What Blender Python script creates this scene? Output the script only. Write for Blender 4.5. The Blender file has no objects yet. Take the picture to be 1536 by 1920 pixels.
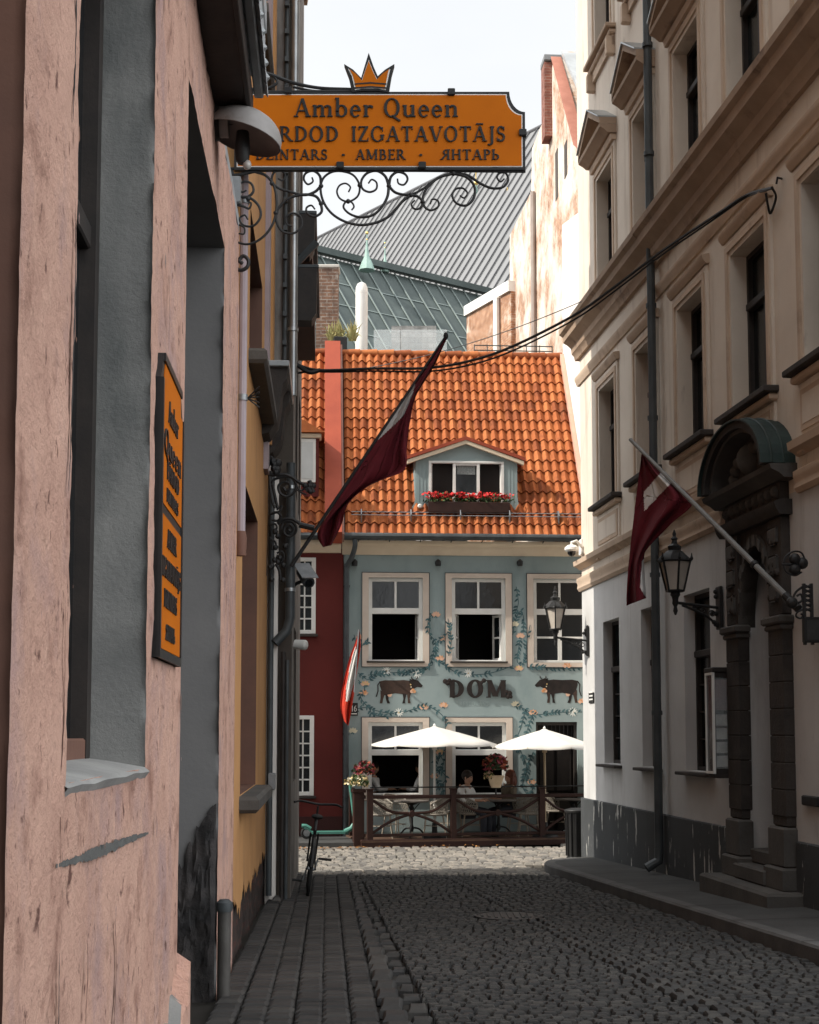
import bpy, bmesh, math, random
from mathutils import Vector, Matrix, noise as mnoise
random.seed(7)
SC = bpy.context.scene
COL = SC.collection
PI = math.pi
# ------------------------------------------------------------------ camera
F = 2667.0; TH = math.radians(4.8); EYE = 2.22; YP = 1375.0 - F*math.tan(TH)
cam = bpy.data.objects.new('camera', bpy.data.cameras.new('camera'))
COL.objects.link(cam); SC.camera = cam
cam.location = (0, 0, EYE); cam.rotation_euler = (math.radians(90)+TH, 0, 0)
cam.data.sensor_fit = 'VERTICAL'; cam.data.sensor_height = 36; cam.data.lens = F*36/1920
cam.data.shift_y = (YP-960)/1920
cam.data.clip_start = 0.05; cam.data.clip_end = 2000
# ------------------------------------------------------------------ sky and sun
SUN_EL = math.radians(42); SUN_DIR = Vector((-0.958, -0.287, 0)).normalized()   # horizontal direction towards the sun
w = bpy.data.worlds.new('World'); SC.world = w; w.use_nodes = True
nt = w.node_tree; nt.nodes.clear()
out = nt.nodes.new('ShaderNodeOutputWorld')
sky = nt.nodes.new('ShaderNodeTexSky'); sky.sky_type = 'NISHITA'; sky.sun_disc = False
sky.sun_elevation = SUN_EL; sky.sun_rotation = math.atan2(SUN_DIR.x, SUN_DIR.y); sky.dust_density = 2.0
bg = nt.nodes.new('ShaderNodeBackground'); bg.inputs['Strength'].default_value = 0.10
nt.links.new(sky.outputs[0], bg.inputs['Color'])
bg2 = nt.nodes.new('ShaderNodeBackground'); bg2.inputs['Color'].default_value = (0.93, 0.95, 0.965, 1)
# thin cloud veil, brighter around the sun
vd = nt.nodes.new('ShaderNodeVectorMath'); vd.operation = 'DOT_PRODUCT'
tco = nt.nodes.new('ShaderNodeTexCoord'); nt.links.new(tco.outputs['Generated'], vd.inputs[0])
_s = SUN_DIR*math.cos(SUN_EL)+Vector((0, 0, math.sin(SUN_EL))); vd.inputs[1].default_value = _s
mm = nt.nodes.new('ShaderNodeMath'); mm.operation = 'MAXIMUM'; nt.links.new(vd.outputs['Value'], mm.inputs[0]); mm.inputs[1].default_value = 0
mw = nt.nodes.new('ShaderNodeMath'); mw.operation = 'POWER'; nt.links.new(mm.outputs[0], mw.inputs[0]); mw.inputs[1].default_value = 4.0
ma = nt.nodes.new('ShaderNodeMath'); ma.operation = 'MULTIPLY_ADD'; nt.links.new(mw.outputs[0], ma.inputs[0]); ma.inputs[1].default_value = 1.6; ma.inputs[2].default_value = .66
# and an unseen bright cloud bank added on the right to brighten the pink wall
v2 = nt.nodes.new('ShaderNodeVectorMath'); v2.operation = 'DOT_PRODUCT'; nt.links.new(tco.outputs['Generated'], v2.inputs[0]); v2.inputs[1].default_value = Vector((.88, -.34, .33)).normalized()
m2 = nt.nodes.new('ShaderNodeMath'); m2.operation = 'MAXIMUM'; nt.links.new(v2.outputs['Value'], m2.inputs[0]); m2.inputs[1].default_value = 0
m3 = nt.nodes.new('ShaderNodeMath'); m3.operation = 'POWER'; nt.links.new(m2.outputs[0], m3.inputs[0]); m3.inputs[1].default_value = 3.0
m4 = nt.nodes.new('ShaderNodeMath'); m4.operation = 'MULTIPLY_ADD'; nt.links.new(m3.outputs[0], m4.inputs[0]); m4.inputs[1].default_value = 1.5; nt.links.new(ma.outputs[0], m4.inputs[2])
nt.links.new(m4.outputs[0], bg2.inputs['Strength'])
tc = nt.nodes.new('ShaderNodeTexCoord'); mp = nt.nodes.new('ShaderNodeMapping'); mp.inputs['Scale'].default_value = (1.5, 1.5, 4)
nz = nt.nodes.new('ShaderNodeTexNoise'); nz.inputs['Scale'].default_value = 1.7; nz.inputs['Detail'].default_value = 6
rp = nt.nodes.new('ShaderNodeValToRGB'); rp.color_ramp.elements[0].position = 0.25; rp.color_ramp.elements[1].position = 0.62
rp.color_ramp.elements[0].color = (0.86, 0.86, 0.86, 1)
nt.links.new(tc.outputs['Generated'], mp.inputs[0]); nt.links.new(mp.outputs[0], nz.inputs[0]); nt.links.new(nz.outputs[0], rp.inputs[0])
mx = nt.nodes.new('ShaderNodeMixShader')
nt.links.new(rp.outputs[0], mx.inputs[0]); nt.links.new(bg.outputs[0], mx.inputs[1]); nt.links.new(bg2.outputs[0], mx.inputs[2])
nt.links.new(mx.outputs[0], out.inputs[0])
sun = bpy.data.objects.new('sun', bpy.data.lights.new('sun', 'SUN')); COL.objects.link(sun)
sun.data.energy = 3.1; sun.data.angle = math.radians(0.53); sun.data.color = (1.0, 0.93, 0.82)
sd = SUN_DIR*math.cos(SUN_EL) + Vector((0, 0, math.sin(SUN_EL)))
sun.rotation_euler = sd.to_track_quat('Z', 'Y').to_euler(); sun.location = (-20, -8, 40)
SC.view_settings.view_transform = 'Standard'; SC.view_settings.look = 'None'
SC.view_settings.exposure = 0.72; SC.view_settings.gamma = 1.0
# ------------------------------------------------------------------ measuring helpers
def ray(px, py):
    x = (px-768)/F; y = (YP-py)/F; c, s = math.cos(TH), math.sin(TH)
    return Vector((x, c-s*y, s+c*y))
def at(px, py, Y):
    r = ray(px, py); return Vector((0, 0, EYE)) + r*(Y/r.y)
def gz(Y):                                   # the lane falls gently away from the camera
    return max(0.0, 0.032*(24.5-Y))
def ghit(px, py, dz=0.0):
    Y = 15.0
    for _ in range(40):
        r = ray(px, py); t = (gz(Y)+dz-EYE)/r.z; Y = 0.5*Y + 0.5*r.y*t
    return Vector((r.x*t, r.y*t, gz(Y)+dz))
class Fr:                                    # a vertical plane: s along the wall, d out of it, z up
    def __init__(S, o, u):
        S.o = Vector((o[0], o[1], 0)); S.u = Vector((u[0], u[1], 0)).normalized(); S.n = Vector((S.u.y, -S.u.x, 0))
    def pt(S, s, d, z): return S.o + S.u*s + S.n*d + Vector((0, 0, z))
    def hit(S, px, py, d=0.0):
        r = ray(px, py); o = S.o + S.n*d
        t = o.dot(S.n)/r.dot(S.n); p = Vector((0, 0, EYE)) + r*t
        return ((p-o).dot(S.u), p.z)
    def hp(S, px, py, d=0.0):
        s, z = S.hit(px, py, d); return S.pt(s, d, z)
L = Fr((-.74, 0), (-.0574, 1)); R = Fr((5.47, 0), (.1005, -1)); D = Fr((1.15, 30), (1, .066))
# ------------------------------------------------------------------ materials
MATS = {}
def nodes_of(name):
    m = bpy.data.materials.new(name); m.use_nodes = True; n = m.node_tree
    return m, n, n.nodes['Principled BSDF']
def ramp(n, fac, p0, p1, c0=(0, 0, 0, 1), c1=(1, 1, 1, 1)):
    r = n.nodes.new('ShaderNodeValToRGB'); e = r.color_ramp.elements
    e[0].position, e[1].position = p0, p1; e[0].color, e[1].color = c0, c1
    n.links.new(fac, r.inputs[0]); return r.outputs[0]
def noise(n, vec, scale, detail=5, rough=0.6, stretch=None):
    if stretch:
        mpp = n.nodes.new('ShaderNodeMapping'); mpp.inputs['Scale'].default_value = stretch; n.links.new(vec, mpp.inputs[0]); vec = mpp.outputs[0]
    t = n.nodes.new('ShaderNodeTexNoise'); t.inputs['Scale'].default_value = scale; t.inputs['Detail'].default_value = detail
    t.inputs['Roughness'].default_value = rough; n.links.new(vec, t.inputs[0]); return t.outputs[0]
def mixc(n, fac, a, b):
    m = n.nodes.new('ShaderNodeMix'); m.data_type = 'RGBA'
    if hasattr(fac, 'links'): n.links.new(fac, m.inputs[0])
    else: m.inputs[0].default_value = fac
    for sock, v in ((m.inputs[6], a), (m.inputs[7], b)):
        if hasattr(v, 'links'): n.links.new(v, sock)
        else: sock.default_value = (v[0], v[1], v[2], 1)
    return m.outputs[2]
def pmat(name, c, c2=None, scale=3.0, rough=0.8, bump=0.0, bscale=30.0, metal=0.0, stains=(), spec=0.3, stretch=None, lo=.35, hi=.65):
    """procedural paint/plaster/metal: two-tone noise, optional stains (colour, scale, stretch, lo, hi), noise bump"""
    if name in MATS: return MATS[name]
    m, n, p = nodes_of(name)
    g = n.nodes.new('ShaderNodeNewGeometry'); pos = g.outputs['Position']
    if c2 is None: c2 = tuple(v*0.86 for v in c)
    col = mixc(n, ramp(n, noise(n, pos, scale, stretch=stretch), lo, hi), c, c2)
    for sc, ss, st, l0, h0 in stains:
        col = mixc(n, ramp(n, noise(n, pos, ss, 8, .65, st), l0, h0), col, sc)
    n.links.new(col, p.inputs['Base Color'])
    p.inputs['Roughness'].default_value = rough; p.inputs['Metallic'].default_value = metal
    p.inputs['Specular IOR Level'].default_value = spec
    if bump:
        b = n.nodes.new('ShaderNodeBump'); b.inputs['Strength'].default_value = bump; b.inputs['Distance'].default_value = 0.03
        n.links.new(noise(n, pos, bscale, 8, .7), b.inputs['Height']); n.links.new(b.outputs[0], p.inputs['Normal'])
    MATS[name] = m; return m
def brickmat(name, c1, c2, mortar, plaster=None, pl=.5, bw=.25, bh=.075, psc=1.2, prough=.12):
    if name in MATS: return MATS[name]
    m, n, p = nodes_of(name)
    g = n.nodes.new('ShaderNodeNewGeometry'); sx = n.nodes.new('ShaderNodeSeparateXYZ'); n.links.new(g.outputs['Position'], sx.inputs[0])
    ad = n.nodes.new('ShaderNodeMath'); ad.operation = 'ADD'; n.links.new(sx.outputs[0], ad.inputs[0]); n.links.new(sx.outputs[1], ad.inputs[1])
    cb = n.nodes.new('ShaderNodeCombineXYZ'); n.links.new(ad.outputs[0], cb.inputs[0]); n.links.new(sx.outputs[2], cb.inputs[1])
    b = n.nodes.new('ShaderNodeTexBrick'); b.inputs['Scale'].default_value = 1; b.inputs['Brick Width'].default_value = bw
    b.inputs['Row Height'].default_value = bh; b.inputs['Mortar Size'].default_value = .009
    b.inputs['Color1'].default_value = (*c1, 1); b.inputs['Color2'].default_value = (*c2, 1); b.inputs['Mortar'].default_value = (*mortar, 1)
    n.links.new(cb.outputs[0], b.inputs[0])
    col = mixc(n, ramp(n, noise(n, g.outputs['Position'], 5), .35, .7), b.outputs[0], tuple(v*.55 for v in c2))
    hgt = noise(n, g.outputs['Position'], 18, 6)
    if plaster:
        mk = ramp(n, noise(n, g.outputs['Position'], psc, 9, .7), pl-prough/2, pl+prough/2)
        pcol = mixc(n, ramp(n, noise(n, g.outputs['Position'], 2.5), .4, .7), plaster, tuple(v*.85 for v in plaster))
        col = mixc(n, mk, col, pcol)
    n.links.new(col, p.inputs['Base Color']); p.inputs['Roughness'].default_value = .9
    bp = n.nodes.new('ShaderNodeBump'); bp.inputs['Strength'].default_value = .5; bp.inputs['Distance'].default_value = .02
    n.links.new(hgt, bp.inputs['Height']); n.links.new(bp.outputs[0], p.inputs['Normal'])
    MATS[name] = m; return m
def fbm(x, y, z=0.0, o=4): return mnoise.fractal(Vector((x, y, z)), 1.0, 2.0, o)
def glassmat(name, c, rough=.06, spec=.6):
    if name in MATS: return MATS[name]
    m = pmat(name, c, tuple(v*.5 for v in c), 1.3, rough, 0.22, 2.6, 0, (), spec); return m
# ------------------------------------------------------------------ mesh builder and scene tree
WLOC = {}
def thing(name, label, cat, loc=(0, 0, 0), group=None, rz=0.0):
    o = bpy.data.objects.new(name, None); COL.objects.link(o); o.empty_display_size = .2
    o.location = loc; o.rotation_euler = (0, 0, rz); o['label'] = label; o['category'] = cat
    if group: o['group'] = group
    WLOC[o.name] = Vector(loc); return o
def tag(o, label, cat, group=None):
    o['label'] = label; o['category'] = cat
    if group: o['group'] = group
    return o
class MB:
    def __init__(S): S.v = []; S.f = []; S.mi = []; S.ms = []
    def m(S, mat):
        if mat not in S.ms: S.ms.append(mat)
        return S.ms.index(mat)
    def add(S, vs, fs, mat):
        o = len(S.v); S.v += [tuple(v) for v in vs]; k = S.m(mat)
        for f in fs: S.f.append([i+o for i in f]); S.mi.append(k)
    def quad(S, a, b, c, d, mat): S.add([a, b, c, d], [(0, 1, 2, 3)], mat)
    def hexa(S, p, mat):   # p: 8 points, bottom 4 ccw, top 4 ccw
        S.add(p, [(3, 2, 1, 0), (4, 5, 6, 7), (0, 1, 5, 4), (1, 2, 6, 5), (2, 3, 7, 6), (3, 0, 4, 7)], mat)
    def box(S, fr, s0, s1, d0, d1, z0, z1, mat, bev=0.0):
        P = fr.pt
        if bev <= 0:
            S.hexa([P(s0, d1, z0), P(s1, d1, z0), P(s1, d0, z0), P(s0, d0, z0), P(s0, d1, z1), P(s1, d1, z1), P(s1, d0, z1), P(s0, d0, z1)], mat); return
        b = bev; ring = lambda z, i: [P(s0+i, d1-i, z), P(s1-i, d1-i, z), P(s1-i, d0+i, z), P(s0+i, d0+i, z)]
        vs = ring(z0, b)+ring(z0+b, 0)+ring(z1-b, 0)+ring(z1, b); fs = [(3, 2, 1, 0), (12, 13, 14, 15)]
        for r in range(3):
            for i in range(4): j = (i+1) % 4; fs.append((r*4+i, r*4+j, r*4+4+j, r*4+4+i))
        S.add(vs, fs, mat)
    def wbox(S, c, sx, sy, sz, mat, rz=0.0, bev=0.0):
        fr = Fr((c[0], c[1]), (math.cos(rz), math.sin(rz)))
        S.box(fr, -sx/2, sx/2, -sy/2, sy/2, c[2], c[2]+sz, mat, bev)
    def poly(S, fr, pts, d0, d1, mat, back=True):     # prism of an outline in (s, z)
        n = len(pts); vs = [fr.pt(s, d1, z) for s, z in pts]+[fr.pt(s, d0, z) for s, z in pts]
        fs = [tuple(range(n))]
        if back: fs.append(tuple(range(2*n-1, n-1, -1)))
        for i in range(n): j = (i+1) % n; fs.append((i, i+n, j+n, j))
        S.add(vs, fs, mat)
    def prism(S, pts, vec, mat):                      # world outline extruded along vec
        n = len(pts); vec = Vector(vec); vs = [Vector(p) for p in pts]+[Vector(p)+vec for p in pts]
        fs = [tuple(range(n)), tuple(range(2*n-1, n-1, -1))]
        for i in range(n): j = (i+1) % n; fs.append((i, i+n, j+n, j))
        S.add(vs, fs, mat)
    def tube(S, pts, r, mat, n=8, closed=False, flat=None):
        pts = [Vector(p) for p in pts]; N = len(pts); rs = r if isinstance(r, (list, tuple)) else [r]*N
        vs = []; up = None
        for i, p in enumerate(pts):
            a = pts[(i-1) % N] if (closed or i > 0) else p; b = pts[(i+1) % N] if (closed or i < N-1) else p
            t = (b-a); t = t.normalized() if t.length > 1e-9 else Vector((0, 0, 1))
            if up is None:
                up = Vector((0, 0, 1)) if abs(t.z) < .9 else Vector((1, 0, 0))
            x = t.cross(up); x = x.normalized() if x.length > 1e-6 else t.orthogonal().normalized()
            y = x.cross(t).normalized(); up = y
            for k in range(n):
                an = 2*PI*k/n; vs.append(p + x*(math.cos(an)*rs[i]) + y*(math.sin(an)*rs[i]))
        fs = []
        for i in range(N if closed else N-1):
            i2 = (i+1) % N
            for k in range(n): k2 = (k+1) % n; fs.append((i*n+k, i*n+k2, i2*n+k2, i2*n+k))
        if not closed: fs.append(tuple(range(n-1, -1, -1))); fs.append(tuple((N-1)*n+k for k in range(n)))
        S.add(vs, fs, mat)
    def lathe(S, c, prof, mat, n=20, axis=None, caps=True):   # prof: (radius, height) from bottom to top
        c = Vector(c); ax = Vector(axis).normalized() if axis is not None else Vector((0, 0, 1))
        x = ax.orthogonal().normalized() if abs(ax.z) < .999 else Vector((1, 0, 0)); y = ax.cross(x); vs = []
        for r, h in prof:
            for k in range(n): an = 2*PI*k/n; vs.append(c + ax*h + (x*math.cos(an)+y*math.sin(an))*max(r, 1e-4))
        fs = []
        for i in range(len(prof)-1):
            for k in range(n): k2 = (k+1) % n; fs.append((i*n+k, i*n+k2, (i+1)*n+k2, (i+1)*n+k))
        if caps: fs.append(tuple(range(n-1, -1, -1))); fs.append(tuple((len(prof)-1)*n+k for k in range(n)))
        S.add(vs, fs, mat)
    def ball(S, c, rx, ry=None, rz=None, mat=None, n=12, m=8, jit=0.0):
        ry = ry or rx; rz = rz or rx; vs = []; fs = []
        for i in range(m+1):
            ph = PI*i/m
            for k in range(n):
                an = 2*PI*k/n; q = 1+random.uniform(-jit, jit)
                vs.append((c[0]+rx*q*math.sin(ph)*math.cos(an), c[1]+ry*q*math.sin(ph)*math.sin(an), c[2]-rz*q*math.cos(ph)))
        for i in range(m):
            for k in range(n): k2 = (k+1) % n; fs.append((i*n+k, i*n+k2, (i+1)*n+k2, (i+1)*n+k))
        S.add(vs, fs, mat)
    def grid(S, rows, mat):                            # rows: list of equal length lists of points
        nn = len(rows[0]); S.add([p for r in rows for p in r], [(i*nn+j, i*nn+j+1, (i+1)*nn+j+1, (i+1)*nn+j) for i in range(len(rows)-1) for j in range(nn-1)], mat)
    def build(S, name, parent=None, smooth=35, kind=None, label=None):
        me = bpy.data.meshes.new(name); off = Vector((0, 0, 0))
        if parent is not None: off = WLOC[parent.name]
        me.from_pydata([Vector(v)-off for v in S.v], [], S.f)
        for mt in S.ms: me.materials.append(mt)
        me.polygons.foreach_set('material_index', S.mi)
        bm = bmesh.new(); bm.from_mesh(me); bmesh.ops.recalc_face_normals(bm, faces=bm.faces); bm.to_mesh(me); bm.free()
        if smooth:
            me.polygons.foreach_set('use_smooth', [True]*len(me.polygons)); me.set_sharp_from_angle(angle=math.radians(smooth))
        me.update()
        o = bpy.data.objects.new(name, me); COL.objects.link(o)
        if parent is not None: o.parent = parent; WLOC[o.name] = off
        else: WLOC[o.name] = Vector((0, 0, 0))
        if kind: o['kind'] = kind
        if label: o['label'] = label
        return o
def copy_tree(o, parent=None):
    c = o.copy(); COL.objects.link(c)
    if parent is not None: c.parent = parent
    for ch in list(o.children): copy_tree(ch, c)
    return c
def spline(pts, k=6):                                   # Catmull-Rom through 2-D/3-D points
    P = [Vector(p) for p in pts]; P = [P[0]*2-P[1]]+P+[P[-1]*2-P[-2]]; o = []
    for i in range(1, len(P)-2):
        a, b, c, d = P[i-1:i+3]
        for j in range(k):
            t = j/k; o.append(.5*((2*b)+(c-a)*t+(2*a-5*b+4*c-d)*t*t+(3*b-a-3*c+d)*t**3))
    o.append(P[-2]); return o
def wall_grid(mb, fr, s0, s1, z0, z1, holes, d, mat, depth=.2, rmat=None, smat=None):
    """a wall face at offset d with rectangular holes (s0,s1,z0,z1) and their reveals"""
    ss = sorted({s0, s1, *[h[0] for h in holes], *[h[1] for h in holes]}); zs = sorted({z0, z1, *[h[2] for h in holes], *[h[3] for h in holes]})
    for i in range(len(ss)-1):
        for j in range(len(zs)-1):
            a, b, c, e = ss[i], ss[i+1], zs[j], zs[j+1]; ms, mz = (a+b)/2, (c+e)/2
            if any(h[0] < ms < h[1] and h[2] < mz < h[3] for h in holes): continue
            if a < s0-1e-6 or b > s1+1e-6 or c < z0-1e-6 or e > z1+1e-6: continue
            mb.quad(fr.pt(a, d, c), fr.pt(b, d, c), fr.pt(b, d, e), fr.pt(a, d, e), mat)
    rm = rmat or mat
    for h in holes:
        a, b, c, e = h[:4]; q = h[4] if len(h) > 4 else depth
        for (p, r, t, v, mm) in ((a, a, c, e, rm), (b, b, c, e, rm)):
            mb.quad(fr.pt(p, d, t), fr.pt(p, d-q, t), fr.pt(p, d-q, v), fr.pt(p, d, v), mm)
        mb.quad(fr.pt(a, d, c), fr.pt(b, d, c), fr.pt(b, d-q, c), fr.pt(a, d-q, c), smat or rm)
        mb.quad(fr.pt(a, d, e), fr.pt(b, d, e), fr.pt(b, d-q, e), fr.pt(a, d-q, e), rm)
# ------------------------------------------------------------------ a small serif letter set (strokes and slabs)
class Pen:
    T = .17; t = .065
    def __init__(S): S.p = []
    def q(S, *pts): S.p.append(list(pts))
    def Rc(S, x0, y0, x1, y1): S.q((x0, y0), (x1, y0), (x1, y1), (x0, y1))
    def Sf(S, x, y, h=.15):
        y0 = y if y < .3 else y-.055; S.Rc(x-h, y0, x+h, y0+.055)
    def V(S, x, y0=0, y1=1, w=None, b=1, tp=1):
        w = w or S.T; S.Rc(x-w/2, y0, x+w/2, y1)
        if b: S.Sf(x, y0)
        if tp: S.Rc(x-.15, y1-.055, x+(.15 if tp == 1 else w/2), y1)
    def Ln(S, x0, y0, x1, y1, w): S.q((x0-w/2, y0), (x0+w/2, y0), (x1+w/2, y1), (x1-w/2, y1))
    def Hb(S, x0, x1, y, h=None):
        h = h or S.t; S.Rc(x0, y-h/2, x1, y+h/2)
    def Arc(S, cx, cy, rx, ry, a0, a1, wx, wy, n=18):
        o = []; i = []
        for k in range(n+1):
            a = math.radians(a0+(a1-a0)*k/n); o.append((cx+rx*math.cos(a), cy+ry*math.sin(a))); i.append((cx+(rx-wx)*math.cos(a), cy+(ry-wy)*math.sin(a)))
        for k in range(n): S.q(o[k], o[k+1], i[k+1], i[k])
def glyph(ch):
    P = Pen(); T, t = P.T, P.t
    cyr = {'А': 'A', 'Т': 'T', 'Р': 'P'}; ch = cyr.get(ch, ch); wd = .9
    if ch in 'AĀ':
        P.Ln(.12, 0, .45, 1, t*1.2); P.Ln(.8, 0, .47, 1, T); P.Hb(.24, .66, .33); P.Sf(.12, 0, .13); P.Sf(.8, 0, .16); wd = .94
        if ch == 'Ā': P.Rc(.22, 1.12, .7, 1.2)
    elif ch == 'I': P.V(.18); wd = .36
    elif ch == 'D': P.V(.2); P.Arc(.32, .5, .52, .5, -90, 90, T, t); P.Hb(.2, .33, .9675); P.Hb(.2, .33, .0325); wd = .9
    elif ch in 'OQ':
        P.Arc(.48, .5, .45, .53, 0, 360, T, t, 28); wd = .98
        if ch == 'Q': P.q((.42, .05), (.55, .1), (.98, -.2), (.9, -.27))
    elif ch in 'RPЯ':
        P.V(.2); P.Arc(.36, .73, .32, .27, -90, 90, T*.9, t); P.Hb(.2, .37, .967); P.Hb(.2, .37, .49); wd = .72
        if ch != 'P': P.Ln(.8, 0, .42, .5, T); P.Sf(.82, 0, .12); wd = .92
        if ch == 'Я': P.p = [[(wd-x, y) for x, y in q] for q in P.p]
    elif ch == 'B': P.V(.2); P.Arc(.36, .745, .28, .255, -90, 90, T*.85, t); P.Arc(.38, .265, .36, .28, -90, 90, T*.9, t); P.Hb(.2, .38, .967); P.Hb(.2, .38, .51); P.Hb(.2, .4, .03); wd = .8
    elif ch == 'Ь': P.V(.2); P.Arc(.38, .275, .34, .28, -90, 90, T*.9, t); P.Hb(.2, .4, .525); P.Hb(.2, .4, .03); wd = .78
    elif ch == 'E': P.V(.2); P.Hb(.2, .68, .967); P.Hb(.2, .56, .51); P.Hb(.2, .7, .033); P.Rc(.62, .8, .68, 1); P.Rc(.65, 0, .72, .2); P.Rc(.52, .42, .57, .6); wd = .76
    elif ch == 'T': P.V(.43, tp=0); P.Hb(.06, .8, .967); P.Rc(.05, .78, .11, 1); P.Rc(.75, .78, .81, 1); wd = .86
    elif ch == 'N': P.Rc(.15, 0, .15+t*1.2, 1); P.Ln(.17, 1, .77, 0, T*1.05); P.Rc(.77, 0, .77+t*1.2, 1); P.Sf(.19, 0, .13); P.Sf(.79, 1, .13); P.Rc(.03, .945, .2, 1); wd = .98
    elif ch == 'M': P.Rc(.14, 0, .14+t*1.2, 1); P.V(.98); P.Ln(.2, 1, .56, .06, T*1.05); P.Ln(.96, 1, .56, .06, t*1.3); P.Sf(.17, 0, .13); P.Rc(.03, .945, .22, 1); wd = 1.18
    elif ch == 'Z': P.Hb(.08, .72, .967); P.Hb(.06, .74, .033); P.Ln(.14, .03, .64, .97, T*1.1); P.Rc(.08, .78, .14, 1); P.Rc(.69, 0, .75, .24); wd = .8
    elif ch == 'G': P.Arc(.5, .5, .46, .53, 42, 318, T, t, 24); P.V(.82, .1, .44, b=0); P.Rc(.8, .66, .86, .95); wd = 1.0
    elif ch == 'V': P.Ln(.14, 1, .46, 0, T); P.Ln(.8, 1, .48, 0, t*1.2); P.Sf(.14, 1, .15); P.Sf(.8, 1, .12); wd = .92
    elif ch == 'J': P.V(.3, -.08, 1, b=0); P.Arc(.14, -.06, .245, .2, -130, 5, T*.9, .09); wd = .5
    elif ch in 'Ss':
        P.Arc(.33, .745, .26, .275, 25, 268, .13, .1); P.Arc(.33, .27, .28, .29, -155, 90, .14, .1); P.Rc(.52, .72, .57, .98); P.Rc(.06, .02, .11, .28); wd = .66
    elif ch == 'Н': P.V(.2); P.V(.78); P.Hb(.2, .78, .51); wd = .98
    elif ch == 'm':
        P.V(.18, 0, .64, tp=2); P.V(.6, 0, .5, tp=0); P.V(1.02, 0, .5, tp=0); P.Arc(.46, .44, .225, .21, 0, 150, .15, .08); P.Arc(.88, .44, .225, .21, 0, 150, .15, .08); wd = 1.2
    elif ch == 'n': P.V(.18, 0, .64, tp=2); P.V(.62, 0, .5, tp=0); P.Arc(.47, .44, .235, .21, 0, 150, .15, .08); wd = .8
    elif ch == 'b': P.V(.18, .02, 1.04, b=0, tp=2); P.Arc(.4, .32, .33, .34, 0, 360, .16, t, 24); wd = .78
    elif ch == 'e': P.Arc(.34, .31, .3, .34, 0, 318, .15, t, 24); P.Hb(.1, .63, .34, .06); wd = .68
    elif ch == 'r': P.V(.18, 0, .64, tp=2); P.Arc(.4, .44, .2, .2, 35, 160, .12, .1); P.Rc(.44, .48, .58, .6); wd = .6
    elif ch == 'u': P.V(.18, .16, .64, b=0, tp=2); P.V(.62, 0, .64, tp=2); P.Arc(.36, .2, .265, .22, 180, 330, .16, .09); wd = .82
    elif ch == '1': P.V(.25, tp=0); P.q((.05, .78), (.18, 1), (.3, 1), (.2, .8)); wd = .5
    elif ch == '6': P.Arc(.36, .32, .32, .34, 0, 360, .14, .08, 24); P.Arc(.6, .34, .56, .68, 95, 180, .15, .1); wd = .72
    elif ch == '·': P.Arc(.2, .45, .1, .1, 0, 360, .1, .1, 10); wd = .4
    elif ch == ' ': wd = .42
    return P.p, wd
def text_width(txt, gap=.06): return sum(glyph(c)[1]+gap for c in txt)
def write(mb, fr, txt, s0, s1, z0, h, d0, d1, mat, gap=.06, upright=True):
    """letters from s0 to s1, baseline z0, cap height h"""
    W = text_width(txt, gap); kx = (s1-s0)/W; x = 0; e = 0
    for c in txt:
        ps, wd = glyph(c)
        for p in ps:
            e = (e+1) % 7; mb.poly(fr, [(s0+(x+a)*kx, z0+b*h) for a, b in p], d0, d1+e*.0003, mat)
        x += wd+gap
# ------------------------------------------------------------------ material set
M_pink = pmat('pink_plaster', (.64, .40, .315), (.54, .325, .255), 2.2, .92, .9, 22, 0, [((.44, .29, .27), 1.6, (1, 1, .8), .50, .66), ((.66, .42, .33), 6, None, .55, .72), ((.31, .165, .125), 3.6, (1, 1, 1), .55, .72), ((.17, .085, .068), 12, (1, 1, .85), .60, .68)])
M_greyplaster = pmat('grey_plaster', (.25, .25, .24), (.175, .177, .173), 2.5, .9, .35, 40, 0, [((.08, .09, .09), 1.3, (1, 1, .4), .5, .75)])
M_darkgrey = pmat('dark_grey_plaster', (.18, .176, .174), (.145, .144, .145), 1.1, .9, .12, 30)
M_roughstone = pmat('rough_dark_stone', (.028, .027, .028), (.07, .062, .06), 5, .95, .9, 9)
M_lilac = pmat('lilac_paint', (.40, .34, .36), (.33, .27, .29), 1.5, .8, .1, 20)
M_yellow = pmat('ochre_plaster', (.56, .30, .125), (.47, .245, .10), 1.4, .85, .15, 25, 0, [((.36, .19, .09), 1.8, (2, 2, .25), .55, .75)])
M_brownrev = pmat('brown_reveal', (.17, .085, .06), (.12, .065, .05), 1.5, .8, .1, 20)
M_decay = brickmat('decayed_brick', (.10, .035, .025), (.035, .025, .022), (.04, .035, .03))
M_greywall = pmat('weathered_grey_wall', (.30, .28, .26), (.19, .175, .165), 1.2, .9, .2, 25, 0, [((.09, .08, .075), 1.6, (2, 2, .3), .5, .7)])
M_darkwall = pmat('sooty_wall', (.10, .085, .07), (.06, .05, .045), 1.5, .9, .2, 25)
M_stuccoA = pmat('beige_stucco', (.70, .62, .53), (.62, .54, .455), .9, .85, .1, 30, 0, [((.42, .33, .26), 1.4, (2.2, 2.2, .2), .54, .78), ((.30, .25, .21), 5, (1, 1, .25), .62, .8)])
M_stuccoG = pmat('pale_grey_stucco', (.60, .595, .585), (.50, .495, .485), .8, .85, .1, 30, 0, [((.36, .34, .32), 1.3, (1.8, 1.8, .25), .54, .78), ((.28, .27, .26), 6, (1, 1, .3), .64, .8)])
M_trim = pmat('stucco_trim', (.58, .45, .34), (.47, .355, .265), 1.2, .8, .1, 25, 0, [((.23, .16, .12), 1.5, (1, 1, 1), .58, .8)])
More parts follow.
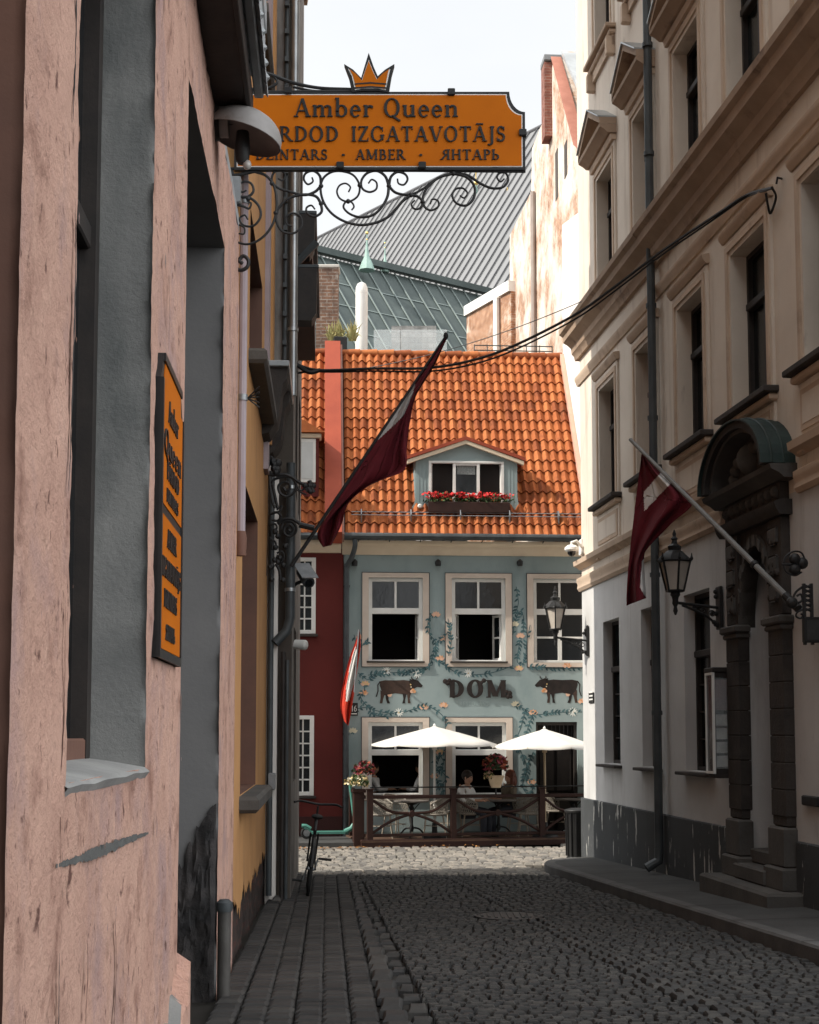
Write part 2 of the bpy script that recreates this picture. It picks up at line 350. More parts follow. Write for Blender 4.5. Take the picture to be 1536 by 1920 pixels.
M_cornice = pmat('brown_cornice', (.42, .31, .225), (.32, .23, .165), 1.4, .8, .1, 20, 0, [((.13, .085, .065), 2, None, .55, .75)])
M_plinth = pmat('dark_plinth_paint', (.062, .066, .07), (.046, .05, .052), 1.2, .75, .12, 25, 0, [((.48, .47, .44), 1.5, (5, 5, .9), .60, .62)])
M_stonedark = pmat('dark_portal_stone', (.062, .052, .046), (.038, .034, .032), 2.4, .85, .45, 14)
M_stonemid = pmat('grey_portal_stone', (.105, .098, .09), (.07, .066, .062), 2.0, .85, .3, 18)
M_copper = pmat('aged_copper', (.026, .046, .042), (.015, .025, .024), 2.5, .6, .15, 12)
M_glass = glassmat('window_glass', (.014, .018, .02), .05, .45)
M_glassdark = glassmat('dark_glass', (.012, .014, .016), .08)
M_iron = pmat('black_iron', (.012, .012, .013), (.02, .02, .02), 9, .55, .1, 40, 0, (), .4)
M_darkwood = pmat('dark_window_wood', (.035, .028, .025), (.022, .019, .018), 6, .6, .1, 30)
M_white = pmat('white_paint', (.78, .77, .74), (.70, .69, .66), 3, .5, .04, 30)
M_zinc = pmat('zinc_pipe', (.42, .44, .45), (.30, .32, .33), 2.5, .38, .05, 20, .75)
M_darkpipe = pmat('dark_pipe', (.075, .085, .09), (.05, .056, .06), 3, .5, .05, 20, .2)
M_steel = pmat('bare_metal', (.30, .31, .32), (.22, .23, .24), 8, .45, .1, 40, .6)
M_teal = pmat('teal_wall_paint', (.295, .36, .365), (.265, .33, .335), .7, .85, .08, 35, 0, [((.20, .265, .27), 1.3, (1, 1, .5), .5, .8), ((.34, .39, .39), 2.2, (1, 1, .35), .6, .8)])
M_cream = pmat('cream_cornice_paint', (.74, .62, .47), (.66, .54, .40), 1.5, .7, .05, 20)
M_frameband = pmat('beige_surround', (.62, .53, .455), (.56, .47, .40), 2.5, .75, .05, 25)
M_red = pmat('oxblood_wall_paint', (.125, .02, .016), (.10, .016, .013), .9, .8, .08, 30)
M_room = pmat('dim_interior', (.022, .018, .016), (.012, .010, .010), 1.2, .9)
M_tiles = [pmat('terracotta_tile', (.40, .128, .044), (.32, .098, .036), 6, .8, .25, 40, 0, [((.20, .065, .03), 2.4, None, .56, .74)], .15), pmat('terracotta_tile_warm', (.47, .165, .058), (.39, .13, .048), 6, .8, .25, 40, 0, [((.24, .08, .035), 2.9, None, .58, .74)], .15), pmat('terracotta_tile_dark', (.29, .088, .034), (.22, .066, .028), 6, .8, .25, 40, 0, [((.14, .05, .025), 3.3, None, .55, .72)], .15)]
M_tilered = pmat('red_ridge_paint', (.36, .075, .038), (.30, .06, .032), 1.5, .75, .06, 20)
M_firewall = brickmat('patchy_brick_plaster', (.52, .29, .17), (.44, .22, .12), (.58, .50, .42), (.68, .61, .53), .485, psc=.6, prough=.14)
M_firebrick = brickmat('worn_orange_brick', (.50, .24, .12), (.38, .17, .085), (.55, .47, .38), (.70, .62, .53), .60, psc=1.1, prough=.14)
M_chimbrick = brickmat('old_brown_brick', (.25, .135, .085), (.15, .085, .06), (.36, .33, .29), (.40, .37, .33), .64, bw=.3, bh=.09, psc=1.0)
M_whitewall = pmat('white_render', (.78, .74, .70), (.72, .675, .63), .8, .85, .08, 25, 0, [((.55, .42, .33), .9, (1, 1, .4), .66, .8)])
M_lead = pmat('grey_sheet_roof', (.21, .213, .217), (.175, .178, .182), .25, .75, .0, 10, 0)
M_leadrib = pmat('dark_seam', (.085, .085, .09), (.07, .07, .075), 1, .6)
M_green = pmat('green_copper_roof', (.082, .102, .097), (.048, .063, .061), .35, .65, .0, 10, 0, [((.115, .14, .132), .6, None, .5, .75)])
M_greenrib = pmat('pale_copper_seam', (.22, .26, .25), (.17, .205, .195), 1, .6)
M_verdigris = pmat('verdigris', (.30, .42, .37), (.22, .33, .29), 2, .6)
M_gold = pmat('gilt_ball', (.75, .55, .2), (.65, .45, .15), 3, .35, 0, 10, .8)
M_slate = pmat('mossy_slate', (.36, .38, .39), (.27, .28, .285), 2, .7, .2, 12, 0, [((.5, .26, .14), 1.4, (1, 1, 3), .62, .7)])
M_sett = [pmat('shaded_lane_sett', (.047, .046, .044), (.034, .033, .032), 7, .8, .25, 30), pmat('shaded_lane_sett_pale', (.066, .062, .057), (.046, .044, .042), 7, .8, .25, 30), pmat('shaded_lane_sett_dark', (.034, .033, .033), (.025, .025, .025), 7, .6, .25, 30)]  # grey lane setts darkened so the lane's shade sits in their colour
M_cob = [pmat('sunlit_street_stone', (.24, .22, .19), (.18, .165, .145), 7, .8, .25, 30), pmat('sunlit_street_stone_pale', (.30, .27, .23), (.23, .205, .18), 7, .8, .25, 30), pmat('sunlit_street_stone_dark', (.17, .16, .145), (.13, .12, .11), 7, .75, .25, 30)]  # paler stones of the square, kept brighter where the sun falls
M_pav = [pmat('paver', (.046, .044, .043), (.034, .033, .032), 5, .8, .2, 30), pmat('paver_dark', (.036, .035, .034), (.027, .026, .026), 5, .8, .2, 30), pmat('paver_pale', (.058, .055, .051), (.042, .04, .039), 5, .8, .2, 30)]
M_dirt = pmat('joint_dirt', (.024, .022, .019), (.034, .03, .026), 6, .95)
M_kerb = pmat('kerb_stone', (.11, .107, .104), (.08, .078, .076), 3, .85, .25, 22)
M_slab = pmat('pavement_slab', (.07, .069, .068), (.05, .05, .049), 1.6, .85, .2, 22)
# ------------------------------------------------------------------ ground
def rx(Y): return 5.47-.1005*Y                    # x of the right house wall
def lx(Y): return -.74-.0574*Y
g = MB()
ys = [-40, -2, 10, 24.5, 60, 400]
g.grid([[(x, y, gz(y)-.045) for x in (-300, -10, 10, 300)] for y in ys], M_dirt)
g.build('ground', kind='structure')
a1, a2 = ghit(711, 1917), ghit(661, 1688)
def pavx(Y): return a1.x+(a2.x-a1.x)*(Y-a1.y)/(a2.y-a1.y)
b1, b2 = ghit(811, 1917), ghit(692, 1681)
def gutx(Y): return b1.x+(b2.x-b1.x)*(Y-b1.y)/(b2.y-b1.y)
def kerbx(Y): return rx(Y)-1.12-max(0, .0)
def drainx(Y): return .70-.104*(Y-20.6)
def stone(mb, x0, x1, y0, y1, z, mats, h=.018, gap=.009, j=.008, inset=.022):
    r = lambda: random.uniform(-j, j)
    zz = z+random.uniform(-.006, .006)
    c = [(x0+gap+r(), y0+gap+r()), (x1-gap+r(), y0+gap+r()), (x1-gap+r(), y1-gap+r()), (x0+gap+r(), y1-gap+r())]
    mx, my = (x0+x1)/2, (y0+y1)/2
    def ring(k, dz): return [(x+(mx-x)*k, y+(my-y)*k, gz(y)+zz+dz) for x, y in c]
    vs = ring(0, -.05)+ring(.05, h*.45-.012)+ring(.3, h)
    fs = [(8, 9, 10, 11)]
    for q in range(2):
        for i in range(4): k = (i+1) % 4; fs.append((q*4+i, q*4+k, q*4+4+k, q*4+4+i))
    mb.add(vs, fs, random.choices(mats, (5, 3, 3))[0])
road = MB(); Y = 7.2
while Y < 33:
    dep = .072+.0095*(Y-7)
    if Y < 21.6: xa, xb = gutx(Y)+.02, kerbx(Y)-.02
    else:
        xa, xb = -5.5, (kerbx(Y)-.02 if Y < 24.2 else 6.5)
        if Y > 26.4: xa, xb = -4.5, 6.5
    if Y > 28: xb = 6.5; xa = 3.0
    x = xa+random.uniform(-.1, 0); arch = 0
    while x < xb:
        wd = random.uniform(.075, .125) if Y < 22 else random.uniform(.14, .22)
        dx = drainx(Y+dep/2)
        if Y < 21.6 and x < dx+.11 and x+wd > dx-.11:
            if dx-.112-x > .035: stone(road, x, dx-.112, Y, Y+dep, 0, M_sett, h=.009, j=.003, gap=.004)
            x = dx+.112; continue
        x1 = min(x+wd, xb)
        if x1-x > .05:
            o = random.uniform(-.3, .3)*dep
            stone(road, max(x, xa), x1, Y+o, Y+dep+o, 0, M_cob if Y > 21.6 else M_sett, h=.017 if Y > 21 else .009, j=.007, gap=.009 if Y > 21 else .0045)  # stone palette changes close to the cast shadow edge
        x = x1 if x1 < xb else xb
    Y += dep
for side in (-.055, .055):                          # double drain course of long flat setts
    Y = 7.2
    while Y < 21.5:
        dl = random.uniform(.2, .3); xm = drainx(Y+dl/2)+side
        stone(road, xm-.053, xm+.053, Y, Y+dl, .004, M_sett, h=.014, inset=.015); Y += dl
road.build('street', kind='structure')
pv = MB(); Y = 7.2; k = 0
while Y < 21.6:
    n = 6
    x0, x1 = lx(Y)+.02, pavx(Y)
    for i in range(n):
        off = (.09 if i % 2 else 0)
        xa = x0+(x1-x0)*i/n; xb = x0+(x1-x0)*(i+1)/n
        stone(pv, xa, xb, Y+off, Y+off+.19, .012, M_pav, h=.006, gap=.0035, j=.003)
    Y += .19
Y = 7.2
while Y < 21.6:                                     # edging stones and flat gutter stones beside the pavers
    dl = random.uniform(.35, .6); e = pavx(Y); q = gutx(Y)
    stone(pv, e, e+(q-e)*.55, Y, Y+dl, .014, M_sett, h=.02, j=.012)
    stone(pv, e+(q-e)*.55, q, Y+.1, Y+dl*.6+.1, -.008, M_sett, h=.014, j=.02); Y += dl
pv.build('pavement', kind='structure')
# right pavement, rounded off at the house corner
edge = [(kerbx(y), y) for y in (-2, 3, 7, 9, 11, 13, 15, 17, 19, 21, 22.0)]
cx0, cy0 = kerbx(22.0), 22.0
for a in range(1, 9):
    an = math.radians(90*a/8); edge.append((cx0+1.25*(1-math.cos(an))-.1005*2.3*math.sin(an), cy0+2.35*math.sin(an)))
sw = MB(); KH = .13
rows = [[(x, y, gz(y)+KH) for x, y in edge], [(x+.16, y-.05, gz(y)+KH+.002) for x, y in edge], [(max(x+.2, rx(y)+.1), y-.05, gz(y)+KH+.035) for x, y in edge]]
sw.grid(rows[1:], M_slab)
sw.grid([[(x, y, gz(y)-.06) for x, y in edge], [(x, y, gz(y)+KH-.02) for x, y in edge], [(x+.02, y, gz(y)+KH) for x, y in edge], rows[1]], M_kerb)
sw.build('pavement', kind='structure')
jm = MB()
for y in [8.5, 10.2, 11.7, 13.4, 14.9, 16.6, 18.2, 19.9, 21.4]:
    jm.quad((kerbx(y), y, gz(y)+KH+.004), (kerbx(y), y+.02, gz(y)+KH+.004), (rx(y), y+.05, gz(y)+KH+.040), (rx(y), y+.03, gz(y)+KH+.040), M_dirt)
jm.build('pavement', kind='structure')
mh = MB(); c = ghit(954, 1720)
mh.lathe((c.x, c.y, c.z), [(.36, -.02), (.36, .022), (.33, .026), (.33, .02), (.02, .02)], M_iron, 28)
for i in range(-4, 5): mh.wbox((c.x+i*.07, c.y, c.z+.02), .03, .5*math.cos(i*.3), .009, M_iron)
tag(mh.build('manhole_cover'), 'round ribbed iron manhole cover set in the shaded cobbled lane', 'manhole cover')
# ------------------------------------------------------------------ right: the stucco corner house
rb = thing('stucco_house', 'tall beige stucco house with hooded windows and dark stone portal lining the lane', 'building', (5.5, 16, 0))
bays = [(-23.2, -22.15), (-20.85, -19.9), (-18.7, -17.6), (-16.5, -15.35), (-14.25, -13.1)]
RE = -11.6
ZB = {'g': (1.74, 4.02), 'f': (5.95, 7.84), 's': (9.62, 11.4), 't': (13.5, 15.2)}
holes = []
for i, (a, b) in enumerate(bays):
    if i < 3: holes.append((a, b, *ZB['g'], .2))
    for k in 'fst': holes.append((a, b, *ZB[k], .22))
PA0, PA1, PZ = -16.25, -15.25, 4.4                    # the doorway
holes.append((PA0, PA1, .55, PZ, .55))
END = -24.72
wl = MB()
hg = [h for h in holes if h[3] < 4.6]; hu = [h for h in holes if h[3] > 5]
wall_grid(wl, R, END, RE, 0, 4.72, hg, 0, M_stuccoG)
wall_grid(wl, R, END, RE, 5.12, 16.2, hu, 0, M_stuccoA)
# rounded far corner and the end wall, back and roof deck
arc = []
for k in range(6):
    an = math.radians(90*k/5); arc.append(R.pt(END-.14*math.sin(an), -.14*(1-math.cos(an)), 0))
arc.append(R.pt(END-.14, -9, 0))
for i in range(len(arc)-1):
    for z0, z1, mm in ((0, 4.72, M_stuccoG), (4.72, 16.2, M_stuccoA)):
        wl.quad(arc[i]+Vector((0, 0, z0)), arc[i+1]+Vector((0, 0, z0)), arc[i+1]+Vector((0, 0, z1)), arc[i]+Vector((0, 0, z1)), mm)
wl.quad(R.pt(END, 0, 4.72), R.pt(RE, 0, 4.72), R.pt(RE, 0, 5.12), R.pt(END, 0, 5.12), M_stuccoA)
wl.box(R, END-.1, RE, -9, -.9, 0, 16.15, M_darkwall); wl.quad(R.pt(RE, 0, 0), R.pt(RE, -9, 0), R.pt(RE, -9, 16.2), R.pt(RE, 0, 16.2), M_stuccoA)
wl.build('wall', rb)
pl = MB()
pl.lathe(R.pt(END+.02, -.1, 0), [(.16, 0), (.16, 1.12)], M_plinth, 16); pl.box(R, END-.02, -16.74, -.05, .045, 0, 1.12, M_plinth, .012)
pl.build('plinth', rb)
pl = MB(); pl.box(R, -14.76, RE, -.05, .045, 0, 1.12, M_plinth, .012); pl.build('plinth', rb)
def moulding(mb, fr, s0, s1, prof, mat):              # prof: (d, z) outline swept along the wall
    vs = [fr.pt(s0, d, z) for d, z in prof]+[fr.pt(s1, d, z) for d, z in prof]; n = len(prof)
    mb.add(vs, [tuple(range(n-1, -1, -1)), tuple(range(n, 2*n))]+[(i, (i+1) % n, n+(i+1) % n, n+i) for i in range(n)], mat)
co = MB(); ce = END-.12
for (a, b, e) in ((ce, -19.75, 0), (-19.75, RE, .02)):
    moulding(co, R, a, b, [(-.02, 8.78), (.06, 8.78), (.08, 8.86), (.12, 8.9), (.13, 9.0), (.2, 9.06), (.27, 9.10), (.28, 9.2+e), (.34, 9.24+e), (.35, 9.32+e), (.05, 9.42+e), (-.02, 9.42+e)], M_cornice)
moulding(co, R, ce, RE, [(-.02, 8.32), (.03, 8.32), (.05, 8.38), (.07, 8.42), (.07, 8.47), (.03, 8.5), (-.02, 8.5)], M_trim)
co.build('cornice', rb)
st = MB()
for a, b in ((ce, -16.95), (-14.55, RE)):
    moulding(st, R, a, b, [(-.02, 4.68), (.03, 4.68), (.06, 4.73), (.05, 4.80), (.07, 4.84), (.07, 4.9), (.02, 4.93), (-.02, 4.93)], M_trim)
    moulding(st, R, a, b, [(-.02, 5.06), (.02, 5.06), (.07, 5.10), (.12, 5.12), (.13, 5.2), (.02, 5.25), (-.02, 5.25)], M_trim)
st.build('string_course', rb)
rf = MB(); moulding(rf, R, ce, RE, [(-.02, 15.9), (.1, 15.95), (.3, 16.1), (.55, 16.2), (.55, 16.4), (-9, 19.5), (-9, 16.1), (-.02, 16.1)], M_cornice); rf.build('roof', rb)
def r_window(a, b, z0, z1, q, kind):
    wn = MB(); e = .055; dd = -q+.012
    for x0, x1, y0, y1 in ((a, a+e, z0, z1), (b-e, b, z0, z1), (a+e, b-e, z0, z0+e), (a+e, b-e, z1-e, z1)):
        wn.box(R, x0, x1, -q-.02, dd+.04, y0, y1, M_darkwood)
    zt = z0+(z1-z0)*.64
    wn.box(R, a+e, b-e, -q-.02, dd+.075, zt, zt+.09, M_darkwood, .01)
    wn.box(R, (a+b)/2-.035, (a+b)/2+.035, -q-.02, dd+.035, z0+e, zt, M_darkwood)
    for k in range(1, 4):
        if kind == 'g': wn.box(R, a+e, b-e, -q-.01, dd+.012, z0+e+(zt-z0-e)*k/4-.012, z0+e+(zt-z0-e)*k/4+.012, M_darkwood)
    wo = wn.build('window', rb)
    p = MB(); p.quad(R.pt(a, -q-.005, z0), R.pt(b, -q-.005, z0), R.pt(b, -q-.005, z1), R.pt(a, -q-.005, z1), M_glass); p.build('pane', wo)
    s = MB()
    if kind == 'g':
        s.box(R, a-.09, b+.09, -q+.06, .13, z0-.055, z0-.012, M_stonedark, .008)
    if kind in 'fst':
        fw = .2
        for i, (x0, x1, dp) in enumerate(((fw, .13, .035), (.13, .06, .055), (.06, 0.002, .03))):
            s.poly(R, [(a-x0, z0), (a-x1, z0), (a-x1, z1+x1), (b+x1, z1+x1), (b+x1, z0), (b+x0, z0), (b+x0, z1+x0), (a-x0, z1+x0)], -.01, dp, M_stuccoA if i != 1 else M_trim)
        if kind != 's':
            sl = MB(); sl.box(R, a-.28, b+.28, -q+.06, .17, z0-.075, z0-.002, M_cornice if kind == 't' else M_stonedark, .012); sl.box(R, a-.24, b+.24, -.01, .10, z0-.16, z0-.077, M_trim, .02)
            if kind == 't':
                for x in (a-.15, b+.15): sl.box(R, x-.05, x+.05, -.01, .14, z0-.5, z0-.165, M_trim, .03)
                sl.box(R, a-.2, b+.2, -.01, .05, z0-.34, z0-.165, M_trim)
            sl.build('sill', wo)
        if kind == 'f':
            s.box(R, a-.2, b+.2, -.01, .03, z0-.72, z0-.165, M_stuccoA)
            s.box(R, a-.12, b+.12, .031, .045, z0-.66, z0-.24, M_trim); s.box(R, a-.06, b+.06, .046, .05, z0-.6, z0-.3, M_stuccoA)
            for x in (a-.13, b+.13): s.box(R, x-.06, x+.06, -.01, .06, z0-.9, z0-.725, M_trim, .02)
            moulding(s, R, a-.24, b+.24, [(-.01, z1+.215), (.05, z1+.215), (.09, z1+.27), (.10, z1+.32), (-.01, z1+.34)], M_trim)
        if kind == 's':
            hd = MB(); m0, m1 = a-.26, b+.24; zb = z1+.30
            moulding(hd, R, a-.22, b+.22, [(-.01, z1+.2), (.08, z1+.2), (.10, zb-.01), (-.01, zb-.01)], M_trim)
            moulding(hd, R, m0, m1, [(-.01, zb), (.14, zb), (.2, zb+.05), (.27, zb+.09), (.28, zb+.14), (-.01, zb+.14)], M_cornice)
            zc = zb+.145; mid = (m0+m1)/2; pk = zc+.46
            hd.poly(R, [(m0+.1, zc), (m1-.1, zc), (mid, pk-.06)], -.01, .06, M_trim)
            for sgn in (-1, 1):
                x0 = m0 if sgn < 0 else m1
                hd.poly(R, [(x0, zc), (x0, zc+.1), (mid, pk+.08), (mid, pk-.03)], -.01, .28, M_cornice)
                hd.poly(R, [(x0, zc+.103), (x0, zc+.125), (mid, pk+.106), (mid, pk+.083)], -.01, .31, M_zinc)
            hd.build('pediment', wo)
    if s.v: s.build('surround' if kind != 'g' else 'sill', wo)
for i, (a, b) in enumerate(bays):
    if i < 3: r_window(a, b, *ZB['g'], .2, 'g')
    for k in 'fst': r_window(a, b, *ZB[k], .22, k)
dp = MB(); dp.tube([R.pt(-19.66, .11, z) for z in (16.1, 8.7)], .06, M_darkpipe, 10)
dp.tube([R.pt(-19.62, .12, z) for z in (8.7, .62)], .058, M_darkpipe, 10); dp.tube([R.pt(-19.62, .12, .66), R.pt(-19.62, .13, .5), R.pt(-19.62, .3, .4)], .065, M_darkpipe, 10)
for z in (2.5, 4.4, 6.6, 8.2, 10.4, 12, 14): dp.lathe(R.pt(-19.64, .115, z), [(.075, -.03), (.075, .03)], M_darkpipe, 12)
dp.build('downpipe', rb)
# portal: pilasters, arched doorway, entablature and copper barrel hood
po = MB()
for a, b in ((-16.65, -16.25), (-15.25, -14.85)):
    po.box(R, a-.08, b+.08, -.02, .19, .6, .84, M_stonemid, .02); po.box(R, a-.03, b+.03, -.02, .15, .84, 1.25, M_stonemid, .02); po.box(R, a, b, -.02, .1, 1.25, 3.3, M_stonedark, .02)
    for z in [1.36+.28*k for k in range(7)]: po.box(R, a-.012, b+.012, -.02, .11, z, z+.272, M_stonedark, .006)
    po.box(R, a-.04, b+.04, -.02, .14, 3.3, 3.36, M_stonemid, .015); po.box(R, a-.07, b+.07, -.02, .17, 3.36, 3.45, M_stonemid, .02); po.box(R, a, b, -.02, .1, 3.45, 4.5, M_stonedark, .02)
    for z in (3.6, 3.9, 4.2): po.box(R, a+.08, b-.08, .1, .13, z, z+.2, M_stonemid, .03)
mid = (PA0+PA1)/2; rad = (PA1-PA0)/2
arc = [(mid+rad*math.cos(math.radians(t)), 3.42+rad*1.75*math.sin(math.radians(t))) for t in range(0, 181, 9)]
po.poly(R, [(PA1+.01, 3.42)]+[(PA1+.01, 4.5), (PA0-.01, 4.5), (PA0-.01, 3.42)]+arc[::-1], -.1, .05, M_stonedark)
for k in range(len(arc)-1):
    (s0, z0), (s1, z1) = arc[k], arc[k+1]; o = lambda s, z, f: (mid+(s-mid)*f, 3.42+(z-3.42)*f)
    po.poly(R, [o(s0, z0, 1), o(s1, z1, 1), o(s1, z1, 1.14), o(s0, z0, 1.14)], -.1, .08+.02*(k % 2), M_stonemid)
moulding(po, R, -16.75, -14.76, [(-.02, 4.5), (.14, 4.5), (.18, 4.56), (.20, 4.63), (.13, 4.66), (-.02, 4.66)], M_stonedark)
po.box(R, -16.65, -14.85, -.02, .1, 4.66, 4.86, M_stonedark); random.seed(3)
for k in range(9): po.ball(R.pt(-16.55+k*.2, .1, 4.76), .07, .05, .07, M_stonemid, 8, 6)
for k in range(16): po.ball(R.pt(random.choice((-16.45, -15.05))+random.uniform(-.12, .12), .11, random.uniform(3.5, 4.4)), .035, .025, .045, M_stonedark, 8, 6)
moulding(po, R, -16.9, -14.6, [(-.02, 4.86), (.14, 4.86), (.2, 4.91), (.28, 4.95), (.30, 5.0), (-.02, 5.01)], M_stonemid)
po.build('portal', rb)
hd = MB(); cs, hr, zc, vr = -15.73, 1.06, 5.015, .60; n = 20
rim = [(cs+hr*math.cos(PI*k/n), zc+hr*vr*math.sin(PI*k/n)) for k in range(n+1)]; inn = [(cs+(hr-.13)*math.cos(PI*k/n), zc+(hr-.13)*vr*math.sin(PI*k/n)) for k in range(n+1)]
in2 = [(cs+(hr-.2)*math.cos(PI*k/n), zc+(hr-.2)*vr*math.sin(PI*k/n)) for k in range(n+1)]
for k in range(n):
    hd.poly(R, [rim[k], rim[k+1], inn[k+1], inn[k]], .0, .34, M_stonedark); hd.poly(R, [inn[k], inn[k+1], in2[k+1], in2[k]], .0, .28, M_stonemid)
hd.poly(R, [(cs+(hr-.2), zc)]+in2[1:-1]+[(cs-(hr-.2), zc)], .0, .06, M_stonedark)
for k in range(10): hd.ball(R.pt(cs+.6*math.cos(PI*(k+.5)/10), .08, zc+.07+.3*math.sin(PI*(k+.5)/10)), .08, .05, .07, M_stonemid, 8, 6)
hd.ball(R.pt(cs, .1, zc+.24), .16, .08, .18, M_stonemid, 12, 8)
hd.build('arched_hood', rb)
cu = MB()
for k in range(n):
    a, b = k, k+1; f = lambda p, g2: (cs+(p[0]-cs)*g2, zc+(p[1]-zc)*g2)
    cu.poly(R, [f(rim[a], 1.004), f(rim[b], 1.004), f(rim[b], 1.03), f(rim[a], 1.03)], -.005, .38, M_copper)
for d in (.13, .26): 
    cu.tube([R.pt(*(lambda q: (q[0], d, q[1]))(f(r_, 1.035))) for r_ in rim], .014, M_copper, 6)
cu.build('copper_hood_roof', rb)
dr = MB(); dr.box(R, PA0, PA1, -.6, -.5, .55, 4.4, M_darkwood)
for a, b in ((PA0+.1, mid-.04), (mid+.04, PA1-.1)):
    for z0, z1 in ((.7, 1.5), (1.6, 2.9)): dr.box(R, a+.08, b-.08, -.5, -.47, z0, z1, M_darkwood, .02)
dr.build('door', rb)
sp = MB()
sp.box(R, -16.85, -14.6, -.02, .42, .1, .61, M_stonemid, .03); sp.box(R, -16.24, -15.26, -.5, .22, .61, .78, M_stonemid, .02); sp.box(R, -16.23, -15.27, -.5, .02, .78, .94, M_stonemid, .02)
sp.build('doorstep', rb)
# ------------------------------------------------------------------ left: the pink house
def jit(z, seed, amp=.02):
    return amp*(math.sin(z*5.1+seed)*.5+math.sin(z*13.7+seed*2.3)*.3+math.sin(z*31+seed*1.7)*.35+math.sin(z*71+seed)*.25)
def strip(mb, fr, f0, f1, z0, z1, d, mat, nz=None, ns=6, rough=.006):
    if rough: nz, ns = max(4, int((z1-z0)/.045)), max(4, int(abs(f1(z0)-f0(z0))/.05))
    nz = nz or 4; rows = []
    for i in range(nz+1):
        z = z0+(z1-z0)*i/nz; a, b = f0(z), f1(z)
        rows.append([fr.pt(a+(b-a)*k/ns, d+(0 if (k in (0, ns) or not rough) else rough*(1.5*fbm(a*1.1+(b-a)*k/ns*1.6, z*1.2)+1.1*fbm((a+(b-a)*k/ns)*6, z*5, 3.0))), z) for k in range(ns+1)])
    mb.grid(rows, mat)
ph = thing('pink_house', 'low weathered pink plaster house with deep grey reveals, closest on the left', 'building', (-1.3, 6, 0))
W0, W1, WS, WT = 4.05, 5.80, 2.08, 5.5
N0, N1, NT = 7.17, 9.75, 5.62
def ribbon(mb, pts, wd, mat=None):
    P = spline([(a, b, 0) for a, b in pts], 12); n = len(P); l = []; r = []
    for i, p in enumerate(P):
        k = wd*(.25+.75*math.sin(PI*(i+.5)/n))*random.uniform(.5, 1.2); t = (P[min(i+1, n-1)]-P[max(i-1, 0)]).normalized(); q = Vector((-t.y, t.x, 0))*k; e = random.uniform(-.004, .004)
        l.append(L.pt(p.x+q.x+e, .0075, p.y+q.y)); r.append(L.pt(p.x-q.x+e, .0075, p.y-q.y))
    mb.grid([l, r], mat or M_roughstone)
wl = MB(); pk = lambda sd, base, amp=.02: (lambda z: base+jit(z, sd, amp))
strip(wl, L, lambda z: 1.2, lambda z: 3.3, -.5, 6.3, -.25, M_darkwood, 4, 2, 0)
strip(wl, L, pk(1, 3.32, .008), pk(2, W0, .022), -.5, 6.3, 0, M_pink, 110, 5)
strip(wl, L, pk(2, W0, .022), pk(3, W1, .02), -.5, WS, 0, M_pink, 45, 10)
strip(wl, L, pk(3, W1, .022), pk(4, N0, .012), -.5, 6.3, 0, M_pink, 110, 8)
strip(wl, L, pk(5, N1, .03), pk(6, 11.35, .02), -.5, 6.3, 0, M_pink, 110, 8)
strip(wl, L, pk(2, W0), pk(3, W1), WT, 6.3, 0, M_pink, 8, 6); strip(wl, L, pk(4, N0), pk(5, N1), NT, 6.3, 0, M_pink, 8, 6)
# reveals of the window and of the niche (their far jambs face the camera)
def reveal(mb, s, sd, amp, z0, z1, q, mat):
    nz = int((z1-z0)/.07)+1; rows = []
    for i in range(nz+1):
        z = z0+(z1-z0)*i/nz; rows.append([L.pt(s+jit(z, sd, amp), 0, z), L.pt(s+.01, -.012, z), L.pt(s+.01, -.03, z), L.pt(s+.01, -q*.5, z), L.pt(s, -q, z)])
    mb.grid(rows, mat)
reveal(wl, W1, 3, .022, WS, WT, .3, M_greyplaster); reveal(wl, W0, 2, .022, WS, WT, .3, M_greyplaster)
reveal(wl, N1, 5, .03, -.5, NT, .5, M_darkgrey); reveal(wl, N0, 4, .012, -.5, NT, .5, M_darkgrey)
reveal(wl, 3.32, 1, .008, -.5, 6.3, .25, M_brownrev)
for a, b, z, q in ((W0, W1, WT, .3), (N0, N1, NT, .5)): wl.quad(L.pt(a-.02, .001, z), L.pt(b+.02, .001, z), L.pt(b+.02, -q, z), L.pt(a-.02, -q, z), M_darkgrey)
wl.box(L, 1.2, 11.35, -7, -.62, -.5, 6.3, M_darkwall); wl.quad(L.pt(11.35, 0, -.5), L.pt(11.35, -7, -.5), L.pt(11.35, -7, 6.3), L.pt(11.35, 0, 6.3), M_pink)
wl.quad(L.pt(1.2, -.25, -.5), L.pt(1.2, -7, -.5), L.pt(1.2, -7, 6.3), L.pt(1.2, -.25, 6.3), M_pink)
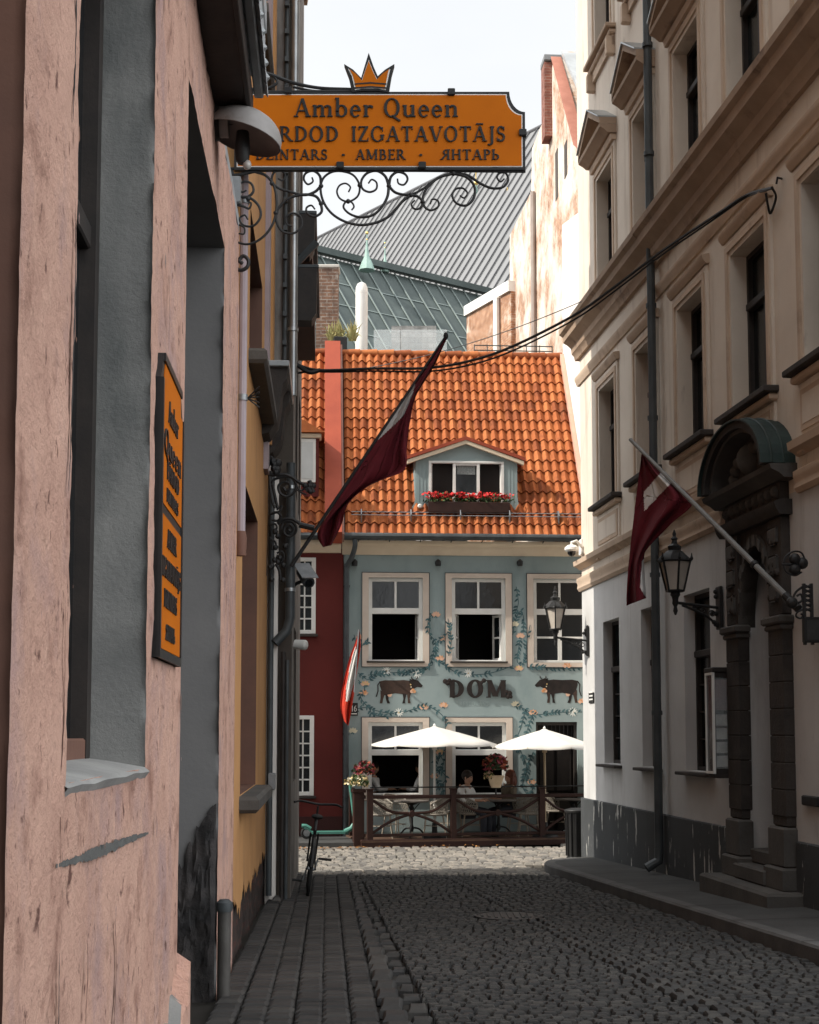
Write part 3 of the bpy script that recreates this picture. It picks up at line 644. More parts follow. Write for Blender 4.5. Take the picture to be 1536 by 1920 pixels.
# ragged plaster edge and cracks: dark lines with a shape of their own
for pts in ([(3.93, 4.6), (3.94, 4.2), (3.92, 3.95)], [(3.98, 3.75), (4.01, 3.5), (3.99, 3.1), (3.97, 2.9)]):
    wl.tube([L.pt(p[0]+random.uniform(-.004, .004), .001, p[1]) for p in spline([(a, b, 0) for a, b in pts], 8)], .007, M_roughstone, 5) if False else ribbon(wl, pts, .011)
M_chip0 = pmat('mortar_scar', (.13, .135, .13), (.10, .10, .098), 6, .95, .5, 30)
ribbon(wl, [L.hit(*p) for p in ((100, 1624), (140, 1612), (170, 1601), (205, 1588), (240, 1574), (275, 1562))], .02, M_chip0)
ribbon(wl, [(3.97, 1.62), (3.98, 1.4), (3.96, 1.25), (3.99, 1.1)], .009); ribbon(wl, [(4.42, 1.62), (4.45, 1.5), (4.43, 1.35), (4.46, 1.2)], .008, M_brownrev); ribbon(wl, [(3.95, 2.6), (3.97, 2.3), (3.94, 2.05), (3.97, 1.85)], .007, M_brownrev); ribbon(wl, [(6.5, 5.2), (6.52, 4.9), (6.49, 4.6)], .006); ribbon(wl, [(6.35, 4.3), (6.38, 4.1), (6.36, 3.95)], .007, M_brownrev); ribbon(wl, [(5.0, 1.6), (5.05, 1.4), (5.02, 1.2), (5.1, 1.1)], .012, M_brownrev); ribbon(wl, [(10.6, 3.4), (10.63, 2.9), (10.6, 2.4)], .012, M_brownrev)
random.seed(31)
M_chip = [pmat('old_lilac_layer', (.40, .27, .25), (.32, .21, .20), 6, .9, .5, 30), pmat('bare_brown_plaster', (.26, .14, .10), (.18, .095, .07), 7, .95, .7, 30), pmat('fresh_pink_patch', (.70, .45, .36), (.62, .38, .30), 5, .9, .5, 30), pmat('grey_mortar_patch', (.24, .215, .20), (.17, .15, .14), 6, .95, .6, 30)]
def chip(s0, z0, rs, rz, mat, n=22):
    k = random.uniform(0, 50); pts = []
    for i in range(n):
        a = 2*PI*i/n; q = 1+.55*fbm(math.cos(a)*1.3+k, math.sin(a)*1.3, k)+.25*fbm(math.cos(a)*5+k, math.sin(a)*5, k)
        pts.append((s0+rs*q*math.cos(a), z0+rz*q*math.sin(a)))
    d = .017+random.uniform(0, .003); vs = [L.pt(s, d, z) for s, z in pts]+[L.pt(s0, d, z0)]
    wl.add(vs, [(i, (i+1) % n, n) for i in range(n)], mat)
for k in range(70):
    reg = random.choices(((3.45, 4.08, .9, 5.2), (4.15, 5.85, .7, 1.98), (6.0, 7.12, .9, 2.4), (6.0, 7.12, 3.95, 6.0), (9.9, 11.2, .6, 5.8)), (5, 6, 3, 2, 2))[0]
    sz = random.uniform(.004, .013)*(reg[0]/5); chip(random.uniform(reg[0]+.05, reg[1]-.05), random.uniform(*reg[2:]), sz, sz*random.uniform(1.0, 3.2), random.choices(M_chip, (3, 5, 1, 1))[0])
wl.build('wall', ph, 60)
rs = MB()                                          # dark rubble behind the fallen plaster of the niche
nr = 34; rows = []
for i in range(nr+1):
    f = i/nr; q = .012+.488*f; top = 1.78-.95*f+.10*fbm(f*5, 2.2)+.06*fbm(f*17, 7.1); col = []
    for k in range(41):
        z = -.5+(top+.5)*k/40; e = min(1, (40-k)/5, (i+1)/3); col.append(L.pt(N1-.012-e*(.03+.045*abs(fbm(q*7, z*6, 1.0))+.02*fbm(q*22, z*20, 4.0)), -q+.012*fbm(z*9, i*.7)*(0 if i == 0 else 1), z+.02*fbm(q*15, z*9, 9.0)))
    rows.append(col)
rs.grid(rows, M_roughstone); rs.build('rubble_base', ph, 30)
wn = MB(); wn.box(L, W0-.03, W1+.03, -.36, -.3, WS, WT, M_darkwood)
for a, b in ((W0, W0+.14), (W1-.09, W1)): wn.box(L, a, b, -.3, -.22, WS, WT, M_darkwood, .008)
wn.box(L, W0, W1, -.3, -.225, WS, WS+.12, M_brownrev, .008); wn.box(L, W0+.14, W1-.09, -.3, -.24, 4.2, 4.3, M_darkwood, .008); wn.box(L, 4.98, 5.06, -.3, -.24, WS+.12, 4.2, M_darkwood, .008)
wo = wn.build('window', ph); p = MB(); p.quad(L.pt(W0, -.285, WS), L.pt(W1, -.285, WS), L.pt(W1, -.285, WT), L.pt(W0, -.285, WT), M_glassdark); p.build('pane', wo)
sl = MB(); rows = []
for i in range(9):
    s = W0-.07+(W1-W0+.08)*i/8; rows.append([L.pt(s, -.3, WS+.05), L.pt(s, -.15, WS+.03), L.pt(s, .0, WS+.004*math.sin(i*1.7)), L.pt(s, .02, WS-.012+.004*math.sin(i*2.3)), L.pt(s, .0, WS-.04)])
sl.grid(rows, pmat('cement_sill', (.34, .34, .33), (.25, .25, .245), 3, .85, .3, 20)); sl.build('sill', wo)
ft = MB()                                          # the thick ragged footing of the pier between window and niche
for a, b, zt in ((5.9, 7.19, 1.02), (6.5, 7.2, 1.1)):
    n = 12; rows = []
    for i in range(n+1):
        s = a+(b-a)*i/n; t = zt*(.8+.2*i/n)+.04*math.sin(i*2.2)-.25*(1-i/n)**2; rows.append([L.pt(s, .05+.02*(a > 6), -.5), L.pt(s, .05+.02*(a > 6)+.01*math.sin(i), t-.05), L.pt(s, -.01, t)])
    ft.grid(rows, M_pink if a > 6 else M_greyplaster)
ft.build('plinth', ph, 40)
ev = MB(); EZ = 6.2
ev.box(L, 1.0, 8.95, -.4, .2, EZ, EZ+.1, M_darkwood); ev.box(L, 1.0, 8.97, .2, .235, EZ-.02, EZ+.16, M_darkwood, .006)
ev.box(L, 8.90, 9.0, -.05, .2, EZ-.06, EZ+.3, M_darkwood)
ev.build('eave', ph)
rf = MB()
for k in range(40):
    a = 1.0+.2*k; rf.hexa([L.pt(a, .33, EZ+.16), L.pt(a+.205, .33, EZ+.17), L.pt(a+.205, -4.6, EZ+6.6), L.pt(a, -4.6, EZ+6.6), L.pt(a, .33, EZ+.2), L.pt(a+.205, .33, EZ+.21), L.pt(a+.205, -4.6, EZ+6.7), L.pt(a, -4.6, EZ+6.7)], M_slate)
    rf.tube([L.pt(a, .335, EZ+.2), L.pt(a, -4.6, EZ+6.7)], .022, M_slate, 6)
for k in range(4):
    rf.box(L, 1, 9.0, .24+.005*k, .30+.008*k, EZ+.16+.22*k, EZ+.36+.22*k, M_slate, .01)
rf.hexa([L.pt(9.0, .0, EZ+.1), L.pt(11.35, .0, EZ+.1), L.pt(11.35, -4.6, EZ+6.6), L.pt(9.0, -4.6, EZ+6.6), L.pt(9.0, .0, EZ+.2), L.pt(11.35, .0, EZ+.2), L.pt(11.35, -4.6, EZ+6.7), L.pt(9, -4.6, EZ+6.7)], M_slate)
rf.hexa([L.pt(1, -4.6, EZ+6.5), L.pt(11.35, -4.6, EZ+6.5), L.pt(11.35, -5.6, EZ+5.5), L.pt(1, -5.6, EZ+5.5), L.pt(1, -4.6, EZ+6.7), L.pt(11.35, -4.6, EZ+6.7), L.pt(11.35, -5.6, EZ+5.7), L.pt(1, -5.6, EZ+5.7)], M_slate)
rf.build('roof', ph)
# ------------------------------------------------------------------ left: the ochre house
yh = thing('ochre_house', 'tall ochre plaster house with a decaying brick base, beyond the pink house', 'building', (-1.7, 14, 0))
Y0, Y1, YT = 11.36, 17.3, 19.0
hs = [(12.15, 14.75, 1.70, 4.42, .28), (12.9, 15.3, 5.75, 7.1, .22), (12.6, 15.2, 8.9, 11.2, .25), (12.6, 15.2, 13, 15.4, .25)]
wl = MB(); wall_grid(wl, L, Y0, Y1, 1.0, YT, hs, 0, M_yellow, .28, M_brownrev)
strip(wl, L, lambda z: Y0, lambda z: Y1, -.5, 1.0, -.03, M_decay, 20, 12, .02)
n = 220; rows = []                                    # ragged lower edge of the plaster
for i in range(n+1):
    s = Y0+(Y1-Y0)*i/n; rows.append([L.pt(s, -.03, .95), L.pt(s, .004, .80+.16*fbm(s*1.6, 1.0)+.07*fbm(s*7, 5.0)-.10*max(0, fbm(s*11, 9.0))), L.pt(s, .002, 1.05)])
wl.grid(rows, M_yellow)
wl.box(L, Y0, Y1, -9, -.6, -.5, YT, M_darkwall); wl.quad(L.pt(Y0, 0, 0), L.pt(Y0, -9, 0), L.pt(Y0, -9, YT), L.pt(Y0, 0, YT), M_yellow)
wl.quad(L.pt(Y0, 0, YT), L.pt(Y1, 0, YT), L.pt(Y1, -9, YT+3), L.pt(Y0, -9, YT+3), M_slate)
wl.box(L, 15.9, 16.3, .0, .05, 5.2, YT, M_lilac); wl.box(L, 16.5, 17.0, .0, .07, 5.6, YT, M_yellow)
wl.build('wall', yh, 50)
for h in hs:
    wn = MB(); a, b, c, e, q = h
    wn.box(L, a, b, -q-.05, -q, c, e, M_darkwood)
    for x0, x1 in ((a, a+.1), (b-.1, b), ((a+b)/2-.05, (a+b)/2+.05)): wn.box(L, x0, x1, -q, -q+.05, c, e, M_brownrev)
    wo = wn.build('window', yh); p = MB(); p.quad(L.pt(a+.1, -q+.01, c), L.pt(b-.1, -q+.01, c), L.pt(b-.1, -q+.01, e), L.pt(a+.1, -q+.01, e), M_glassdark); p.build('pane', wo)
    s = MB(); s.box(L, a-.12, b+.12, -q+.05, .17, c-.15, c-.01, M_stonemid, .03)
    s.build('sill', wo)
pp = MB(); pp.tube([L.pt(11.44, .03, z) for z in (7.6, 3.75)], .036, M_lilac, 10)
pp.lathe(L.pt(11.44, .03, 3.65), [(.045, 0), (.05, .15), (.04, .2)], M_brownrev, 12)
for z in (6.6, 4.95): pp.lathe(L.pt(11.44, .03, z), [(.045, -.025), (.045, .025)], M_steel, 12)
for k in range(7): pp.tube([L.pt(11.46, .07, 4.95), L.pt(11.46+random.uniform(-.1, .1), .17, 4.95+random.uniform(-.12, .1))], .006, M_iron, 5)
pp.build('drainpipe', yh)
pp = MB(); pp.tube([L.pt(9.6, .06, z) for z in (-.3, .3, 1.06)], .045, pmat('galvanised_post', (.10, .095, .088), (.065, .06, .056), 4, .6, .2, 30, .3), 12); pp.lathe(L.pt(9.6, .06, 1.04), [(.05, 0), (.056, .03), (.054, .06), (.03, .08)], M_darkpipe, 12)
tag(pp.build('guard_post'), 'short grey metal guard post at the foot of the pink wall', 'post')
bs = MB()
bs.box(L, 15.4, 17.25, -.02, .30, 6.25, 6.32, M_zinc, .01)
bs.poly(Fr(L.pt(16.8, 0, 0).xy, (L.n.x, L.n.y)), [(0, 6.25), (.28, 6.25), (.27, 6.12), (.22, 6.05), (.2, 5.85), (.17, 5.66), (.08, 5.52), (0, 5.5)], -.25, .25, M_stonedark)
bs.poly(Fr(L.pt(15.7, 0, 0).xy, (L.n.x, L.n.y)), [(0, 6.25), (.28, 6.25), (.27, 6.12), (.22, 6.05), (.2, 5.85), (.17, 5.66), (.08, 5.52), (0, 5.5)], -.25, .25, M_stonedark)
bs.build('stone_console', yh)
# ------------------------------------------------------------------ left: the sooty grey house with downpipes
gh = thing('grey_house', 'narrow sooty grey house with metal downpipes at the far end of the left row', 'building', (-1.8, 20, 0))
G0, G1, GD, GT = 17.31, 22.3, .30, 19.5
hs = [(18.4, 19.6, 1.6, 3.6), (18.4, 19.6, 5.4, 7.2), (20.4, 21.6, 5.4, 7.2), (18.4, 19.6, 8.9, 10.8), (20.4, 21.6, 8.9, 10.8)]
wl = MB(); wall_grid(wl, L, G0, G1, -.3, GT, hs, GD, M_greywall, .2, M_darkwall)
wl.quad(L.pt(G0, GD, -.3), L.pt(G0, -9, -.3), L.pt(G0, -9, GT), L.pt(G0, GD, GT), M_darkwall)
GB = G1-3.6; wl.quad(L.pt(G1, GD, -.3), L.pt(GB, -9, -.3), L.pt(GB, -9, GT), L.pt(G1, GD, GT), M_greywall)
wl.box(L, G0+.05, GB-.1, -9, 0, -.3, GT, M_darkwall)
wl.quad(L.pt(G0, GD, GT), L.pt(G1, GD, GT), L.pt(GB, -9, GT+2), L.pt(G0, -9, GT+2), M_slate)
wl.box(L, 17.18, G0, .0, .13, -.3, 5.5, M_whitewall, .02); wl.box(L, 17.2, G0, 0, .17, 6.33, 15, M_greywall, .02)
wl.build('wall', gh)
cn = MB(); moulding(cn, L, G0-.05, G1+.1, [(GD-.02, 14.1), (GD+.05, 14.1), (GD+.08, 14.3), (GD+.12, 14.35), (GD+.12, 14.6), (GD, 14.7)], M_cornice); cn.build('cornice', gh)
for h in hs:
    wn = MB(); a, b, c, e = h; q = GD-.2
    wn.box(L, a, b, q-.05, q, c, e, M_darkwood); wn.box(L, (a+b)/2-.04, (a+b)/2+.04, q, q+.05, c, e, M_darkwood)
    wo = wn.build('window', gh); p = MB(); p.quad(L.pt(a, q+.01, c), L.pt(b, q+.01, c), L.pt(b, q+.01, e), L.pt(a, q+.01, e), M_glassdark); p.build('pane', wo)
for z0, z1, dd, tp in ((8.28, 8.85, .27, M_darkwood), (7.42, 8.15, .30, M_darkwood)):
    b = MB(); fr = Fr(L.pt(18.2, 0, 0).xy, (L.n.x, L.n.y))
    b.box(L, 17.6, 19.8, GD-.02, GD+dd, z1-.05, z1, M_darkpipe, .01)
    b.poly(fr, [(GD, z1-.05), (GD+dd-.02, z1-.05), (GD+dd-.03, z0+.1), (GD+dd-.09, z0), (GD, z0)], .3, .6, M_darkwood)
    b.box(L, 17.65, 19.75, GD-.02, GD+dd-.06, z0+.05, z1-.05, M_brownrev)
    if z0 > 8: b.tube([L.pt(17.62, GD, z0-.14), L.pt(17.62, GD+dd, z0+.16)], .05, M_darkpipe, 6)
    b.build('window_hood', gh)
p = MB(); p.tube([L.pt(17.1, .295, z) for z in (19, 6.33)], .05, M_zinc, 12)
for z in (7.15, 8.6, 10.1, 11.6): p.lathe(L.pt(17.1, .29, z), [(.068, -.02), (.068, .02)], M_zinc, 12)
p.build('downpipe', gh)
p = MB(); p.tube([L.pt(17.13, .28, z) for z in (5.5, 3.6)]+[L.pt(17.13, .24, 3.45), L.pt(17.1, .10, 3.3)], .058, M_darkpipe, 12)
for z in (3.95, 5.2): p.lathe(L.pt(17.13, .28, z), [(.068, -.02), (.068, .02)], M_zinc, 12)
p.build('lower_downpipe', gh)
p = MB(); p.tube([L.pt(17.16, .19, z) for z in (15, 6.33)], .03, M_darkpipe, 8)
for k in range(22): p.box(L, 17.08, 17.2, .165, .215, 6.6+.36*k, 6.66+.36*k, M_darkpipe)
p.tube([L.pt(17.12, .05, z) for z in (5.4, .3)], .035, M_darkpipe, 8); p.tube([L.pt(17.13, .20, z) for z in (3.2, .2)], .03, M_darkwood, 8); p.tube([L.pt(17.12, .25, z) for z in (3.1, .2)], .022, M_darkpipe, 8)
p.box(L, 17.0, 17.2, .04, .12, 1.55, 1.75, M_steel, .01)
p.build('conduit', gh)
sm = MB(); sm.box(L, 16.9, 17.2, .10, .2, .05, .3, M_stonemid, .03)
tag(sm.build('stone_block'), 'small pale stone block at the foot of the downpipes', 'block')
# unseen block added behind the pink house to keep sun off the lane
bb = thing('unseen_rear_blocker', 'unseen grey block added behind the low pink house to shade the lane', 'building', (-11, 2, 0))
b = MB(); b.box(L, -14, 17, -20, -5.6, 0, 25, M_greywall); b.build('wall', bb)
b = MB(); b.prism([L.pt(-14, -5.4, 25), L.pt(-14, -20.2, 25), L.pt(-14, -12.6, 29)], L.u*31, M_slate); b.build('roof', bb)
bb = thing('unseen_neighbour_blocker', 'unseen plain block added before the pink house to hold back sky light', 'building', (-4, -7, 0))  # added out of view to keep sky light off the right wall
b = MB(); b.box(L, -14, 1.1, -5.5, -.02, -1, 16, M_greywall); b.build('wall', bb); b = MB(); b.prism([L.pt(-14, .3, 16), L.pt(-14, -5.5, 16), L.pt(-14, -3, 19)], L.u*15.1, M_slate); b.build('roof', bb)
bb = thing('unseen_end_blocker', 'unseen tall block added across the lane behind the camera to cut sky light', 'building', (-4, -24, 0))  # unseen, added to darken the lane from behind the camera
b = MB(); b.wbox((-5, -24, -1), 16, 9, 19, M_greywall); b.build('wall', bb); b = MB(); b.prism([(-13.3, -19.3, 18), (-13.3, -28.7, 18), (-13.3, -24, 22)], (16.6, 0, 0), M_slate); b.build('roof', bb)
# ------------------------------------------------------------------ the restaurant house at the end of the lane
dh = thing('restaurant_house', 'teal restaurant house with painted flowers and cows under an orange tiled roof', 'building', (1.15, 30, 0))
S0, S1 = -2.54, 2.62; EZ = 6.33; ED = .30; RD = -2.9
RZ = D.hit(850, 668, RD)[1]
def roofp(s, t, h=0.0):
    run, rise = ED-RD, RZ-EZ; l = math.hypot(run, rise)
    return D.pt(s, ED-run*t+h*rise/l, EZ+rise*t+h*run/l)
def tiled(mb, s0, s1, t0, t1, rows, cw=.182):
    nc = round((s1-s0)/cw); cw = (s1-s0)/nc; K = 7
    for r in range(rows):
        ta, tb = t0+(t1-t0)*r/rows, t0+(t1-t0)*(r+1.12)/rows
        for c in range(nc):
            x0 = s0+c*cw; jj = random.uniform(-.004, .004); lo = []; up = []; lip = []
            for k in range(K):
                f = k/(K-1); h = .042+.042*math.cos(2*PI*(f-.36)) if f < .9 else .042+.042*math.cos(2*PI*(.9-.36))+(f-.9)*.1
                lo.append(roofp(x0+cw*f*1.02, ta, h+.038+jj)); up.append(roofp(x0+cw*f*1.02, tb, h+jj)); lip.append(roofp(x0+cw*f*1.02, ta, h+.012))
            mb.grid([lip, lo], M_tiles[2]); mb.grid([lo, up], random.choices(M_tiles, (6, 3, 2))[0])
WU = [(-2.15, -.74), (-.39, 1.02), (1.35, 2.76)]; ZU = (3.62, 5.60); ZL = (.83, 2.55)
bw = .135
wins = [(a, b, *ZU) for a, b in WU]+[(a, b, *ZL) for a, b in WU[:2]]
holes = [(a+bw, b-bw, c+bw*.7, e-bw*.75, .1) for a, b, c, e in wins]
DS0, DS1, DZ = 1.52, 2.40, 2.46
holes.append((DS0, DS1, .0, DZ, .2))
holes = [(a, min(b, S1), c, e, q) for a, b, c, e, q in holes]
wl = MB(); wall_grid(wl, D, S0, S1, 0, 6.05, holes, 0, M_teal, .1)
wl.box(D, S0, S1+.1, -5.8, -1.6, 0, 6.3, M_room); wl.quad(D.pt(S0, 0, 0), D.pt(S0, -5, 0), D.pt(S0, -5, 6.1), D.pt(S0, 0, 6.1), M_teal)
wl.box(D, S0-.02, S1, -.2, .018, 0, .18, pmat('wall_foot', (.15, .19, .19), (.11, .14, .14), 2, .9, .2, 20))
wl.box(D, S0, S1, -1.6, -.25, 3.0, 3.1, M_room)
wl.build('wall', dh)
cn = MB(); moulding(cn, D, S0-.04, S1+.2, [(-.02, 5.98), (.04, 5.98), (.06, 6.04), (.10, 6.08), (.12, 6.16), (.2, 6.2), (.22, 6.26), (-.02, 6.28)], M_cream); cn.build('cornice', dh)
def sash(mb, hx, hz0, hz1, wd, ang, sgn, mat):
    """an open casement leaf hinged at hx, turned into the room by ang"""
    u = D.u*(-sgn)*math.cos(ang)-D.n*math.sin(ang); o = D.pt(hx, -.11, 0); fr = Fr(o.xy, (u.x, u.y)); e = .05
    for x0, x1, z0, z1 in ((0, e, hz0, hz1), (wd-e, wd, hz0, hz1), (e, wd-e, hz0, hz0+e), (e, wd-e, hz1-e, hz1), (e, wd-e, (hz0+hz1)/2-.02, (hz0+hz1)/2+.02)):
        mb.box(fr, x0, x1, -.02, .02, z0, z1, mat)
    mb.quad(fr.pt(e, 0, hz0+e), fr.pt(wd-e, 0, hz0+e), fr.pt(wd-e, 0, hz1-e), fr.pt(e, 0, hz1-e), M_glass)
for wi, (a, b, c, e) in enumerate(wins):
    b2 = min(b, S1)
    bd = MB()
    for x0, x1, z0, z1 in ((a, a+bw, c, e), (b-bw, b, c, e), (a+bw, b-bw, c, c+bw*.7), (a+bw, b-bw, e-bw*.75, e)):
        if x0 < S1: bd.box(D, x0, min(x1, S1), -.01, .022, z0, z1, M_frameband)
    for x0, x1, z0, z1 in ((a-.014, a-.001, c-.014, e+.014), (b+.001, b+.014, c-.014, e+.014), (a, b, e+.001, e+.014), (a, b, c-.014, c-.001)):
        if x0 < S1: bd.box(D, x0, min(x1, S1), -.01, .025, z0, z1, M_darkpipe)
    if wi != 2: bd.box(D, a+bw*.7, b-bw*.7, .02, .07, c+.075, c+.115, M_stonedark, .008)
    wo = bd.build('window', dh)
    A, B, C, E_ = a+bw, b-bw, c+bw*.7, e-bw*.75; q0, q1 = -.10, -.045; fw = .075
    f = MB(); zt = C+(E_-C)*(.60 if wi < 3 else .58); md = (A+B)/2; B2 = min(B, S1)
    for x0, x1, z0, z1 in ((A, A+fw, C, E_), (B-fw, B, C, E_), (A+fw, B-fw, E_-fw, E_), (A+fw, B-fw, C, C+.05), (A+fw, B-fw, zt-.05, zt+.075)):
        if x0 < S1: f.box(D, x0, min(x1, S1), q0, q1, z0, z1, M_white, .008)
    f.box(D, md-.022, md+.022, q0, q1-.005, zt+.075, E_-fw, M_white, .006)
    if wi == 2:
        f.box(D, md-.04, md+.04, q0, q1, C+.05, zt-.05, M_white, .006); f.box(D, A+fw, min(B-fw, S1), q0, q1-.01, (C+zt)/2-.02, (C+zt)/2+.02, M_white)
    f.build('frame', wo)
    p = MB(); p.quad(D.pt(A+fw, -.085, zt+.07), D.pt(B-fw, -.085, zt+.07), D.pt(B-fw, -.085, E_-fw), D.pt(A+fw, -.085, E_-fw), M_glassdark)
    if wi == 2: p.quad(D.pt(A, -.085, C), D.pt(B, -.085, C), D.pt(B, -.085, zt), D.pt(A, -.085, zt), M_glassdark)
    p.build('pane', wo)
    if wi in (0, 1):
        s = MB(); sash(s, B-fw, C+.05, zt-.05, .34, math.radians(66 if wi else 84), 1, M_white); s.build('open_sash', wo)
        if wi == 1: s = MB(); sash(s, A+fw, C+.05, zt-.05, .34, math.radians(74), -1, M_white); s.build('open_sash', wo)
    rm = MB()
    for x in (A-.25, B+.25): rm.quad(D.pt(x, -.101, C-.2), D.pt(x, -1.5, C-.2), D.pt(x, -1.5, E_+.2), D.pt(x, -.101, E_+.2), M_room)
    rm.quad(D.pt(A-.25, -1.5, C-.2), D.pt(B+.25, -1.5, C-.2), D.pt(B+.25, -1.5, E_+.2), D.pt(A-.25, -1.5, E_+.2), M_room)
    for z in (C-.2, E_+.2): rm.quad(D.pt(A-.25, -.101, z), D.pt(B+.25, -.101, z), D.pt(B+.25, -1.5, z), D.pt(A-.25, -1.5, z), M_room)
    rm.build('room', wo)
    if wi == 1 or wi == 3:
        cu = MB(); cu.grid([[D.pt(A+fw+.02+.012*k, -.12-.02*math.sin(k*1.9), z) for k in range(12)] for z in (zt+.05, E_-.05)], pmat('cream_curtain', (.62, .50, .36), (.5, .4, .28), 4, .9)); cu.build('curtain', wo)
dr = MB(); dr.box(D, DS0, DS1, -.26, -.2, 0, DZ, M_room); dr.box(D, DS0, DS0+.06, -.2, -.05, 0, DZ, M_darkwood); dr.box(D, DS1-.06, DS1, -.2, -.05, 0, DZ, M_darkwood); dr.box(D, DS0+.06, DS1-.06, -.2, -.06, DZ-.07, DZ, M_darkwood); dr.box(D, DS0+.06, DS1-.06, -.2, -.1, DZ-.42, DZ-.36, M_darkwood)
for k in range(9): dr.box(D, DS0+.1+k*.085, DS0+.115+k*.085, -.16, -.14, DZ-.36, DZ-.07, M_iron)
for x in (DS0+.1, (DS0+DS1)/2+.03):
    for z0, z1 in ((.15, .85), (1.0, 1.95)): dr.box(D, x, x+.3, -.2, -.17, z0, z1, M_darkwood, .02)
dr.build('door', dh)
rf = MB(); tiled(rf, S0+.02, S1-.02, 0, 1, 18)
rf.add([roofp(S0, 0, -.03), roofp(S1, 0, -.03), roofp(S1, 1, -.03), roofp(S0, 1, -.03)], [(0, 1, 2, 3)], M_darkwood)
rf.add([roofp(S0, 1, -.03), roofp(S1, 1, -.03), D.pt(S1, RD-3, RZ-.9), D.pt(S0, RD-3, RZ-.9)], [(0, 1, 2, 3)], M_darkwall)
for k in range(13):                                   # ridge tiles
    a = S0+(S1-S0)*k/13; rf.tube([roofp(a, 1.0, .03), roofp(a+.42, 1.0, .045)], [.085, .10], random.choice(M_tiles), 10)
rf.box(D, S1-.04, S1+.03, RD, ED, EZ-.1, EZ, M_tilered)
rf.prism([roofp(S1-.03, 0, 0), roofp(S1-.03, 1, 0), roofp(S1-.03, 1, .14), roofp(S1-.03, 0, .14)], D.u*.09, pmat('pale_verge', (.62, .38, .29), (.55, .33, .25), 3, .8))
rf.build('roof', dh, 50)
gt = MB(); gt.tube([D.pt(S0-.08, ED+.06, EZ+.0), D.pt(S1+.05, ED+.06, EZ-.0)], .075, M_darkpipe, 10)
for k in range(8): gt.tube([D.pt(S0+.3+k*.65, ED+.06, EZ-.08), D.pt(S0+.3+k*.65, .1, EZ-.1)], .012, M_iron, 6)
gt.build('gutter', dh)
dp = MB(); dp.tube(spline([D.pt(-2.32, .36, 6.26), D.pt(-2.32, .35, 6.1), D.pt(-2.38, .2, 5.9), D.pt(-2.47, .11, 5.72), D.pt(-2.48, .09, 5.5), D.pt(-2.48, .09, 2.6), D.pt(-2.48, .09, .25), D.pt(-2.48, .16, .12)], 5), .055, M_darkpipe, 10)
for z in (5.3, 3.8, 2.2, .9): dp.lathe(D.pt(-2.48, .09, z), [(.068, -.025), (.068, .025)], M_darkpipe, 10)
dp.build('downpipe', dh)
sg = MB()
for t in (.085, .1): sg.tube([roofp(S0+.15, t, .14), roofp(S1-.1, t, .14)], .01, M_steel, 6)
for k in range(5): sg.prism([roofp(S0+.35+k*1.05, .06, .06), roofp(S0+.35+k*1.05, .125, .06), roofp(S0+.35+k*1.05, .105, .2), roofp(S0+.35+k*1.05, .08, .2)], D.u*.02, M_steel)
sg.build('snow_guard', dh)
# dormer
DF = -.12
def dq(px, py): return D.hit(px, py, DF)
dm = MB(); x0, zb = dq(780, 962); x1, _ = dq(970, 962); _, ze = dq(780, 858); xa, zp = dq(873, 826)
wx0, wz1 = dq(804, 864); wx1, wz0 = dq(945, 940)
fl = .09
dm.poly(D, [(x0-fl, zb), (wx0, zb), (wx0, wz1), (wx1, wz1), (wx1, zb), (x1+fl, zb), (x1+fl, zb+.12), (x1+.03, zb+.22), (x1, zb+.4), (x1, ze), (xa, zp-.07), (x0, ze), (x0, zb+.4), (x0-.03, zb+.22), (x0-fl, zb+.12)], -.22, DF, M_teal)
for x in [x0+.06+.075*k for k in range(30)]:
    if x < wx0-.05 or wx1+.05 < x < x1-.04: dm.box(D, x, x+.012, DF, DF+.006, zb+.2, ze, M_teal)
for s in (x0, x1): dm.prism([D.pt(s-.02, -.2, zb), D.pt(s-.02, -.2, ze), D.pt(s-.02, -1.4, ze), D.pt(s-.02, -1.4, zb+1.5)], D.u*.04, M_teal)
dm.box(D, wx0-.02, wx1+.02, DF-.1, DF-.09, zb, wz1+.05, M_room); dm.box(D, wx0, wx1, -.6, -.2, zb, zb+.05, M_room)
do = dm.build('dormer', dh)
dr_ = MB()
for sgn, xe in ((-1, x0-.22), (1, x1+.17)):
    zed = ze-.06
    dr_.prism([D.pt(xe, DF+.1, zed), D.pt(xa, DF+.1, zp), D.pt(xa, DF+.1, zp+.075), D.pt(xe, DF+.1, zed+.075)], -D.n*1.5, M_tilered)
    dr_.prism([D.pt(xe+sgn*-.03, DF+.085, zed-.085), D.pt(xa, DF+.085, zp-.085), D.pt(xa, DF+.085, zp-.005), D.pt(xe+sgn*-.03, DF+.085, zed-.005)], -D.n*.12, M_cream)
dr_.build('dormer_roof', do)
wn = MB(); e = .05
for a, b, c, d_ in ((wx0, wx0+e, wz0-.12, wz1), (wx1-e, wx1, wz0-.12, wz1), (wx0+e, wx1-e, wz1-e, wz1)): wn.box(D, a, b, DF-.06, DF+.02, c, d_, M_white, .006)
ww = wx1-wx0
for f in (.34, .66): wn.box(D, wx0+ww*f-.03, wx0+ww*f+.03, DF-.06, DF+.01, wz0-.12, wz1-e, M_white, .006)
wn.box(D, wx0+ww*.34+.03, wx0+ww*.66-.03, DF-.05, DF, wz0+.13, wz0+.17, M_white); wn.box(D, wx0+ww*.34+.03, wx0+ww*.66-.03, DF-.05, DF, wz1-e-.04, wz1-e, M_white)
wn.quad(D.pt(wx0+ww*.36, DF-.04, wz0-.1), D.pt(wx0+ww*.64, DF-.04, wz0-.1), D.pt(wx0+ww*.64, DF-.04, wz1), D.pt(wx0+ww*.36, DF-.04, wz1), M_glass)
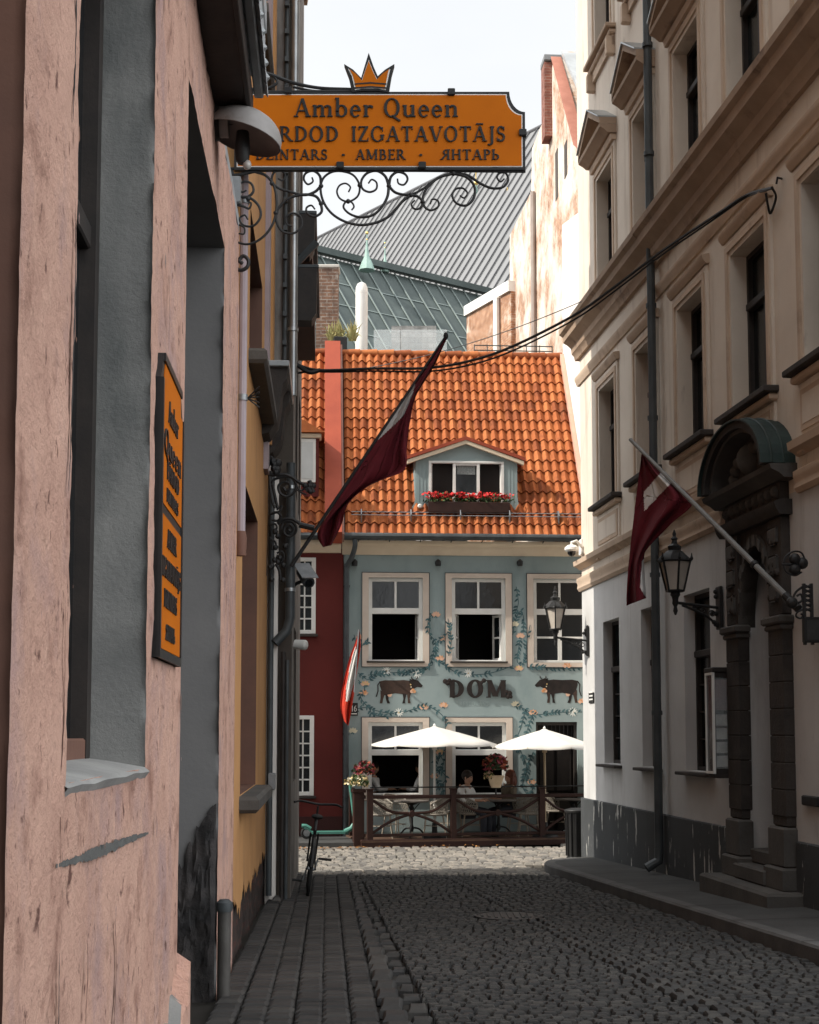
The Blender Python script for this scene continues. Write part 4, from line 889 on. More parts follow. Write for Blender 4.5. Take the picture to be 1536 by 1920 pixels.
wn.box(D, wx0+ww*.38, wx0+ww*.62, DF-.035, DF-.03, wz1-.28, wz1-.07, pmat('lace_curtain', (.30, .32, .31), (.16, .18, .18), 40, .9))
for sgn, hx in ((1, wx1-e), (-1, wx0+e)):
    u = D.u*(-sgn)*math.cos(1.2)-D.n*math.sin(1.2); fr = Fr(D.pt(hx, DF-.03, 0).xy, (u.x, u.y))
    for a, b, c, d_ in ((0, .04, wz0-.1, wz1-e), (.34, .38, wz0-.1, wz1-e), (.04, .34, wz1-e-.04, wz1-e), (.04, .34, wz0+.12, wz0+.15)): wn.box(fr, a, b, -.015, .015, c, d_, M_white)
wn.build('dormer_window', do)
# painted garlands, cows, lettering
M_vine = pmat('painted_vine', (.055, .11, .125), (.04, .08, .09), 6, .85); M_leaf = pmat('painted_leaf', (.10, .19, .20), (.06, .12, .14), 9, .85)
FLC = {'o': pmat('painted_orange', (.68, .34, .17), (.6, .27, .12), 14, .85), 'p': pmat('painted_peach', (.72, .48, .34), (.66, .38, .27), 14, .85), 'y': pmat('painted_yellow', (.68, .52, .25), (.62, .42, .18), 14, .85), 'w': pmat('painted_white', (.74, .76, .72), (.66, .68, .65), 14, .85), 'c': pmat('painted_cream', (.70, .66, .5), (.62, .56, .42), 14, .85)}
def W2(px, py): return D.hit(px, py)
mu = MB(); LV = [0]
def leaf(mb, x, z, a, l, wd, mat):
    LV[0] = (LV[0]+1) % 9; d = .0035+.0003*LV[0]; ca, sa = math.cos(a), math.sin(a); pts = []
    for f, g_ in ((0, 0), (.3, .5), (.65, .42), (1, 0), (.65, -.42), (.3, -.5)): u, v = f*l, g_*wd; pts.append((x+u*ca-v*sa, z+u*sa+v*ca))
    n = D.n*.026 if onband(x, z) else Vector((0, 0, 0))
    mb.add([D.pt(s, d, zz)+n for s, zz in pts], [tuple(range(6))], mat)
def onband(x, z): return any(a-.02 < x < b+.02 and c-.02 < z < e+.02 for a, b, c, e in wins)
def vine(pts, leaves=True, r=.0075, ll=.1):
    P = spline([(*W2(*p), 0) for p in pts], 7)
    for i in range(len(P)-1):
        a, b = P[i], P[i+1]; t = (b-a); q = Vector((-t.y, t.x, 0)).normalized()*r; n = D.n*(.026 if onband(a.x, a.y) or onband(b.x, b.y) else 0)
        mu.add([D.pt(p.x, .0028, p.y)+n for p in (a-q, b-q, b+q, a+q)], [(0, 1, 2, 3)], M_vine)
    if leaves:
        acc = 0
        for i in range(len(P)-1):
            a, b = P[i], P[i+1]; acc += (b-a).length
            if acc > .055:
                acc = 0; an = math.atan2(b.y-a.y, b.x-a.x)
                for sg_ in (-1, 1):
                    if random.random() < .72: leaf(mu, a.x, a.y, an+sg_*random.uniform(.55, 1.0), ll*random.uniform(.7, 1.2), .042, random.choice((M_vine, M_leaf, M_leaf)))
def flower(px, py, k, r=.085):
    x, z = W2(px, py)
    if k == 'w':
        for i in range(11): leaf(mu, x, z, 2*PI*i/11, r*1.25, .03, FLC['w'])
        leaf(mu, x-.02, z, 0, .04, .04, FLC['y']); return
    for i in range(5): leaf(mu, x, z-.04, PI*.5+(i-2)*.55, r*1.35, .065, FLC[k] if i % 2 else FLC['p' if k != 'c' else 'c'])
    for a in (PI*1.25, PI*1.6): leaf(mu, x, z-.03, a, .06, .03, M_leaf)
random.seed(11)
for v in ([(815, 1150), (804, 1160), (803, 1185), (817, 1205), (812, 1230), (804, 1250), (790, 1259), (745, 1263)], [(840, 1185), (830, 1198), (819, 1205), (818, 1235), (838, 1250), (858, 1262), (880, 1265), (908, 1264), (935, 1258), (962, 1248)],
          [(962, 1190), (966, 1165), (976, 1146), (982, 1160), (981, 1185)], [(975, 1200), (970, 1240), (984, 1240), (988, 1200), (994, 1172)], [(993, 1250), (1030, 1253), (1092, 1253)], [(664, 1190), (668, 1205), (680, 1210), (690, 1203)],
          [(690, 1266), (720, 1262), (780, 1259), (812, 1246)], [(672, 1262), (690, 1274), (705, 1264), (725, 1262)], [(672, 1275), (684, 1290), (676, 1305), (690, 1325), (712, 1334), (745, 1338), (775, 1330), (800, 1324), (826, 1338), (840, 1358)],
          [(662, 1330), (690, 1327), (700, 1340), (735, 1345)], [(965, 1322), (985, 1330), (1005, 1340), (1040, 1336), (1092, 1335)], [(985, 1330), (978, 1360), (968, 1390), (972, 1410)], [(1000, 1340), (990, 1365), (984, 1385)],
          [(815, 1405), (832, 1430), (818, 1455), (832, 1485), (820, 1500)], [(835, 1405), (816, 1430), (836, 1458), (818, 1482)], [(975, 1405), (988, 1440), (980, 1475), (1000, 1500)], [(1000, 1410), (984, 1450), (1000, 1470), (990, 1500)], [(841, 1230), (846, 1200), (840, 1160)], [(968, 1100), (972, 1130), (966, 1150)]):
    vine(v)
for f in ((818, 1152, 'p'), (832, 1197, 'p'), (825, 1234, 'o'), (725, 1258, 'w'), (782, 1263, 'w'), (878, 1262, 'w'), (976, 1192, 'p'), (973, 1253, 'y'), (1063, 1248, 'o'), (685, 1282, 'y'), (682, 1299, 'o'), (748, 1336, 'w'), (795, 1326, 'y'), (832, 1322, 'o'), (967, 1320, 'c'), (1000, 1336, 'o'), (1075, 1335, 'w'), (825, 1410, 'y'), (815, 1455, 'p'), (997, 1466, 'o'), (662, 1370, 'c'), (965, 1170, 'c'), (1092, 1315, 'o'), (676, 1195, 'p')): flower(*f)
mu.build('painted_garland', dh)
M_cow = pmat('painted_cow_brown', (.045, .03, .024), (.075, .045, .035), 5, .85); M_cowdark = pmat('painted_cow_dark', (.018, .014, .013), (.03, .022, .02), 6, .85)
for mir in (0, 1):
    cw = MB(); f = lambda x, y: W2(640+((1685-x) if mir else x)/3.268, 1230+(y-(3 if mir else 0))/3.268)
    body = [(238, 155), (270, 148), (330, 150), (385, 147), (415, 151), (440, 165), (442, 200), (428, 232), (400, 238), (360, 232), (330, 228), (300, 236), (265, 242), (247, 215), (236, 182)]
    for k, (pts, mt) in enumerate(((body, M_cow if not mir else M_cowdark), ([(412, 152), (442, 141), (470, 150), (500, 182), (490, 193), (465, 190), (444, 202)], M_cowdark), ([(240, 208), (266, 235), (256, 270), (252, 290), (236, 290), (241, 260)], M_cow), ([(270, 235), (290, 233), (290, 268), (300, 290), (282, 291), (273, 262)], M_cowdark), ([(376, 230), (400, 232), (392, 265), (391, 290), (374, 291), (381, 262)], M_cowdark), ([(404, 230), (428, 222), (420, 260), (425, 290), (408, 290), (406, 262)], M_cow), ([(418, 140), (440, 146), (436, 158), (420, 152)], M_cowdark), ([(282, 238), (312, 232), (305, 250), (290, 250)], FLC['p']))):
        q = [f(*p) for p in pts]
        cw.add([D.pt(s, .004+.0006*k, z) for s, z in q], [tuple(range(len(q)))], mt)
    for pl_, r in (([(238, 156), (224, 178), (226, 215), (214, 250)], .012), ([(440, 143), (430, 135), (432, 126)], .01), ([(456, 143), (466, 136), (466, 126)], .01)):
        cw.tube([D.pt(*(lambda q: (q[0], .006, q[1]))(f(*p))) for p in pl_], r, M_cowdark, 5)
    for (x, y), c_ in (((440, 210), 'o'), ((432, 218), 'p'), ((448, 218), 'o'), ((425, 175), 'y'), ((428, 190), 'c')):
        q = f(x, y); cw.lathe(D.pt(q[0], .006, q[1]), [(.035 if y > 200 else .014, 0), (.03 if y > 200 else .012, .006)], FLC[c_], 9, D.n)
    cw.build('painted_cow', dh, 0)
# separate things fixed to the facade
def pl_fr(px, py, d=0): return D.hp(px, py, d)
ls = MB(); Pen.T = .27; Pen.t = .12
write(ls, D, 'DOM', -.33, .93, 2.97, .37, .02, .05, M_cowdark, .07)
for cx_, cz_, r in ((-.40, 3.31, .055), (-.35, 3.27, .05), (-.31, 3.33, .045), (.42, 3.33, .05), (.37, 3.29, .04), (.96, 3.06, .06), (.93, 2.99, .05), (.99, 2.99, .04), (.9, 3.1, .04)): ls.lathe(D.pt(cx_, .02, cz_), [(r, 0), (r*.9, .03), (r*.4, .04)], M_cowdark, 9, D.n)
for x in (-.25, .1, .35, .8): ls.tube([D.pt(x, 0, 3.1), D.pt(x, .03, 3.1)], .012, M_iron, 6)
Pen.T = .13; Pen.t = .06
write(ls, D, 'RESTORĀNS', -.1, .52, 2.80, .085, .001, .004, pmat('faded_white_lettering', (.40, .48, .48), (.34, .43, .43), 9, .85), .1)
Pen.T = .17; Pen.t = .065
tag(ls.build('restaurant_sign'), 'dark raised letters reading DOM with small faded RESTORĀNS below, on the teal facade', 'sign')
for i, px in enumerate((665, 821, 974)):
    p = pl_fr(px, 1056); t = thing('facade_lamp', ('small round black lamp above the first upper window by the red house', 'small round black lamp between the two upper open windows, under the cornice', 'small round black lamp under the cornice, nearest the white corner house')[i], 'lamp', p, 'small lamps under the eaves of the teal house')
    b = MB(); b.lathe(p, [(.06, 0), (.06, .02), (.02, .03), (.02, .07)], M_iron, 12, D.n); b.build('mount', t)
    b = MB(); b.lathe(p+D.n*.1-Vector((0, 0, .07)), [(.055, 0), (.06, .05), (.06, .1), (.02, .14)], M_iron, 12); b.build('lamp_head', t)
hn = MB(); a, b = W2(657, 1318), W2(671, 1342); hn.box(D, a[0], b[0], .012, .03, b[1], a[1], M_iron, .004)
write(hn, D, '16', a[0]+.02, b[0]-.015, b[1]+.09, .12, .03, .033, M_white, .08); hn.box(D, a[0]+.02, b[0]-.02, .03, .033, b[1]+.03, b[1]+.05, M_white)
tag(hn.build('house_number_plate'), 'dark house number plate reading 16 beside the flag on the teal wall', 'sign')
# ------------------------------------------------------------------ the red house
rh = thing('red_house', 'dark oxblood red house with white small-paned windows, left of the teal restaurant', 'building', (-3, 30, 0))
hs = [(-4.3, -3.13, 4.30, 5.91, .08), (-4.3, -3.15, .93, 2.59, .08)]
wl = MB(); wall_grid(wl, D, -6.2, S0-.01, 0, 6.1, hs, .03, M_red, .08)
wl.box(D, -6.2, S0-.3, -6, -.4, 0, 6.2, M_room); wl.box(D, -6.2, S0-.02, 0, .05, 0, .5, pmat('dark_red_foot', (.06, .02, .018), (.045, .017, .015), 2, .9, .2, 20))
wl.build('wall', rh)
cn = MB(); moulding(cn, D, -6.2, S0-.06, [(.0, 6.0), (.08, 6.02), (.14, 6.1), (.22, 6.16), (.22, 6.26), (0, 6.28)], M_cream); cn.tube([D.pt(-6.2, .36, 6.32), D.pt(S0-.12, .36, 6.33)], .07, M_darkpipe, 8); cn.build('cornice', rh)
for a, b, c, e, q in hs:
    wn = MB()
    for x0, x1, z0, z1 in ((a, a+.09, c, e), (b-.09, b, c, e), (a+.09, b-.09, c, c+.08), (a+.09, b-.09, e-.08, e)): wn.box(D, x0, x1, -.05, .045, z0, z1, M_white, .006)
    for k in range(1, 6): z = c+.08+(e-c-.16)*k/6; wn.box(D, a+.09, b-.09, -.05, -.02, z-.015, z+.015, M_white)
    for f in (.5, .8): x = a+(b-a)*f; wn.box(D, x-.015, x+.015, -.05, -.02, c+.08, e-.08, M_white)
    wn.box(D, a-.05, b+.05, .0, .1, c-.06, c-.005, M_stonedark, .008)
    wo = wn.build('window', rh); p = MB(); p.quad(D.pt(a, -.04, c), D.pt(b, -.04, c), D.pt(b, -.04, e), D.pt(a, -.04, e), M_glass); p.build('pane', wo)
rf = MB(); tiled(rf, -6.2, -2.95, 0, 1, 18)
rf.add([roofp(-6.2, 0, -.03), roofp(S0, 0, -.03), roofp(S0, 1, -.03), roofp(-6.2, 1, -.03)], [(0, 1, 2, 3)], M_darkwood)
rf.add([roofp(-6.2, 1, -.03), roofp(S0, 1, -.03), D.pt(S0, RD-3, RZ-.9), D.pt(-6.2, RD-3, RZ-.9)], [(0, 1, 2, 3)], M_darkwall)
for k in range(8): rf.tube([roofp(-6.2+.41*k, 1, .03), roofp(-5.78+.41*k, 1, .045)], [.085, .1], random.choice(M_tiles), 10)
rf.build('roof', rh, 50)
pw = MB(); pw.prism([roofp(-2.95, -.02, -.1), roofp(-2.95, 1.03, -.1), roofp(-2.95, 1.03, .26), roofp(-2.95, -.02, .26)], D.u*.36, M_tilered)
pw.prism([roofp(-2.585, -.02, -.05), roofp(-2.585, 1.02, -.05), roofp(-2.585, 1.02, .2), roofp(-2.585, -.02, .2)], D.u*.04, pmat('lead_flashing', (.34, .19, .15), (.28, .15, .12), 3, .7))
pw.build('parapet', rh)
dm = MB(); DF2 = -.2; a_, zt_ = D.hit(566, 818, DF2); b_, zb_ = D.hit(598, 905, DF2); a_ = b_-1.1
dm.box(D, a_, b_, -1.2, DF2-.01, zb_-.3, zt_, M_red); dm.box(D, a_+.08, b_-.07, DF2-.01, DF2+.02, zb_, zt_-.05, M_white, .01)
for x0, x1 in ((a_+.14, (a_+b_)/2-.03), ((a_+b_)/2+.03, b_-.13)): dm.box(D, x0, x1, DF2+.02, DF2+.03, zb_+.08, zt_-.13, pmat('white_shutter', (.6, .61, .6), (.54, .55, .54), 4, .6))
dm.box(D, a_-.05, b_+.05, -.5, DF2+.06, zt_-.04, zt_+.06, M_cream, .02)
do = dm.build('dormer', rh); r2 = MB(); r2.prism([D.pt(a_-.15, DF2+.12, zt_+.07), D.pt(b_+.12, DF2+.12, zt_+.07), D.pt((a_+b_)/2, DF2+.12, zt_+.45)], -D.n*1.4, M_tiles[0]); r2.build('dormer_roof', do)
sh = thing('unseen_side_blocker', 'unseen plain block added left of the red house to cast shade on it', 'building', (-10, 32, 0))  # added out of view, shaped to throw shade on red house and lower roof
b = MB(); b.hexa([Vector(p) for p in ((-16, 28.2, 0), (-6.05, 28.2, 0), (-6.05, 29.3, 0), (-16, 29.3, 0), (-16, 28.2, 11.9), (-6.05, 28.2, 11.9), (-6.05, 29.3, 11.9), (-16, 29.3, 11.9))], M_greywall)
b.hexa([Vector(p) for p in ((-16, 29.3, 0), (-6.6, 29.3, 0), (-6.6, 38, 0), (-16, 38, 0), (-16, 29.3, 11.9), (-6.6, 29.3, 11.9), (-6.6, 38, 11.9), (-16, 38, 11.9))], M_greywall); b.build('wall', sh)
b = MB(); b.prism([(-16.3, 28, 11.9), (-5.9, 28, 11.9), (-11, 28, 12.6)], (0, 10, 0), M_slate); b.build('roof', sh)
# ------------------------------------------------------------------ gable house behind, right of the restaurant
gb = thing('gable_house', 'tall white house whose side gable shows patches of bare orange brick, above the tiled roof', 'building', D.pt(4, -4, 0))
G = Fr(D.pt(2.70, 0, 0).xy, D.n)
gp = [G.hit(*p) for p in ((1080, 272), (1038, 110), (1023, 215), (998, 278), (996, 360), (956, 442), (956, 655))]
wl = MB(); s_e = gp[0][0]
wl.poly(G, [(0.6, 0), (.6, gp[0][1]-.9), gp[0]]+gp[1:]+[(gp[-1][0], 0)], -.5, 0, M_firewall)
wl.poly(G, [(0.61, 0), (.61, gp[0][1]-2.0), (-2.9, gp[0][1]-1.2), (-2.9, 0)], -.5, .012, M_whitewall)
wl.build('wall', gb)
v = MB(); c1_, c2_ = gp[0], gp[1]; v.poly(G, [(.65, c1_[1]-1.0), c1_, c2_, (c2_[0]-.03, c2_[1]+.07), (c1_[0], c1_[1]+.13), (.65, c1_[1]-.88)], -.2, .06, pmat('red_verge', (.40, .17, .12), (.32, .13, .09), 3, .8)); v.build('verge', gb)
v = MB(); pa, pb = G.pt(.8, -.2, c1_[1]-.75), G.pt(c2_[0], -.2, c2_[1]+.1); v.hexa([pa, pa+D.u*9, pb+D.u*9, pb, pa+Vector((0, 0, .12)), pa+D.u*9+Vector((0, 0, .12)), pb+D.u*9+Vector((0, 0, .12)), pb+Vector((0, 0, .12))], M_slate)
v.build('roof', gb)
ck = MB(); pc = at(1030, 270, 34.6); sz = .42
ck.wbox((pc.x+.02, pc.y, pc.z+.1), .34, .5, 1.92, brickmat('red_brick', (.30, .105, .07), (.22, .075, .052), (.3, .2, .16)), math.atan(.066)); pt_ = at(1040, 122, 34.6)
ck.wbox((pt_.x+.06, pt_.y, pt_.z-.02), .74, .6, .16, M_lead, math.atan(.066), .02); ck.build('chimney', gb)
pp = MB(); q0 = G.hit(999, 360, .08); pp.tube([G.pt(q0[0], .08, z) for z in (q0[1], 10)], .07, pmat('brown_pipe', (.36, .30, .27), (.3, .25, .22), 3, .6), 8)
pp.build('downpipe', gb)
for (a, b) in (((1043, 285), (1046, 370)), ((1060, 270), (1062, 330))):
    s0_, z0_ = G.hit(*a); s1_, z1_ = G.hit(*b); pp = MB(); pp.box(G, s0_-.1, s0_+.25, -.01, .012, z1_, z0_, M_darkwall); pp.build('slit_window', gb)

rw_ = thing('rear_brick_wall', 'worn orange brick wall under a white sloping coping, behind the roof ridge', 'wall', at(915, 600, 43))
lp, rp_ = at(875, 575, 45), at(958, 527, 41); BW = Fr(lp.xy, (rp_.x-lp.x, rp_.y-lp.y)); ln = (rp_-lp).xy.length
w_ = MB(); w_.poly(BW, [(0, 8), (ln, 8), (ln, rp_.z-.3), (0, lp.z-.3)], -.4, 0, M_firebrick); w_.build('wall', rw_)
w_ = MB(); w_.poly(BW, [(-.05, lp.z-.3), (ln, rp_.z-.3), (ln, rp_.z+.02), (-.05, lp.z+.02)], -.5, .08, M_white); w_.build('coping', rw_)
w_ = MB(); pq = BW.hit(931, 560, .1); w_.tube([BW.pt(pq[0], .1, z) for z in (pq[1], pq[1]-.3, 9)], .1, M_white, 8); w_.build('flue_pipe', rw_)
# ------------------------------------------------------------------ roof terrace behind the ridge
tr = thing('roof_terrace', 'flat roof terrace with low metal railing behind the tiled ridge', 'terrace', D.pt(0, -5, 10.5))
t_ = MB(); t_.box(D, -3.2, 2.6, -8, RD-.3, 9.6, 10.75, M_darkwall); t_.build('deck', tr)
t_ = MB(); zr_ = at(900, 655, 34).z
for z in (zr_, zr_-.12): t_.tube([D.pt(.65, -3.6, z), D.pt(2.55, -3.6, z)], .014, M_darkpipe, 6)
for k in range(7): t_.tube([D.pt(.65+.316*k, -3.6, 10.7), D.pt(.65+.316*k, -3.6, zr_+.02)], .014, M_darkpipe, 6)
t_.build('railing', tr)
M_clear, nn, pb_ = nodes_of('clear_glass'); pb_.inputs['Base Color'].default_value = (.75, .82, .84, 1); pb_.inputs['Roughness'].default_value = .08; pb_.inputs['Alpha'].default_value = .28
t_ = MB(); a_, b_ = at(701, 618, 34), at(838, 618, 34)
for f0, f1 in ((0, .36), (.37, 1)): t_.hexa([a_.lerp(b_, f0)+Vector((0, y, z)) if k in (0, 3) else a_.lerp(b_, f1)+Vector((0, y, z)) for z in (-1.0, 0) for k, y in enumerate((0, 0, .02, .02))], M_clear)
tag(t_.build('glass_screen'), 'clear glass wind screen standing on the roof terrace behind the ridge', 'screen')
st_ = MB(); c_ = at(776, 660, 36); st_.wbox((c_.x, c_.y, c_.z-.6), 1.15, .6, 1.2, brickmat('pale_stone_block', (.40, .41, .41), (.30, .31, .31), (.2, .2, .2), bw=.32, bh=.14)); tag(st_.build('stone_chimney'), 'low pale stone chimney seen through the glass screen', 'chimney')
bc = MB(); p = at(614, 640, 36); bc.wbox((p.x, p.y, p.z-1.5), .56, .56, 3.35, M_chimbrick); bc.wbox((p.x, p.y, p.z+1.85), .62, .62, .09, pmat('pale_cap', (.5, .48, .44), (.4, .38, .35), 4, .8), 0, .02)
tag(bc.build('brick_chimney'), 'old square brown brick chimney rising left of the white flue', 'chimney')
vp = MB(); p = at(678, 660, 35.2); vp.lathe((p.x, p.y, p.z-.5), [(.155, 0), (.155, 2.0), (.158, 2.0), (.158, 2.05), (.155, 2.05), (.15, 2.15), (.11, 2.25), (.03, 2.3)], M_white, 24)
tag(vp.build('flue_pipe'), 'tall round topped white metal flue behind the tiled ridge', 'pipe')
pg = thing('roof_planter', 'black square planter with dry grasses on the roof terrace', 'planter', at(637, 660, 34.5))
b = MB(); p = at(637, 662, 34.5); b.wbox((p.x, p.y, p.z-.1), .32, .32, .48, M_iron, .2, .02); b.build('pot', pg)
b = MB(); random.seed(5); M_dry = pmat('dry_grass', (.42, .36, .16), (.30, .30, .12), 9, .8)
for k in range(150):
    a = random.uniform(0, 2*PI); r = random.uniform(0, .42); h = random.uniform(.2, .62); q = Vector((p.x+random.uniform(-.1, .1)+random.choice((0, .32, -.2)), p.y, p.z+.3))
    e = q+Vector((math.cos(a)*r*.7, math.sin(a)*r*.7, h-r*.5)); m_ = (q+e)/2+Vector((0, 0, .12)); sd_ = Vector((.008, 0, 0))
    b.add([q-sd_, q+sd_, m_+sd_*1.5, m_-sd_*1.5, e], [(0, 1, 2, 3), (3, 2, 4)], M_dry)
b.build('grasses', pg)
# ------------------------------------------------------------------ cathedral roofs far behind
ca = thing('cathedral', 'large cathedral with grey seamed roof and lower green copper roof, in the distance', 'building', (5, 70, 0))
CU, CV = Vector((-.605, .796, 0)), Vector((.796, .605, 0)); UP = Vector((0, 0, 1))
def seamed(name, top, run, down, l0, l1, ln, step, m_sheet, m_rib, laps=0, r=.05, m_lap=None):
    b = MB(); nrm = run.cross(down).normalized(); nrm = nrm if nrm.z > 0 else -nrm
    b.prism([top+run*l0, top+run*l1, top+run*l1+down*ln, top+run*l0+down*ln], -nrm*.3, m_sheet)
    k = l0
    while k < l1:
        a = top+run*k+nrm*.03; b.prism([a-run*r*.5, a+run*r*.5, a+run*r*.5+nrm*r, a-run*r*.5+nrm*r], down*ln, m_rib); k += step
    for j in range(1, laps+1):
        for q in range(int((l1-l0)/step)):
            a = top+run*(l0+step*q)+down*(ln*j/laps+random.choice((0, .25, -.2)))+nrm*.012; b.prism([a, a+down*.05, a+down*.05+nrm*.02, a+nrm*.02], run*step*.97, m_lap or m_rib)
    return b.build(name, ca)
gr0 = at(990, 250, 72); dn = (-CV*math.cos(math.radians(56))-UP*math.sin(math.radians(56)))
seamed('grey_roof', gr0, CU, dn, -22, 75, 34, .66, M_lead, M_leadrib, 0, .055)
b = MB(); b.tube([gr0-CU*22, gr0+CU*75], .12, M_leadrib, 8); b.build('ridge_cap', ca)
gn0 = at(590, 478, 54); dn2 = (-CU*math.cos(math.radians(52))-UP*math.sin(math.radians(52)))
seamed('green_roof', gn0, CV, dn2, -12, 22, 15, .72, M_green, M_greenrib, 9, .04)
b = MB(); b.prism([gn0-CV*12+UP*.05, gn0+CV*22+UP*.05, gn0+CV*22+UP*.3, gn0-CV*12+UP*.3], -CU*.3, M_green); b.build('green_roof_ridge', ca)
b = MB(); 
for o_, du, l0, l1, dv in ((gn0+CU*1.0, CV, -12, 22, CU*8), (gr0+CV*1, CU, -22, 75, CV*12)):
    b.prism([o_+du*l0-UP*o_.z, o_+du*l1-UP*o_.z, o_+du*l1+UP*-.8, o_+du*l0+UP*-.8], dv, M_greywall)
b.build('wall', ca)
def spire(px, py0, py1, Y, rb_, name='spire'):
    p = at(px, py1, Y); q = at(px, py0, Y); h = q.z-p.z; b = MB()
    b.lathe((p.x, p.y, p.z-.3), [(rb_*1.6, 0), (rb_*1.1, .3), (rb_*.5, .3+h*.2), (rb_*.28, .3+h*.45), (rb_*.1, .3+h*.8), (.03, .3+h)], M_verdigris, 8); b.ball((p.x, p.y, q.z-h*.08), rb_*.32, mat=M_gold); b.ball((p.x, p.y, q.z-h*.28), rb_*.2, mat=M_gold); b.build(name, ca)
spire(688, 432, 493, 54.5, .2); spire(722, 452, 497, 56, .11)
for px, py, Y in ((893, 438, 72), (952, 476, 69)):
    p = at(px, py, Y); b = MB(); wq = .62 if px < 900 else .7
    b.wbox((p.x, p.y, p.z), wq, 1.6, .85, M_lead, math.atan2(CU.y, CU.x)+PI/2); b.wbox((p.x-.12, p.y-.85, p.z+.1), .24, .12, .5, M_darkwall, 0)
    b.lathe((p.x, p.y, p.z+.82), [(.75, 0), (.5, .25), (.25, .8), (.09, 1.5), (.03, 2.1)], M_verdigris, 4); b.ball((p.x, p.y, p.z+2.7), .13, mat=M_gold); b.tube([(p.x, p.y, p.z+2.4), (p.x, p.y, p.z+3.4)], .03, M_gold, 5); b.build('roof_dormer', ca)
# ------------------------------------------------------------------ the amber hanging sign
M_amber = pmat('amber_enamel', (.52, .135, .002), (.46, .115, .002), 1.8, .6, .03, 30, 0, [((.42, .11, .002), 3, (1, 1, .4), .62, .8)], .12)
M_black = pmat('black_enamel', (.016, .016, .017), (.022, .022, .022), 6, .45, .03, 30)
o = L.pt(11.25, 0, 0); SG = Fr(o.xy, (1, 0))           # plane square to the wall, facing the viewer
def sp(px, py): return SG.hit(px, py)
sg = thing('hanging_sign', 'orange Amber Queen shop sign with a crown on a black scrolled iron bracket', 'sign', o+Vector((0, 0, 5)))
def ofs(pts, k):
    cx = sum(p[0] for p in pts)/len(pts); cz = sum(p[1] for p in pts)/len(pts); return [(cx+(x-cx)*k, cz+(z-cz)*k) for x, z in pts]
x0, zt = sp(441, 174); x1, zb = sp(985, 320); nx, _ = sp(955, 200); _, nz1 = sp(985, 212)
arcp = [(x1+(nx-x1)*math.sin(PI/2*k/8), nz1+(zt-nz1)*(1-math.cos(PI/2*k/8))) for k in range(9)]
def board(e): 
    a = [(x1-e+(nx-x1)*math.sin(PI/2*k/8), nz1-e+(zt-nz1)*(1-math.cos(PI/2*k/8))) for k in range(9)]
    return [(x0+e, zb+e), (x1-e, zb+e)]+a+[(x0+e, zt-e)]
b = MB(); b.poly(SG, board(0), -.03, .02, M_black); b.poly(SG, board(.022), .019, .022, M_white); b.poly(SG, board(.030), .021, .025, M_amber); b.build('board', sg)
b = MB(); write(b, SG, 'Amber Queen', *[sp(p, 222)[0] for p in (552, 862)], sp(700, 222)[1], sp(700, 188)[1]-sp(700, 222)[1], .02, .036, M_black, .07)
write(b, SG, 'PĀRDOD', *[sp(p, 268)[0] for p in (472, 638)], sp(700, 268)[1], sp(700, 240)[1]-sp(700, 268)[1], .02, .036, M_black, .07)
write(b, SG, 'IZGATAVOTĀJS', *[sp(p, 268)[0] for p in (659, 950)], sp(700, 268)[1], sp(700, 240)[1]-sp(700, 268)[1], .02, .036, M_black, .07)
for t_, a_, c_ in (('DZINTARS', 480, 616), ('·', 638, 652), ('AMBER', 667, 762), ('·', 783, 797), ('ЯНТАРЬ', 826, 938)): write(b, SG, t_, *[sp(p, 302)[0] for p in (a_, c_)], sp(700, 302)[1], sp(700, 283)[1]-sp(700, 302)[1], .02, .034, M_black, .05)
b.build('lettering', sg)
cq = lambda x, y: sp(380+x/2.477, 90+y/2.477)
cr = MB(); co_ = [cq(*p) for p in ((658, 82), (700, 108), (737, 146), (752, 95), (772, 30), (795, 95), (814, 138), (848, 108), (891, 82), (878, 130), (864, 214), (820, 206), (740, 206), (696, 212), (680, 140))]
cr.poly(SG, co_, -.03, .03, M_black)
ci = [cq(*p) for p in ((676, 104), (710, 130), (738, 162), (756, 110), (772, 64), (790, 110), (812, 156), (845, 124), (872, 106), (864, 140), (851, 204), (815, 196), (745, 196), (709, 203), (694, 140))]
cr.poly(SG, ci, .029, .033, M_white); cr.poly(SG, ofs(ci, .93), .032, .036, M_amber)
for y in (172, 190): cr.poly(SG, [cq(706, y+2), cq(780, y-4), cq(855, y+2), cq(854, y+8), cq(780, y+3), cq(707, y+8)], .035, .039, M_black)
cr.build('crown', sg)
ir = MB()
def scroll(pts, r=.011, r1=None, k=6):
    P = spline([SG.pt(*(lambda q: (q[0], -.005, q[1]))(cq(*p))) for p in pts], k); n = len(P)
    ir.tube(P, [r+((r1 or r)-r)*i/(n-1) for i in range(n)], M_iron, 7)
